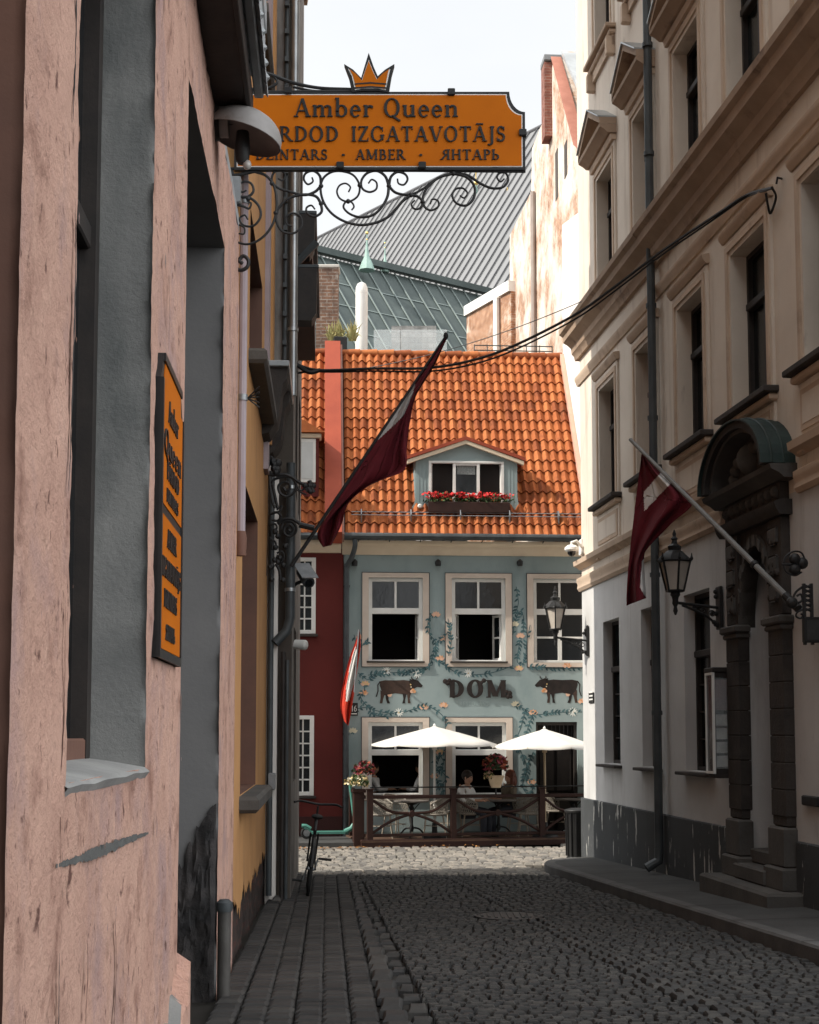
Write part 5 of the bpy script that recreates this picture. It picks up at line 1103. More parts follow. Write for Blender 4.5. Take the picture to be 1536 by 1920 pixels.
for pts in (
  [(865, 640), (900, 672), (965, 680), (1020, 655), (1060, 625), (1100, 598), (1165, 582)],
  [(968, 682), (930, 710), (900, 745), (860, 785), (800, 812), (730, 821), (660, 805), (600, 768), (562, 715), (548, 655), (560, 605), (600, 575), (650, 572), (700, 590), (728, 635), (722, 685), (680, 712), (640, 700), (624, 668), (636, 638), (664, 628), (686, 645), (678, 668)],
  [(865, 640), (858, 690), (830, 740), (790, 775), (735, 785), (685, 770), (655, 740), (664, 715), (690, 714), (703, 735), (692, 752)],
  [(865, 640), (848, 595), (810, 570), (765, 580), (738, 615), (742, 652), (775, 668), (806, 655), (808, 625), (786, 610), (770, 628)],
  [(865, 640), (875, 598), (905, 575), (940, 585), (952, 610), (935, 634), (910, 628), (905, 606)],
  [(1165, 582), (1225, 598), (1262, 640), (1260, 695), (1225, 730), (1180, 720), (1160, 685), (1175, 655), (1208, 650), (1230, 672), (1215, 695), (1195, 684)],
  [(1165, 582), (1230, 590), (1290, 628), (1345, 650), (1395, 645), (1420, 612), (1408, 580), (1380, 580), (1368, 600), (1384, 620), (1402, 606)],
  [(1165, 582), (1100, 600), (1050, 640), (1024, 690), (1030, 735), (1062, 753), (1095, 735), (1092, 708), (1066, 702), (1058, 724)],
  [(968, 682), (1002, 690), (1022, 716), (1008, 744), (982, 745), (970, 724), (986, 706)],
  [(550, 640), (545, 595), (515, 570), (480, 580), (470, 608), (488, 632), (512, 620), (508, 600)],
  [(550, 640), (520, 668), (470, 682), (400, 665), (350, 648), (322, 618), (330, 580), (360, 568), (384, 588), (372, 614), (350, 606)],
  [(550, 722), (525, 688), (470, 680), (400, 698), (352, 745), (342, 800), (370, 850), (420, 860), (458, 830), (456, 785), (420, 766), (388, 785), (392, 818), (415, 826)],
  [(550, 722), (552, 760), (520, 782), (488, 768), (482, 742), (505, 730), (522, 748)],
  [(240, 572), (295, 592), (332, 640), (344, 720), (335, 790), (305, 850), (255, 895), (200, 910), (148, 892), (132, 852), (160, 822), (192, 832), (192, 862), (165, 860)],
  [(165, 690), (220, 695), (262, 735), (268, 785), (235, 825), (190, 822), (172, 792), (195, 775), (210, 796)],
  [(165, 690), (210, 690), (236, 662), (225, 628), (190, 620), (166, 645), (182, 668), (204, 660)],
  [(165, 690), (150, 720), (190, 735), (215, 745), (225, 722), (205, 708)]): scroll(pts, .0125, .007)
scroll([(135, 600), (122, 760), (122, 920), (135, 995), (170, 1030), (205, 1018), (212, 985), (190, 965), (170, 985), (185, 1000)], .016)
scroll([(135, 570), (150, 590), (240, 572)], .014)
for (a, c_) in (((130, 560), (1500, 572)), ((205, 205), (700, 200))): ir.tube([SG.pt(*(lambda q: (q[0], -.005, q[1]))(cq(*p))) for p in (a, c_)], .014, M_iron, 8)
scroll([(180, 95), (300, 118), (420, 160), (540, 184), (690, 190)], .018, .012); scroll([(180, 188), (290, 188), (345, 160), (325, 122)], .012); scroll([(420, 180), (520, 198), (600, 196), (690, 190)], .010)
for x, y in ((400, 205), (1155, 212), (640, 552), (1020, 552), (1486, 400)):
    q = cq(x, y); ir.box(SG, q[0]-.03, q[0]+.03, -.04, .045, q[1]-.03, q[1]+.03, M_black, .008)
for x, y in ((550, 640), (550, 722), (865, 640), (968, 682), (730, 637), (676, 711), (1165, 582), (1022, 714), (340, 765), (322, 628), (212, 700)): ir.ball(SG.pt(*(lambda q: (q[0], -.005, q[1]))(cq(x, y))), .02, mat=M_iron, n=8, m=6)
q = cq(145, 665); ir.box(SG, q[0]-.05, q[0]+.06, -.06, .05, q[1]-.11, q[1]+.11, M_steel, .008)
ir.build('scroll_bracket', sg)
# hooded wall lamp in front of the sign
hl = thing('hooded_wall_lamp', 'grey metal dome hood lamp with bare bulb below, under the pink house eave', 'lamp', L.pt(8.75, .3, 5.9))
HF = Fr(L.pt(8.85, 0, 0).xy, L.n.xy); hc, hz = HF.hit(458, 256)
ax = (Vector((0, 0, 1))+L.n*.28).normalized(); hp = HF.pt(hc, 0, hz)
M_hood = pmat('grey_enamel_hood', (.31, .295, .285), (.235, .225, .22), 3, .5, .08, 25, .1, [((.16, .11, .09), 5, (1, 1, 1), .58, .75)])
b = MB(); ro, hh = .245, .175
prof = [(ro*math.cos(PI/2*k/9), hh*math.sin(PI/2*k/9)) for k in range(10)]
b.lathe(hp, [(ro*.99, -.015), (ro*1.01, -.012)]+prof, M_hood, 28, ax, caps=False)
b.lathe(hp, [(ro*.975, -.012)]+[(r*.97, h*.5+.0) for r, h in prof], pmat('hood_inside', (.22, .19, .175), (.16, .135, .125), 3, .5), 28, ax, caps=False)
b.build('hood', hl)
b = MB(); b.tube([HF.pt(0, 0, hz+.1), HF.pt(hc-.1, 0, hz+.1)], .105, M_hood, 16); b.lathe(HF.pt(0, 0, hz+.1), [(.13, 0), (.12, .03)], M_darkwood, 16, L.n); b.build('arm', hl)
b = MB(); b.lathe(hp-Vector((0, 0, .13))-L.n*.01, [(.03, -.05), (.045, -.02), (.05, .06), (.04, .16)], M_iron, 12); b.build('bulb_holder', hl)
b = MB(); b.ball(hp-Vector((0, 0, .185))+L.n*.02, .028, .028, .034, pmat('bulb_glass', (.5, .48, .45), (.4, .38, .36), 3, .1, spec=.7), 12, 8); b.build('bulb', hl)
# orange plaque on the pink pier
pq = thing('shop_plaque', 'tall orange shop plaque in a thick black frame on the pink pier', 'sign', L.pt(6.6, 0, 3.2))
a, c_, z0, z1 = 5.98, 6.9, 2.54, 3.87; ch = .13
b = MB(); b.poly(L, [(a, z0), (c_, z0), (c_, z1-ch), (c_-.08, z1-.03), (c_-.1, z1), (a+.1, z1), (a+.06, z1-ch*.6), (a, z1-ch)], -.02, .02, M_black)
b.box(L, a, a+.035, -.02, .034, z0, z1-ch, M_black); b.box(L, c_-.03, c_, .0, .03, z0, z1-ch, M_black); b.box(L, a+.035, c_-.03, 0, .03, z0, z0+.04, M_black); b.box(L, a+.1, c_-.1, 0, .03, z1-.035, z1, M_black); b.build('frame', pq)
b = MB()
for u0, u1 in ((z0+.045, 3.17), (3.215, z1-.13)): b.box(L, a+.04, c_-.035, .019, .024, u0, u1, M_amber)
b.poly(L, [(a+.1, z1-.13), (c_-.12, z1-.13), (c_-.14, z1-.04), (a+.14, z1-.04)], .019, .024, M_amber); b.build('panel', pq)
b = MB()
for t_, f0, f1, z, h in (('Amber', .28, .72, 3.60, .10), ('Queen', .12, .88, 3.44, .11), ('PĀRDOD', .25, .78, 3.34, .075), ('DZINTARS', .25, .75, 3.24, .06), ('AMBER', .3, .7, 3.04, .085), ('IZGATAVOTĀJS', .1, .9, 2.90, .085), ('DZINTARS', .2, .75, 2.77, .08), ('ЯНТАРЬ', .28, .68, 2.63, .07)):
    write(b, L, t_, a+(c_-a)*f0, a+(c_-a)*f1, z, h, .022, .030, M_black)
b.build('lettering', pq)
# ------------------------------------------------------------------ iron brackets at the ochre house
def bracket(Yw, curves, rods, name, label):
    o = L.pt(Yw, 0, 0); fr = Fr(o.xy, L.n.xy); t = thing(name, label, 'bracket', o+Vector((0, 0, 4.5))); ir = MB()
    cv = lambda x, y: (lambda q: fr.pt(q[0], 0, q[1]))(fr.hit(480+x/6.4, 820+y/6.4))
    for pts, r in curves: ir.tube(spline([cv(*p) for p in pts], 6), r, M_iron, 6)
    for a, c_, r in rods: ir.tube([cv(*a), cv(*c_)], r, M_iron, 8)
    random.seed(int(Yw*10))
    return t, ir, cv
t, ir, cv = bracket(16.4, [([(150, 450), (250, 455), (350, 450), (430, 480), (500, 530), (560, 560), (640, 600)], .022), ([(190, 560), (215, 510), (300, 480), (400, 470), (460, 520), (480, 600), (440, 680), (360, 710), (290, 670), (270, 590), (320, 540), (390, 550), (405, 610), (360, 640), (330, 600)], .017),
   ([(480, 520), (500, 600), (540, 640), (580, 610), (560, 580)], .012), ([(160, 450), (170, 600), (190, 750), (230, 850)], .018), ([(200, 570), (240, 760), (260, 850)], .02), ([(250, 870), (310, 820), (290, 880), (240, 900)], .012), ([(140, 430), (130, 300), (180, 240), (220, 300)], .02), ([(480, 620), (540, 660), (610, 690)], .01)], [((600, 640), (700, 560), .03), ((640, 520), (690, 660), .025)], 'iron_bracket', 'upper black scrolled iron wall bracket on the far end of the ochre house')
for k in range(7): ir.ball(cv(620+random.uniform(-40, 80), 600+random.uniform(-60, 70)), .035, mat=M_iron, n=7, m=5)
for k in range(8): ir.ball(cv(170+random.uniform(-40, 100), 330+random.uniform(-80, 90)), .05, mat=M_iron, n=7, m=5)
ir.build('scrollwork', t)
t, ir, cv = bracket(16.9, [([(260, 1040), (320, 990), (420, 980), (500, 1020), (560, 1060), (650, 1080)], .022), ([(300, 1100), (330, 1020), (420, 1010), (480, 1070), (470, 1150), (400, 1190), (340, 1150), (345, 1080), (400, 1050), (440, 1090), (420, 1130), (390, 1110)], .017), ([(160, 930), (250, 900), (300, 950), (260, 1000), (190, 990)], .016), ([(160, 1060), (230, 1040), (250, 1090), (200, 1120)], .014), ([(160, 1200), (200, 1250), (190, 1340), (240, 1320), (230, 1250), (170, 1230)], .014),
   ([(320, 1290), (370, 1280), (385, 1320), (350, 1340), (340, 1310)], .012), ([(250, 1390), (310, 1370), (340, 1430), (300, 1500), (250, 1470), (260, 1410)], .013), ([(240, 1520), (280, 1600), (290, 1700), (300, 1720)], .02), ([(110, 1060), (115, 1300), (120, 1660)], .016)], [((520, 1050), (700, 1090), .035)], 'iron_bracket', 'lower black scrolled iron wall bracket carrying the draped flag pole')
for k in range(12): ir.ball(cv(230+random.uniform(-60, 150), 1120+random.uniform(-60, 600)), .035, mat=M_iron, n=7, m=5)
ir.build('scrollwork', t)
# ------------------------------------------------------------------ flags
M_flagred = pmat('shaded_red_cloth', (.135, .012, .020), (.105, .010, .017), 5, .85, .05, 60); M_flagwhite = pmat('white_cloth', (.50, .485, .47), (.44, .425, .41), 5, .85, .05, 60)  # darker copy of the flag red, lane shade put into the colour
M_flagsunlit = pmat('sunlit_red_cloth', (.62, .055, .025), (.5, .04, .022), 5, .85, .05, 60)  # brighter copy of the flag red, sunlight put into the colour
def inpoly(x, y, P):
    r = False; j = len(P)-1
    for i in range(len(P)):
        if (P[i][1] > y) != (P[j][1] > y) and x < (P[j][0]-P[i][0])*(y-P[i][1])/(P[j][1]-P[i][1])+P[i][0]: r = not r
        j = i
    return r
def cloth(mb, left, right, Yf, fold, whites, mr, mw, n=130, m=56, thick=.006):
    """cloth between two measured border lines; Yf gives its distance, fold its waves"""
    Lp = spline([(*p, 0) for p in left], 8); Rp = spline([(*p, 0) for p in right], 8)
    g = lambda P, t: P[min(int(t*(len(P)-1)), len(P)-2)].lerp(P[min(int(t*(len(P)-1)), len(P)-2)+1], t*(len(P)-1)-min(int(t*(len(P)-1)), len(P)-2))
    pp = [[g(Lp, i/n).lerp(g(Rp, i/n), j/m) for j in range(m+1)] for i in range(n+1)]
    for lay in (0,):
        V = [[at(p.x, p.y, Yf(p.x, p.y)+fold(i/n, j/m)+lay) for j, p in enumerate(r)] for i, r in enumerate(pp)]
        for i in range(n):
            for j in range(m):
                c_ = (pp[i][j]+pp[i+1][j+1])/2
                mb.quad(V[i][j], V[i][j+1], V[i+1][j+1], V[i+1][j], mw if any(inpoly(c_.x, c_.y, P) for P in whites) else mr)
    # weld the grid so that the cloth shades smoothly
def weld(o, d=1e-4):
    bm = bmesh.new(); bm.from_mesh(o.data); bmesh.ops.remove_doubles(bm, verts=bm.verts, dist=d); bm.to_mesh(o.data); bm.free()
    o.data.polygons.foreach_set('use_smooth', [True]*len(o.data.polygons)); return o
fy = lambda x, y: 17.0
p0, p1 = at(546, 1062, 17.0), at(836, 630, 17.0)
f1 = thing('draped_flag', 'large dark red and white flag draped from a slanting pole over the lane', 'flag', p0)
b = MB(); b.tube([p0, p1], [.024, .013], M_iron, 10); b.ball(p1, .03, .03, .05, M_iron, 8, 6); b.build('pole', f1)
b = MB(); cloth(b, [(835, 632), (800, 685), (760, 745), (728, 795), (690, 850), (655, 902), (622, 955), (598, 992), (596, 1008), (606, 1026)], [(837, 637), (812, 690), (780, 742), (769, 790), (763, 840), (757, 882), (700, 905), (655, 942), (640, 985), (622, 1022)], fy, lambda t, v: .10*math.sin(v*7+t*5)*min(1, v*3)*(.4+t)+.05*math.sin(v*17-t*9)*v-.15*v*math.sin(t*3.1), [[(770, 722), (779, 722), (769, 752), (756, 780), (732, 804), (694, 838), (704, 812), (738, 774), (754, 750)]], M_flagred, M_flagwhite)
weld(b.build('cloth', f1)).modifiers.new('solid', 'SOLIDIFY').thickness = .003
# flag on the right house
q0 = R.hp(1490, 1134, .08); YB = q0.y; q1 = at(1182, 824, 16.6)
f2 = thing('leaning_flag', 'dark red and white flag hanging from a grey pole fixed beside the stone portal', 'flag', q0)
b = MB(); b.tube([q0, q1], [.034, .022], pmat('grey_pole', (.24, .24, .235), (.18, .18, .175), 5, .5, .1, 30), 10); b.tube([q0.lerp(q1, -.02), q0.lerp(q1, .05)], .045, M_iron, 10); b.tube([q0.lerp(q1, .21), q0.lerp(q1, .225)], .045, M_iron, 10); b.build('pole', f2)
def fy2(x, y):
    t = (1490-x)/(1490-1182.); return YB+(16.6-YB)*t
b = MB(); cq7 = lambda P: [(980+x/2.763, 620+y/2.763) for x, y in P]
cloth(b, cq7([(618, 632), (606, 720), (592, 830), (572, 1000), (552, 1180), (540, 1340), (538, 1425)]), cq7([(618, 632), (720, 735), (882, 880), (770, 1000), (655, 1120), (628, 1190), (640, 1385)]), fy2, lambda t, v: (.14*math.sin(v*6.5+.5)*(.3+t)+.05*math.sin(v*15+t*4))*(1 if t > .06 else t/.06), [cq7([(725, 725), (785, 772), (632, 935), (628, 838)]), cq7([(618, 1195), (642, 1160), (640, 1385), (608, 1330)])], M_flagred, pmat('pale_flag_cloth', (.74, .72, .70), (.66, .64, .62), 5, .85, .05, 60), 150, 70)
weld(b.build('cloth', f2)).modifiers.new('solid', 'SOLIDIFY').thickness = .003
# small sunlit flag by the restaurant
p0, p1 = D.hp(650, 1350, .10), at(673, 1180, 29.3)
f3 = thing('sunlit_flag', 'bright red and white flag hanging in sunlight before the teal wall', 'flag', p0)
b = MB(); b.tube([D.hp(664, 1215, .02), p1-Vector((0, 0, .15))], .02, M_iron, 8); b.tube([p1-Vector((.09, .0, 1.3)), p1], .016, M_steel, 8); b.build('pole', f3)
c5 = lambda P: [(540+x/2.648, 1000+y/2.648) for x, y in P]
b = MB(); cloth(b, c5([(352, 485), (335, 540), (312, 600), (290, 680), (272, 760), (262, 840), (264, 880), (280, 935)]), c5([(357, 487), (360, 560), (350, 640), (340, 710), (330, 790), (318, 860), (308, 920), (300, 955)]), lambda x, y: 29.35, lambda t, v: .09*math.sin(v*9+1)*(.3+t)+.03*math.sin(v*20), [c5([(336, 560), (348, 600), (338, 690), (322, 760), (305, 830), (288, 838), (290, 760), (305, 680), (322, 600)])], M_flagsunlit, M_white, 60, 24)
weld(b.build('cloth', f3)).modifiers.new('solid', 'SOLIDIFY').thickness = .003
# ------------------------------------------------------------------ wall lanterns
M_lglass = pmat('frosted_lantern_glass', (.62, .56, .48), (.52, .46, .40), 4, .35, .05, 30, 0, (), .5)
def lantern(loc, ang, label):
    t = thing('wall_lantern', label, 'lantern', (0, 0, 0), 'old style lanterns on iron arms')
    X = Fr((0, 0), (1, 0)); b = MB()                      # arm leaves the wall along +x; lantern stands on its end at x = .56
    b.wbox((.02, 0, -.26), .04, .16, .52, M_iron, 0, .01); b.tube([(0, 0, .0), (.56, 0, .06)], .018, M_iron, 8); b.tube(spline([(.03, 0, -.24), (.15, 0, -.12), (.3, 0, -.04), (.48, 0, .03)], 6), .016, M_iron, 8)
    for cx_, cz_, r in ((.11, -.07, .045), (.22, -.03, .035), (.32, .0, .028)): b.tube([(cx_+r*(1-.05*k)*math.cos(k*.6), 0, cz_+r*(1-.05*k)*math.sin(k*.6)) for k in range(15)], .008, M_iron, 6)
    for k in range(6): b.ball((.05+random.uniform(-.02, .05), random.uniform(-.05, .05), random.uniform(-.25, .2)), .03, mat=M_iron, n=7, m=5)
    b.lathe((.56, 0, -.04), [(.01, -.05), (.03, 0), (.02, .05), (.04, .09), (.035, .13), (.045, .17), (.06, .19), (.055, .23)], M_iron, 12); b.build('bracket', t)
    b = MB(); z0, z1, r0, r1, n = .20, .56, .105, .19, 6; P = lambda r, z, k: Vector((.56+r*math.cos(2*PI*(k+.5)/n), r*math.sin(2*PI*(k+.5)/n), z))
    for k in range(n):
        b.tube([P(r0, z0, k), P(r1, z1, k)], .013, M_iron, 6); b.tube([P(r0, z0, k), P(r0, z0, k+1)], .014, M_iron, 6); b.tube([P(r1, z1, k), P(r1, z1, k+1)], .018, M_iron, 6)
        b.lathe(P(r1+.015, z1, k), [(.012, 0), (.022, .02), (.012, .05), (.004, .09)], M_iron, 6)
    b.lathe((.56, 0, z1), [(.215, 0), (.20, .03), (.13, .09), (.10, .12), (.075, .13), (.085, .18), (.04, .21), (.03, .25), (.045, .27), (.02, .30), (.025, .33), (.005, .38)], M_iron, 6)
    b.lathe((.56, 0, z0-.02), [(.06, 0), (.11, .015)], M_iron, 6); fo = b.build('frame', t)
    b = MB()
    for k in range(n): b.quad(P(r0*.93, z0, k), P(r0*.93, z0, k+1), P(r1*.95, z1, k+1), P(r1*.95, z1, k), M_lglass)
    b.build('glass', t); t.location = loc; t.rotation_euler = (0, 0, ang); return t
wa = math.atan2(R.n.y, R.n.x)
lantern(R.hp(1104, 1207, .0)+Vector((-.0, 0, .05)), wa-.2, 'black wall lantern with pale glass against the far corner of the white house')
lantern(R.hp(1352, 1140, .02), wa, 'black wall lantern on an iron arm beside the dark stone portal')
# ------------------------------------------------------------------ cameras and boxes on the walls
def tgt(px, py, Y): return at(px, py, Y)
cc = thing('bullet_camera', 'dark box security camera on the far end of the left houses', 'camera', tgt(572, 1080, 17.4)); p = tgt(574, 1084, 17.4)
b = MB(); d_ = Vector((.10, -.25, -.16)).normalized(); b.tube([p-d_*.2, p+d_*.14], .075, M_darkpipe, 10); b.tube([p+d_*.141, p+d_*.15], .05, M_glassdark, 12); b.build('body', cc)
b = MB(); b.tube([p-Vector((.0, 0, .02)), p+Vector((-.12, .05, -.06)), L.pt(17.5, GD, p.z-.1)], .022, M_iron, 8); b.build('arm', cc)
b = MB(); b.prism([p-d_*.24+Vector((-.1, 0, .075)), p-d_*.24+Vector((.1, 0, .075)), p+d_*.2+Vector((.1, 0, .085)), p+d_*.2+Vector((-.1, 0, .085))], (0, 0, .012), M_steel); b.build('sun_shield', cc)
p = tgt(571, 1208, 18); b = MB(); b.lathe(p-Vector((.12, 0, 0)), [(.06, 0), (.065, .14), (.05, .16), (.03, .17)], M_white, 14, (1, -.3, -.1)); b.tube([p-Vector((.1, 0, 0)), L.pt(18, GD-.02, p.z)], .02, M_white, 8)
tag(b.build('dome_camera'), 'small round white camera below the dark box camera on the left', 'camera')
dc = thing('dome_camera', 'white dome camera on a short arm at the corner of the white house', 'camera', at(1075, 1032, 24.4)); p = at(1072, 1030, 24.4)
b = MB(); b.lathe(p-Vector((0, 0, .06)), [(.10, .02), (.125, .05), (.12, .09), (.07, .13), (.03, .14)], M_white, 18); b.build('housing', dc)
b = MB(); b.ball(p-Vector((0, 0, .05)), .075, mat=M_glassdark, n=14, m=8); b.build('dome', dc)
b = MB(); b.tube([p+Vector((0, 0, .07)), p+Vector((0, 0, .12)), p+Vector((.08, 0, .15)), at(1092, 1026, 24.45)], .025, M_white, 8); b.box(R, END-.1, END+.12, -.02, .03, p.z-.08, p.z+.2, M_white, .01); b.build('arm', dc)
b = MB(); a_ = R.hit(1106, 1299); c_ = R.hit(1115, 1318); b.box(R, a_[0], c_[0], 0, .02, c_[1], a_[1], M_iron, .004)
for k in range(3): b.box(R, a_[0]+.05, c_[0]-.05, .02, .023, c_[1]+.05+.06*k, c_[1]+.075+.06*k, M_white)
tag(b.build('wall_plate'), 'tiny dark plate on the sunlit corner of the white house', 'sign')
# display case by the portal
dk = thing('display_case', 'narrow glazed menu display case on the wall before the dark portal', 'display case', R.pt(-16.9, .1, 2.4))
z0, z1, s0, s1, dd = 1.75, 2.93, -17.0, -16.72, .24; b = MB()
b.box(R, s0, s1, 0, dd, z0-.05, z0, M_darkwood, .006); b.box(R, s0-.02, s1+.02, 0, dd+.03, z1, z1+.06, M_darkwood, .01); b.box(R, s0, s1, 0, .03, z0, z1, M_darkwood); b.box(R, s0, s0+.03, .03, dd, z0, z1, M_darkwood); b.box(R, s1-.04, s1+.002, .0, .07, z0, z1, M_darkwood)
b.box(R, s1-.03, s1, .07, dd, z1-.06, z1, M_darkwood); b.box(R, s1-.03, s1, .07, dd, z0, z0+.06, M_darkwood); b.build('case', dk)
b = MB(); b.box(R, s1-.022, s1+.004, dd-.0, dd+.03, z0, z1, M_white, .004); b.box(R, s0, s0+.022, dd, dd+.03, z0, z1, M_white, .004); b.box(R, s0+.022, s1-.022, dd, dd+.03, z0, z0+.03, M_white); b.box(R, s0+.022, s1-.022, dd, dd+.03, z1-.03, z1, M_white); b.box(R, s0+.022, s1-.022, dd-.0, dd+.012, z0+.03, z1-.03, M_glassdark); b.build('front_frame', dk)
b = MB(); b.box(R, s0+.05, s1-.05, .04, .06, z0, z1, pmat('dim_backing', (.14, .11, .12), (.08, .07, .08), 4, .6))
for k in range(4): z = z0+.08+.16*k; b.box(R, s1-.035, s1-.02, .09, dd-.02, z, z+.13, pmat('menu_card', (.36, .35, .33), (.25, .24, .23), 9, .7))
b.box(R, s1-.035, s1-.02, .08, dd-.01, z0+.74, z1-.08, pmat('poster', (.15, .075, .08), (.10, .06, .07), 3, .6)); b.build('cards', dk)
b = MB(); b.quad(R.pt(s1-.01, .08, z0+.06), R.pt(s1-.01, dd-.01, z0+.06), R.pt(s1-.01, dd-.01, z1-.06), R.pt(s1-.01, .08, z1-.06), M_clear); b.build('glass', dk)
# hanging sign and scrolls on the right of the portal
hs_ = thing('tavern_sign', 'dark hanging sign panel on a scrolled iron bracket at the right picture edge', 'sign', R.pt(-14.1, .2, 3.6))
o_ = R.pt(-14.0, 0, 0); RS = Fr(o_.xy, (-R.n.x, -R.n.y)); b = MB()
hq = lambda x, y: RS.hit(1230+x/3.918, 760+y/3.918)
for pts, r in (([(1080, 1330), (1030, 1370), (1010, 1420), (1040, 1450), (1075, 1430), (1065, 1390), (1035, 1400)], .012), ([(1080, 1500), (1040, 1520), (1030, 1550), (1060, 1565), (1080, 1545), (1065, 1530)], .010), ([(1100, 1150), (1070, 1085), (1010, 1075), (955, 1110), (940, 1170), (960, 1225), (1020, 1250), (1070, 1225)], .010), ([(925, 1170), (1000, 1168), (1100, 1165)], .015)):
    b.tube(spline([(lambda q: RS.pt(q[0], 0, q[1]))(hq(*p)) for p in pts], 6), r, M_iron, 7)
for x, y in ((1020, 1130), (1020, 1205), (1075, 1160), (1000, 1450)): b.ball((lambda q: RS.pt(q[0], 0, q[1]))(hq(x, y)), .06, mat=M_iron, n=8, m=6)
for x in (1085, 1140): a_, c_ = hq(x, 1310), hq(x, 1760); b.box(RS, a_[0]-.012, a_[0]+.012, -.02, .02, c_[1], a_[1], M_iron)
for y in range(1320, 1520, 34): a_ = hq(1090, y); c_ = hq(1140, y+22); b.tube([RS.pt(a_[0], 0, a_[1]), RS.pt(c_[0], 0, c_[1])], .012, M_iron, 6); b.tube([RS.pt(a_[0], 0, c_[1]), RS.pt(c_[0], 0, a_[1])], .012, M_iron, 6)
b.build('scroll_bracket', hs_)
b = MB(); a_, c_ = hq(1080, 1555), hq(1330, 1745); b.box(RS, a_[0], c_[0], -.03, .03, c_[1], a_[1], M_black, .008); b.box(RS, a_[0]+.03, c_[0]-.03, .03, .034, c_[1]+.03, a_[1]-.03, pmat('bronze_field', (.03, .03, .03), (.05, .05, .05), 8, .5)); b.build('panel', hs_)
b = MB(); a_ = R.hit(1526, 1500); b.box(R, a_[0]-.2, a_[0]+.2, 0, .05, a_[1]-.06, a_[1]+.04, M_iron, .01); tag(b.build('letter_slot'), 'small dark slot plate low on the wall right of the portal', 'plate')
# ------------------------------------------------------------------ cables over the lane
def sag(a, c_, d_, n=24): return [a.lerp(c_, i/n)-Vector((0, 0, d_*4*(i/n)*(1-i/n))) for i in range(n+1)]
ea = at(556, 683, 17.3); eb = R.hp(1448, 352, .12); em = at(1075, 592, 16.6)
pts = [at(556, 683, 17.3), at(600, 694, 17.2), at(700, 691, 17.1), at(800, 690, 17.0), at(880, 677, 16.9), at(960, 650, 16.8), at(1075, 592, 16.6), at(1150, 540, 16.4), at(1240, 472, 16.1), at(1340, 405, 15.8), at(1400, 366, 15.6), eb]
for i, dz in enumerate((0, .05)):
    b = MB(); b.tube([p+Vector((0, .02*i, -dz*math.sin(PI*k/90))) for k, p in enumerate(spline(pts, 8))], .017 if i == 0 else .011, M_iron, 6)
    if i == 0:
        b.tube(spline([eb, R.hp(1455, 370, .06), R.hp(1445, 400, .05), R.hp(1440, 385, .1), R.hp(1436, 362, .14)], 6), .014, M_iron, 6); b.tube([R.hp(1466, 335, 0), R.hp(1458, 333, .1), R.hp(1456, 345, .1)], .012, M_iron, 6)
        b.tube(spline([ea, at(580, 698, 17.2), at(600, 694, 17.2)], 5), .03, M_iron, 6); b.tube(spline([at(556, 700, 17.3), at(575, 697, 17.25), at(600, 694, 17.2)], 5), .014, M_iron, 6)
    tag(b.build('overhead_cable'), ('thick black cable sagging across the lane from wall to wall', 'thinner black cable running just under the thick one')[i], 'cable')
b = MB(); b.tube(sag(at(690, 690, 25), R.hp(1133, 546, .02), .15), .008, M_darkpipe, 5); tag(b.build('overhead_cable'), 'thin grey wire strung from the white house towards the tiled roof', 'cable')
# ------------------------------------------------------------------ terrace in front of the restaurant
FA, FB = ghit(683, 1590), ghit(1078, 1583); TF = Fr(FA.xy, (FB.x-FA.x, FB.y-FA.y)); TL = (FB-FA).xy.length
PH = .13
M_fence = pmat('red_brown_wood', (.042, .017, .0125), (.03, .0125, .0095), 4, .6, .15, 30); M_deck = pmat('deck_boards', (.14, .085, .055), (.10, .06, .042), 3, .75, .2, 30, stretch=(1, 8, 1))
td = MB(); td.box(TF, -.05, TL+1.5, -2.05, .0, .0, PH-.03, M_fence)
for k in range(14): td.box(TF, -.05, TL+1.5, -2.05+.146*k, -2.05+.146*k+.14, PH-.03, PH, M_deck)
tag(td.build('terrace_deck'), 'low wooden deck under the restaurant tables', 'deck')
fn = thing('terrace_fence', 'red brown wooden terrace fence with crossed braces in front of the tables', 'fence', FA)
posts = [TF.hit(p, 1500, -.1)[0] for p in (694, 850, 1016)]+[TL+.9]
PT = .13+.98
for s in posts:
    b = MB(); b.box(TF, s-.055, s+.055, -.16, -.05, 0, PT, M_fence, .01); b.box(TF, s-.07, s+.07, -.175, -.035, PT, PT+.03, M_fence, .008); b.build('post', fn)
b = MB(); b.box(TF, posts[0], posts[-1], -.135, -.075, PT-.17, PT-.10, M_fence, .01); b.box(TF, posts[0], posts[-1], -.12, -.085, .2, .26, M_fence, .008); b.tube([TF.pt(posts[0], -.105, PT+.05), TF.pt(posts[-1], -.105, PT+.05)], .013, M_iron, 8)
b.box(TF, -.05, TL+1.3, -.16, -.02, .02, .15, M_fence, .01); b.build('rail', fn)
for a, c_ in zip(posts[:-1], posts[1:]):
    b = MB(); m_ = (a+c_)/2
    for sgn in (1, -1):
        b.tube(spline([TF.pt(a+.06, -.105+.008*sgn, PT-.2 if sgn > 0 else .28), TF.pt(a+(c_-a)*.25, -.105+.008*sgn, PT-.42 if sgn > 0 else .5), TF.pt(m_, -.105, .64), TF.pt(a+(c_-a)*.75, -.105+.008*sgn, .5 if sgn > 0 else PT-.42), TF.pt(c_-.06, -.105+.008*sgn, .28 if sgn > 0 else PT-.2)], 5), .028, M_fence, 8)
    b.lathe(TF.pt(m_, -.09, .64), [(.07, 0), (.06, .03)], M_fence, 10, TF.n); b.build('cross_brace', fn)
b = MB()
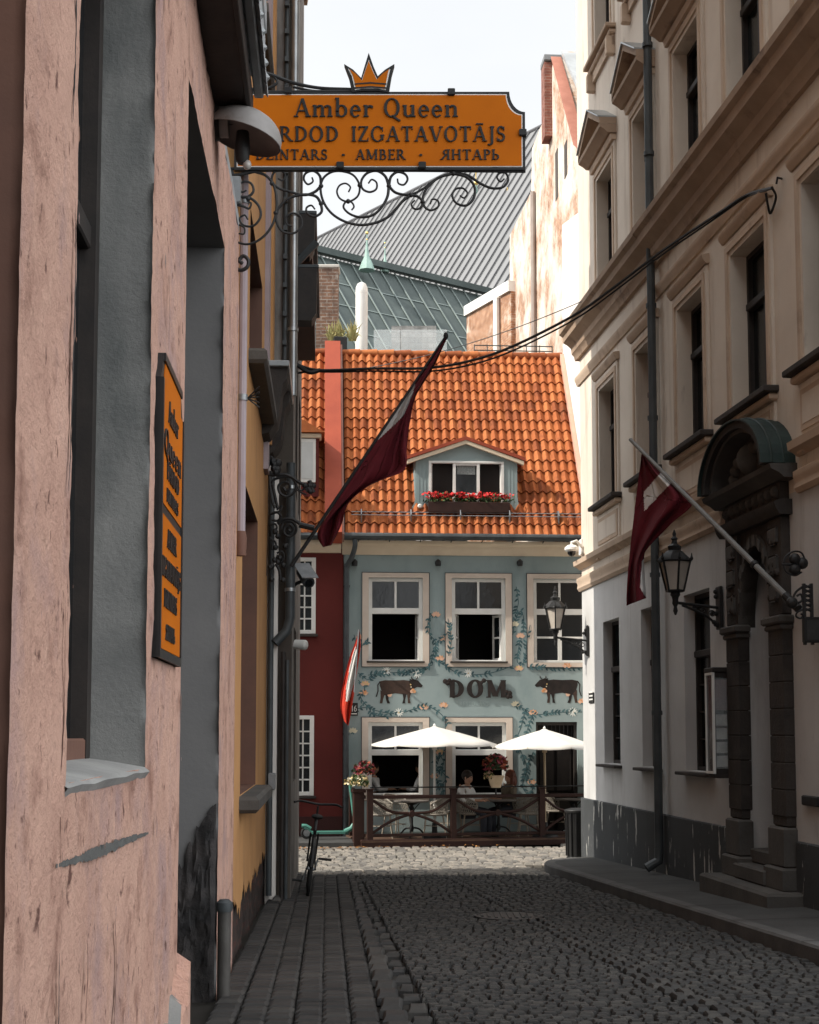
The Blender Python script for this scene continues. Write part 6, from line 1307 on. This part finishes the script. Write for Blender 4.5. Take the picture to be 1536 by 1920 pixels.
for k, s in enumerate((0,)): 
    b.box(TF, -.02, .09, -1.6, -1.5, 0, PT, M_fence, .01); b.box(TF, .0, .06, -1.5, -.15, PT-.17, PT-.1, M_fence, .008); b.box(TF, .0, .06, -1.5, -.15, .2, .26, M_fence)
b.build('end_panel', fn)
# planter on the corner post, flower pots
def blossoms(name, parent, c, r, h, n, mats, leafmat, size=.045, ctr=0.0):
    b = MB()
    for k in range(n):
        a = random.uniform(0, 2*PI); q = random.random()**.6; e = random.uniform(-.35, 1)*PI/2
        p = Vector((c[0]+r*q*math.cos(a)*math.cos(e), c[1]+r*q*math.sin(a)*math.cos(e), c[2]+h*(.5+.5*q*math.sin(e))))
        u = Vector((random.gauss(0, 1), random.gauss(0, 1), random.gauss(0, 1))).normalized(); v = u.orthogonal().normalized(); s = size*random.uniform(.6, 1.3); wv = u.cross(v)
        mt = random.choice(mats) if random.random() < .6 else leafmat
        b.add([p-u*s, p-u*s*.3+v*s*.55+wv*s*.2, p+u*s, p-u*s*.3-v*s*.55+wv*s*.2], [(0, 1, 2, 3)], mt)
    return b.build(name, parent, 0)
random.seed(21)
M_leafg = pmat('leaf_green', (.06, .10, .03), (.04, .07, .022), 12, .6); M_leafdk = pmat('dark_leaf', (.03, .05, .02), (.02, .035, .014), 12, .6)
M_fred = pmat('crimson_leaf', (.30, .05, .07), (.20, .03, .05), 14, .6); M_frust = pmat('rust_leaf', (.38, .10, .05), (.26, .06, .035), 14, .6); M_fyel = pmat('cream_petal', (.74, .60, .32), (.66, .48, .22), 14, .6); M_fgeran = pmat('geranium_red', (.68, .035, .03), (.52, .02, .025), 14, .5)
cp = TF.pt(.0, -.2, 0)
t = thing('corner_planter', 'tall red brown planter box with crimson and cream flowers at the fence corner', 'planter', cp)
b = MB(); b.box(TF, -.17, .03, -.36, -.16, 0, PT-.05, M_fence, .012); b.box(TF, -.2, .06, -.39, -.13, PT-.05, PT+.02, M_fence, .01); b.build('box', t)
blossoms('crimson_plant', t, TF.pt(.05, -.28, PT+.22), .24, .34, 420, [M_fred, M_fred, M_frust], M_leafdk); blossoms('cream_flowers', t, TF.pt(-.10, -.22, PT+.0), .24, .30, 420, [M_fyel, M_fyel, FLC['c']], M_leafg)
p = TF.pt(*(lambda q: (q[0], -.105, PT+.03))(TF.hit(930, 1480, -.105)))
t = thing('hanging_pot', 'cream flower pot of rust red leaves on the terrace fence', 'flower pot', p)
b = MB(); b.lathe(p+Vector((0, 0, .0)), [(.10, 0), (.15, .18), (.17, .22), (.16, .24), (.14, .22)], pmat('cream_pot', (.66, .52, .36), (.58, .44, .29), 5, .6), 18); b.build('pot', t)
b = MB(); b.tube([p-Vector((.12, 0, .0)), p-Vector((-.12, 0, .0))], .015, M_iron, 6); b.tube([p, p-Vector((0, 0, .2))], .02, M_iron, 6); b.build('holder', t)
blossoms('rust_plant', t, p+Vector((0, 0, .24)), .27, .42, 520, [M_frust, M_frust, M_fred], M_leafdk, .055); blossoms('trailing_flowers', t, p+Vector((-.14, -.05, .12)), .12, .2, 120, [M_fyel, FLC['p']], M_leafg, .035)
# dormer window box
t = thing('window_box', 'brown window box of bright red geraniums under the dormer window', 'window box', D.pt(.5, DF, 6.9))
a_, c_ = D.hit(803, 962, DF+.12), D.hit(955, 946, DF+.12); b = MB(); b.box(D, a_[0], c_[0], DF+.03, DF+.24, a_[1], c_[1]+.03, M_fence, .012); b.build('box', t)
for k in range(12):
    s = a_[0]+.06+(c_[0]-a_[0]-.12)*k/11
    if k in (0, 6, 11) or True:
        if k == 0: bb_ = MB()
        for j in range(60):
            q = D.pt(s+random.gauss(0, .07), DF+.14+random.gauss(0, .06), c_[1]+.06+random.uniform(-.02, .17)); u = Vector((random.gauss(0, 1), random.gauss(0, 1), random.gauss(0, 1))).normalized(); v = u.orthogonal(); sz = random.uniform(.02, .045)
            red = q.z > c_[1]+.12 and random.random() < .75
            bb_.add([q-u*sz, q+v*sz*.6, q+u*sz, q-v*sz*.6], [(0, 1, 2, 3)], M_fgeran if red else random.choice((M_leafg, M_leafdk, M_leafg)))
        for j in range(2):
            q = D.pt(s+random.gauss(0, .05), DF+.17+random.gauss(0, .04), c_[1]+.13+random.uniform(0, .11))
            for i in range(14):
                u = Vector((random.gauss(0, 1), random.gauss(0, 1), random.gauss(0, 1))).normalized(); v = u.orthogonal(); r_ = q+u*.03; bb_.add([r_-v*.022, r_+u.cross(v)*.02, r_+v*.022, r_-u.cross(v)*.02], [(0, 1, 2, 3)], M_fgeran)
bb_.build('geraniums', t, 0)
p = dq(787, 950); b = MB(); b.lathe(D.pt(p[0], DF+.01, p[1]), [(.04, 0), (.05, .06), (.03, .09)], M_white, 12, D.n); tag(b.build('spot_lamp'), 'small white spot lamp at the lower left of the dormer', 'lamp')
# umbrellas
M_canvas = pmat('white_canvas', (.68, .65, .60), (.62, .595, .55), 3, .85, .03, 40); M_pole = pmat('pale_wood_pole', (.55, .43, .29), (.47, .36, .24), 4, .6, .05, 30)
def umbrella(loc, w, zr, za, rot, polemat, label, tilt=0.0):
    t = thing('parasol', label, 'parasol', (0, 0, 0), 'white parasols on the terrace')
    b = MB(); n = 8; ap = Vector((0, 0, za)); rows = []
    K = [Vector((w*math.cos(2*PI*k/n), w*math.sin(2*PI*k/n), zr)) for k in range(n)]
    for k in range(n):
        A, B = K[k], K[(k+1) % n]; g_ = []
        for i in range(6):
            f = i/5; a_, c_ = ap.lerp(A, f), ap.lerp(B, f); row = []
            for j in range(5):
                q = a_.lerp(c_, j/4); q = q-Vector((0, 0, .025*f*math.sin(PI*j/4)))+Vector((0, 0, .015*math.sin(PI*f))); row.append(q)
            g_.append(row)
        b.grid(g_, M_canvas); b.grid([[q-Vector((0, 0, .012)) for q in r] for r in g_], M_canvas)
        b.grid([g_[-1], [q-Vector((0, 0, .035))+Vector((q.x, q.y, 0))*.0 for q in g_[-1]]], M_canvas)
    b.lathe((0, 0, za-.05), [(.10, .0), (.07, .035), (.03, .055)], M_canvas, 12); weld(b.build('canopy', t))
    b = MB(); b.tube([(0, 0, 0), (0, 0, za)], .024, polemat, 10); b.lathe((0, 0, za+.0), [(.02, 0), (.03, .02), (.02, .04), (.004, .06)], M_white, 10); b.lathe((0, 0, zr-.12), [(.05, 0), (.05, .09)], polemat, 10); b.build('pole', t)
    b = MB()
    for A in K: b.tube([Vector((0, 0, za-.03)), A-Vector((0, 0, .02))], .011, polemat, 6); b.tube([Vector((0, 0, zr-.08)), Vector((0, 0, za-.09)).lerp(A, .5)], .009, polemat, 6)
    b.build('ribs', t)
    b = MB(); b.lathe((0, 0, 0), [(.26, 0), (.26, .05), (.06, .07), (.05, .3), (.03, .3)], M_iron, 16); b.build('base', t)
    t.location = loc; t.rotation_euler = (tilt, 0, rot); return t
U1 = at(815, 1500, 28.75); U2 = at(1022, 1500, 29.0)
zc = lambda py, Y: at(768, py, Y).z
umbrella((U1.x, U1.y, PH), 1.29, zc(1395, 28.75)-PH, zc(1362, 28.75)-PH, .2, M_white, 'white parasol standing left, before the two restaurant windows')
umbrella((U2.x, U2.y, PH), 1.12, zc(1400, 29)-PH, zc(1367, 29)-PH, .39, M_pole, 'white parasol on a pale wooden pole before the restaurant door')
# tables and chairs
M_rattan = pmat('pale_rattan', (.36, .325, .28), (.25, .225, .19), 20, .7, .1, 60); M_chairleg = pmat('bamboo_metal', (.42, .36, .29), (.32, .27, .21), 8, .5); M_marble = pmat('table_top', (.20, .18, .165), (.14, .125, .115), 6, .4)
def chair(loc, rot, label):
    t = thing('rattan_chair', label, 'chair', (0, 0, 0), 'rattan chairs on the terrace')
    b = MB(); b.lathe((0, 0, .44), [(.2, 0), (.23, .015), (.23, .035), (.2, .05)], M_rattan, 20); b.build('seat', t)
    b = MB(); n = 22; pt_ = lambda a, z, r=.25: Vector((-(r+.08*(z-.45))*math.cos(a), (r+.05*(z-.45))*math.sin(a), z))
    top = lambda a: .84-.17*(abs(a)/1.9)**2
    for k in range(n+1):
        a = -1.9+3.8*k/n
        for sg_ in (1, -1):
            a2 = max(-1.9, min(1.9, a+sg_*.45)); b.tube([pt_(a, .48), pt_((a+a2)/2, (.48+top(a2))/2), pt_(a2, top(a2))], .007, M_rattan, 4)
    b.tube([pt_(-1.9+3.8*k/n, top(-1.9+3.8*k/n)) for k in range(n+1)], .018, M_rattan, 8)
    b.tube([pt_(-1.9+3.8*k/n, .64, .25) for k in range(n+1)], .008, M_rattan, 5); b.tube([pt_(-1.9+3.8*k/n, .47) for k in range(n+1)], .014, M_rattan, 6); b.build('backrest', t)
    for sx, sy in ((1, 1), (1, -1), (-1, 1), (-1, -1)):
        l_ = MB(); l_.tube([(sx*.17, sy*.17, .45), (sx*.2, sy*.2, .2), (sx*.23, sy*.22, 0)], [.014, .013, .011], M_chairleg, 8); l_.build('leg', t)
    b = MB(); b.tube([(.18*math.cos(k*PI/6), .18*math.sin(k*PI/6), .24) for k in range(12)], .007, M_chairleg, 6, True); b.build('stretcher', t)
    t.location = loc; t.rotation_euler = (0, 0, rot); return t
def table(loc, label):
    t = thing('cafe_table', label, 'table', (0, 0, 0), 'round tables on the terrace')
    b = MB(); b.lathe((0, 0, .71), [(.34, 0), (.36, .01), (.36, .03), (.34, .035)], M_marble, 26); b.build('tabletop', t)
    b = MB(); b.lathe((0, 0, .12), [(.03, 0), (.05, .06), (.03, .14), (.028, .4), (.05, .46), (.03, .52), (.16, .58)], M_iron, 12)
    for k in range(3): b.tube(spline([(.16*math.cos(2*PI*k/3), .16*math.sin(2*PI*k/3), .69), (.05*math.cos(2*PI*k/3), .05*math.sin(2*PI*k/3), .55), (.03*math.cos(2*PI*k/3), .03*math.sin(2*PI*k/3), .42)], 5), .012, M_iron, 6)
    b.build('pedestal', t)
    for k in range(3):
        a = 2*PI*k/3+.4; l_ = MB(); l_.tube(spline([(.02*math.cos(a), .02*math.sin(a), .2), (.16*math.cos(a), .16*math.sin(a), .17), (.27*math.cos(a), .27*math.sin(a), .07), (.31*math.cos(a), .31*math.sin(a), .012)], 5), .018, M_iron, 8); l_.build('leg', t)
    t.location = loc; return t
def tp(px, dback): s = TF.hit(px, 1540, -dback)[0]; p = TF.pt(s, -dback, PH); return p
T1, T2, T3 = tp(772, .75), tp(935, .75), tp(1075, .8)
table(T1, 'round dark table nearest the corner planter, between the chairs'); table(T2, 'round dark table where the two people sit'); table(T3, 'round dark table under the right parasol, by the door')
for px, dbk, rot, lb in ((715, .75, 0, 'rattan chair beside the corner planter, left of the first table'), (745, 1.25, -.7, 'rattan chair behind the first table, under the left window'), (815, .62, PI, 'rattan chair turned left, beside the middle fence post'), (885, .7, .1, 'rattan chair of the person in the white shirt'), (972, .95, PI-.2, 'rattan chair of the person with auburn hair'), (992, .45, PI, 'rattan chair close to the fence, right of the second table'), (1048, 1.3, -.4, 'rattan chair before the restaurant door'), (840, 1.35, -2.4, 'rattan chair behind the left parasol pole')):
    chair(tp(px, dbk), rot, lb)
# people: one skinned figure each, with clothing and hair as parts
M_skin = pmat('skin', (.50, .29, .20), (.44, .25, .17), 8, .55); M_shirt = pmat('white_shirt', (.70, .69, .67), (.62, .61, .60), 8, .8, .1, 40); M_jeans = pmat('dark_trousers', (.035, .038, .05), (.025, .028, .036), 8, .85); M_olive = pmat('olive_knit', (.15, .12, .085), (.11, .09, .065), 8, .85, .1, 40); M_shoe = pmat('shoe', (.05, .04, .035), (.03, .025, .02), 6, .5)
M_hairdk = pmat('dark_hair', (.022, .016, .013), (.035, .025, .02), 12, .5, .2, 50, stretch=(1, 1, .2)); M_hairau = pmat('auburn_hair', (.17, .055, .03), (.11, .035, .02), 12, .5, .2, 50, stretch=(1, 1, .2))
def skinned(name, parent, verts, edges, mat, sub=2):
    me = bpy.data.meshes.new(name); me.from_pydata([v[0] for v in verts], edges, []); ob = bpy.data.objects.new(name, me); COL.objects.link(ob)
    md = ob.modifiers.new('skin', 'SKIN'); md.use_smooth_shade = True; sm_ = ob.modifiers.new('sub', 'SUBSURF'); sm_.levels = sub; sm_.render_levels = sub
    for i, v in enumerate(verts):
        sv = me.skin_vertices[0].data[i]; r = v[1]; sv.radius = r if isinstance(r, tuple) else (r, r); sv.use_root = (i == 0)
    dg = bpy.context.evaluated_depsgraph_get(); dg.update(); m2 = bpy.data.meshes.new_from_object(ob.evaluated_get(dg)); bpy.data.objects.remove(ob)
    m2.materials.clear(); m2.materials.append(mat); m2.polygons.foreach_set('use_smooth', [True]*len(m2.polygons)); o = bpy.data.objects.new(name, m2); COL.objects.link(o); o.parent = parent; return o
def person(loc, rot, label, hair, top, lean=.1, arm=(.34, .62), headturn=0.0, longhair=False):
    """sitting figure facing +x, seat height .47; arms reach to the table"""
    t = thing('person', label, 'person', (0, 0, 0))
    V = [((0, 0, .53), (.13, .15)), ((.0-lean*.2, 0, .68), (.115, .14)), ((-lean*.3, 0, .84), (.125, .155)), ((-lean*.25, 0, .97), (.10, .15)), ((.0, 0, 1.05), .055), ((.015, 0, 1.11), (.075, .062)), ((.03, 0, 1.19), (.10, .078)), ((.02, 0, 1.27), (.085, .07)), ((.105, 0, 1.165), .022)]
    E_ = [(i, i+1) for i in range(7)]+[(6, 8)]
    def add(p, r, fr): V.append((p, r)); E_.append((fr, len(V)-1)); return len(V)-1
    arms = []; legs = []
    for s in (1, -1):
        a = add((-lean*.25, s*.19, .98), .056, 3); e = add((.06, s*.25, .74), .044, a); h = add((arm[0], s*.12, arm[1]+.12), .029, e); pm = add((arm[0]+.06, s*.10, arm[1]+.125), (.04, .018), h); arms.append((a, e, h, pm))
        for k, dy in enumerate((-.026, -.009, .008, .025)):
            f = add((arm[0]+.115+.006*(1-abs(k-1.5)), s*(.10+dy), arm[1]+.115), .0095, pm); add((arm[0]+.15+.008*(1-abs(k-1.5)), s*(.10+dy), arm[1]+.095), .008, f)
        f = add((arm[0]+.075, s*.055, arm[1]+.115), .011, pm); add((arm[0]+.105, s*.04, arm[1]+.105), .009, f)
        g_ = add((.08, s*.10, .53), .085, 0); k_ = add((.44, s*.12, .50), .062, g_); c_ = add((.45, s*.12, .28), .056, k_); n_ = add((.43, s*.12, .07), .036, c_); add((.56, s*.13, .03), (.035, .028), n_); legs.append((g_, k_, c_, n_))
    skinned('body', t, V, E_, M_skin, 2)
    C_ = [((p[0][0], p[0][1], p[0][2]), tuple(r+.014 for r in p[1])) for p in V[:4]]+[((0, 0, 1.02), .07)]; E2 = [(0, 1), (1, 2), (2, 3), (3, 4)]
    for a, e, h, pm in arms:
        i = len(C_); w_ = Vector(V[e][0]).lerp(Vector(V[h][0]), .8); C_ += [(V[a][0], .072), (V[e][0], .06), (tuple(w_), .042)]; E2 += [(3, i), (i, i+1), (i+1, i+2)]
    skinned('top', t, C_, E2, top, 2)
    C_ = [((0, 0, .55), (.145, .165))]; E2 = []
    for g_, k_, c_, n_ in legs: i = len(C_); C_ += [(V[g_][0], .098), (V[k_][0], .075), (V[c_][0], .07), (V[n_][0], .055)]; E2 += [(0, i), (i, i+1), (i+1, i+2), (i+2, i+3)]
    skinned('trousers', t, C_, E2, M_jeans, 2)
    for s in (1, -1): b = MB(); b.ball((.50, s*.125, .035), .13, .05, .045, M_shoe, 12, 8); b.build('shoe', t)
    b = MB(); hv = []; 
    b.ball((.0, 0, 1.235), .118, .098, .115, hair, 16, 10, .03)
    if longhair: b.ball((-.05, 0, 1.10), .085, .115, .17, hair, 14, 10, .05); b.ball((-.0, .085, 1.12), .05, .04, .14, hair, 10, 8, .05); b.ball((.0, -.085, 1.12), .05, .04, .14, hair, 10, 8, .05)
    b.build('hair', t, 60)
    b = MB(); b.ball((.062, 0, 1.175), .062, .066, .092, M_skin, 16, 10); b.build('face', t, 60)
    for s in (1, -1): b = MB(); b.ball((.117, s*.03, 1.195), .008, .013, .008, M_hairdk, 8, 6); b.build('eye', t)
    b = MB(); b.ball((.119, 0, 1.125), .006, .024, .006, pmat('lips', (.36, .13, .10), (.3, .1, .08), 9, .5), 8, 6); b.build('mouth', t)
    for s in (1, -1): b = MB(); b.ball((.02, s*.098, 1.18), .018, .012, .03, M_skin, 8, 6); b.build('ear', t)
    t.location = loc; t.rotation_euler = (0, 0, rot); return t
person(tp(876, .78), -.55, 'person in a white shirt facing the lane, sitting behind the fence post', M_hairdk, M_shirt, .1)
person(tp(958, .95), PI+.35, 'person with long auburn hair and an olive top, seen from behind at the table', M_hairau, M_olive, -.1, longhair=True)
for px, py, rot, lb, hr in ((700, 1500, .25, 'person in white seated inside at the left end of the lower left window', M_hairdk), (790, 1500, PI-.3, 'person in white seated inside at the right end of the lower left window', M_hairdk)):
    s = D.hit(px, py, -.55)[0]; person(D.pt(s, -.55, .30), rot, lb, hr, M_shirt)
# ------------------------------------------------------------------ scooter, bicycle, bin
M_mint = pmat('mint_green_paint', (.10, .30, .245), (.08, .25, .20), 5, .4, .03, 30, 0, (), .5); M_rubber = pmat('rubber', (.018, .018, .018), (.03, .03, .03), 8, .75)
t = thing('kick_scooter', 'mint green kick scooter standing before the red house', 'scooter', (0, 0, 0))
b = MB(); b.hexa([Vector(p) for p in ((-.42, -.08, .10), (.25, -.08, .10), (.25, .08, .10), (-.42, .08, .10), (-.42, -.08, .15), (.25, -.08, .15), (.25, .08, .15), (-.42, .08, .15))], M_mint); b.tube([(.25, 0, .13), (.38, 0, .2), (.46, 0, .32)], [.06, .05, .045], M_mint, 10); b.tube([(-.42, 0, .13), (-.5, 0, .2), (-.58, 0, .22)], .035, M_mint, 8); b.build('deck', t)
b = MB(); b.tube([(.47, 0, .18), (.34, 0, 1.1)], [.038, .028], M_mint, 12); b.build('stem', t)
b = MB(); b.tube([(.33, -.24, 1.12), (.33, .24, 1.12)], .018, M_rubber, 8); b.ball((.35, 0, 1.13), .05, .05, .04, M_iron, 10, 6); b.tube([(.33, .12, 1.12), (.40, .14, 1.06)], .01, M_iron, 6); b.build('handlebar', t)
for x in (.5, -.52):
    b = MB(); b.tube([(x+.095*math.cos(2*PI*k/20), 0, .12+.095*math.sin(2*PI*k/20)) for k in range(20)], .028, M_rubber, 8, True); b.lathe((x, -.03, .12), [(.07, 0), (.07, .06)], M_steel, 14, (0, 1, 0)); b.build('wheel', t)
b = MB(); b.tube([(-.62, 0, .26), (-.54, 0, .26), (-.44, 0, .2)], .04, M_mint, 8); b.build('mudguard', t)
q = ghit(628, 1563); t.location = (-1.55, 28.9, .11); t.rotation_euler = (0.04, 0, .15)
b = MB(); b.box(D, -6, -2.2, .05, 1.75, -.02, .10, M_slab, .015); b.build('pavement', kind='structure')
t = thing('bicycle', 'dark bicycle leaning end on against the left wall, near the shadow edge', 'bicycle', (0, 0, 0))
def wheel(x):
    b = MB(); b.tube([(x+.33*math.cos(2*PI*k/28), 0, .34+.33*math.sin(2*PI*k/28)) for k in range(28)], .022, M_rubber, 8, True); w_ = b.build('wheel', t)
    b = MB(); b.tube([(x+.305*math.cos(2*PI*k/28), 0, .34+.305*math.sin(2*PI*k/28)) for k in range(28)], .011, M_iron, 6, True)
    for k in range(14): b.tube([(x, .02*(-1)**k, .34), (x+.3*math.cos(2*PI*k/14), 0, .34+.3*math.sin(2*PI*k/14))], .002, M_steel, 4)
    b.lathe((x, -.04, .34), [(.022, 0), (.022, .08)], M_steel, 10, (0, 1, 0)); o_ = b.build('rim', w_)
wheel(-.52); wheel(.52)
b = MB(); T_ = lambda a, c_, r=.016: b.tube([a, c_], r, M_iron, 8)
T_((-.52, .05, .34), (-.12, .05, .30)); T_((-.52, -.05, .34), (-.12, -.05, .30)); T_((-.12, 0, .30), (-.22, 0, .82)); T_((-.12, 0, .30), (.36, 0, .78), .019); T_((-.2, 0, .74), (.34, 0, .86)); T_((-.52, .05, .34), (-.2, 0, .76), .01); T_((-.52, -.05, .34), (-.2, 0, .76), .01); T_((.33, 0, .95), (.40, 0, .70), .02); T_((.40, .05, .72), (.52, .05, .34), .013); T_((.40, -.05, .72), (.52, -.05, .34), .013); b.build('frame', t)
b = MB(); b.tube([(.33, 0, .9), (.30, 0, 1.08)], .014, M_iron, 8); b.tube(spline([(.16, -.31, 1.1), (.28, -.22, 1.12), (.32, 0, 1.1), (.28, .22, 1.12), (.16, .31, 1.1)], 6), .015, M_iron, 8); b.build('handlebar', t)
b = MB(); b.tube([(-.22, 0, .8), (-.24, 0, .94)], .013, M_steel, 8); b.ball((-.25, 0, .97), .14, .075, .035, M_rubber, 14, 8); b.build('saddle', t)
for s in (1, -1): b = MB(); b.tube([(-.12, .05*s, .30), (-.12+.0*s, .08*s, .30-.15*s)], .011, M_steel, 6); b.wbox((-.12, .17*s, .28-.15*s), .09, .16, .025, M_rubber); b.build('pedal', t)
b = MB(); b.tube([(-.52+.37*math.cos(k*.2), 0, .34+.37*math.sin(k*.2)) for k in range(2, 16)], .025, M_iron, 6); b.build('mudguard', t)
p = ghit(588, 1678); t.location = (p.x-.10, p.y+.35, gz(p.y)+.0); t.rotation_euler = (math.radians(7), 0, math.radians(94))
# black bin at the corner
t = thing('litter_bin', 'slim black litter bin at the sunlit corner of the white house', 'litter bin', (0, 0, 0)); p = ghit(1087, 1614)
b = MB(); w_ = [(.19, 0), (.20, .03), (.185, .05), (.2, .8), (.21, .82)]
b.lathe((0, 0, 0), w_, M_black, 20)
for k in range(14): b.tube([(.2*math.cos(2*PI*k/14), .2*math.sin(2*PI*k/14), .06), (.212*math.cos(2*PI*k/14), .212*math.sin(2*PI*k/14), .8)], .012, M_black, 5)
b.build('body', t); b = MB(); b.lathe((0, 0, .82), [(.225, 0), (.23, .03), (.2, .05), (.12, .07)], M_iron, 20); b.tube([(.22*math.cos(2*PI*k/20), .22*math.sin(2*PI*k/20), .85) for k in range(20)], .014, M_iron, 6, True); b.build('lid', t)
b = MB(); b.lathe((0, 0, -.02), [(.2, 0), (.2, .03)], M_steel, 18); b.build('base', t); t.location = (p.x-.02, p.y+.1, .02)
# dry leaves blown against the kerb
b = MB(); random.seed(9); M_dl = [pmat('fallen_leaf', (.42, .20, .06), (.30, .13, .04), 9, .8), pmat('fallen_leaf_dark', (.24, .12, .05), (.17, .08, .035), 9, .8)]
for k in range(260):
    a_ = random.uniform(-2.6, 0) if random.random() < .8 else random.uniform(0, 3); q = TF.pt(a_, random.uniform(.02, .22)+random.random()**3*.4, .03+random.uniform(0, .015)); s = random.uniform(.02, .04); an = random.uniform(0, PI); u = Vector((math.cos(an), math.sin(an), random.uniform(-.3, .3)))*s; v = Vector((-math.sin(an), math.cos(an), random.uniform(-.3, .3)))*s*.6
    b.add([q-u, q+v, q+u, q-v], [(0, 1, 2, 3)], random.choice(M_dl))
b.build('fallen_leaves', kind='stuff')
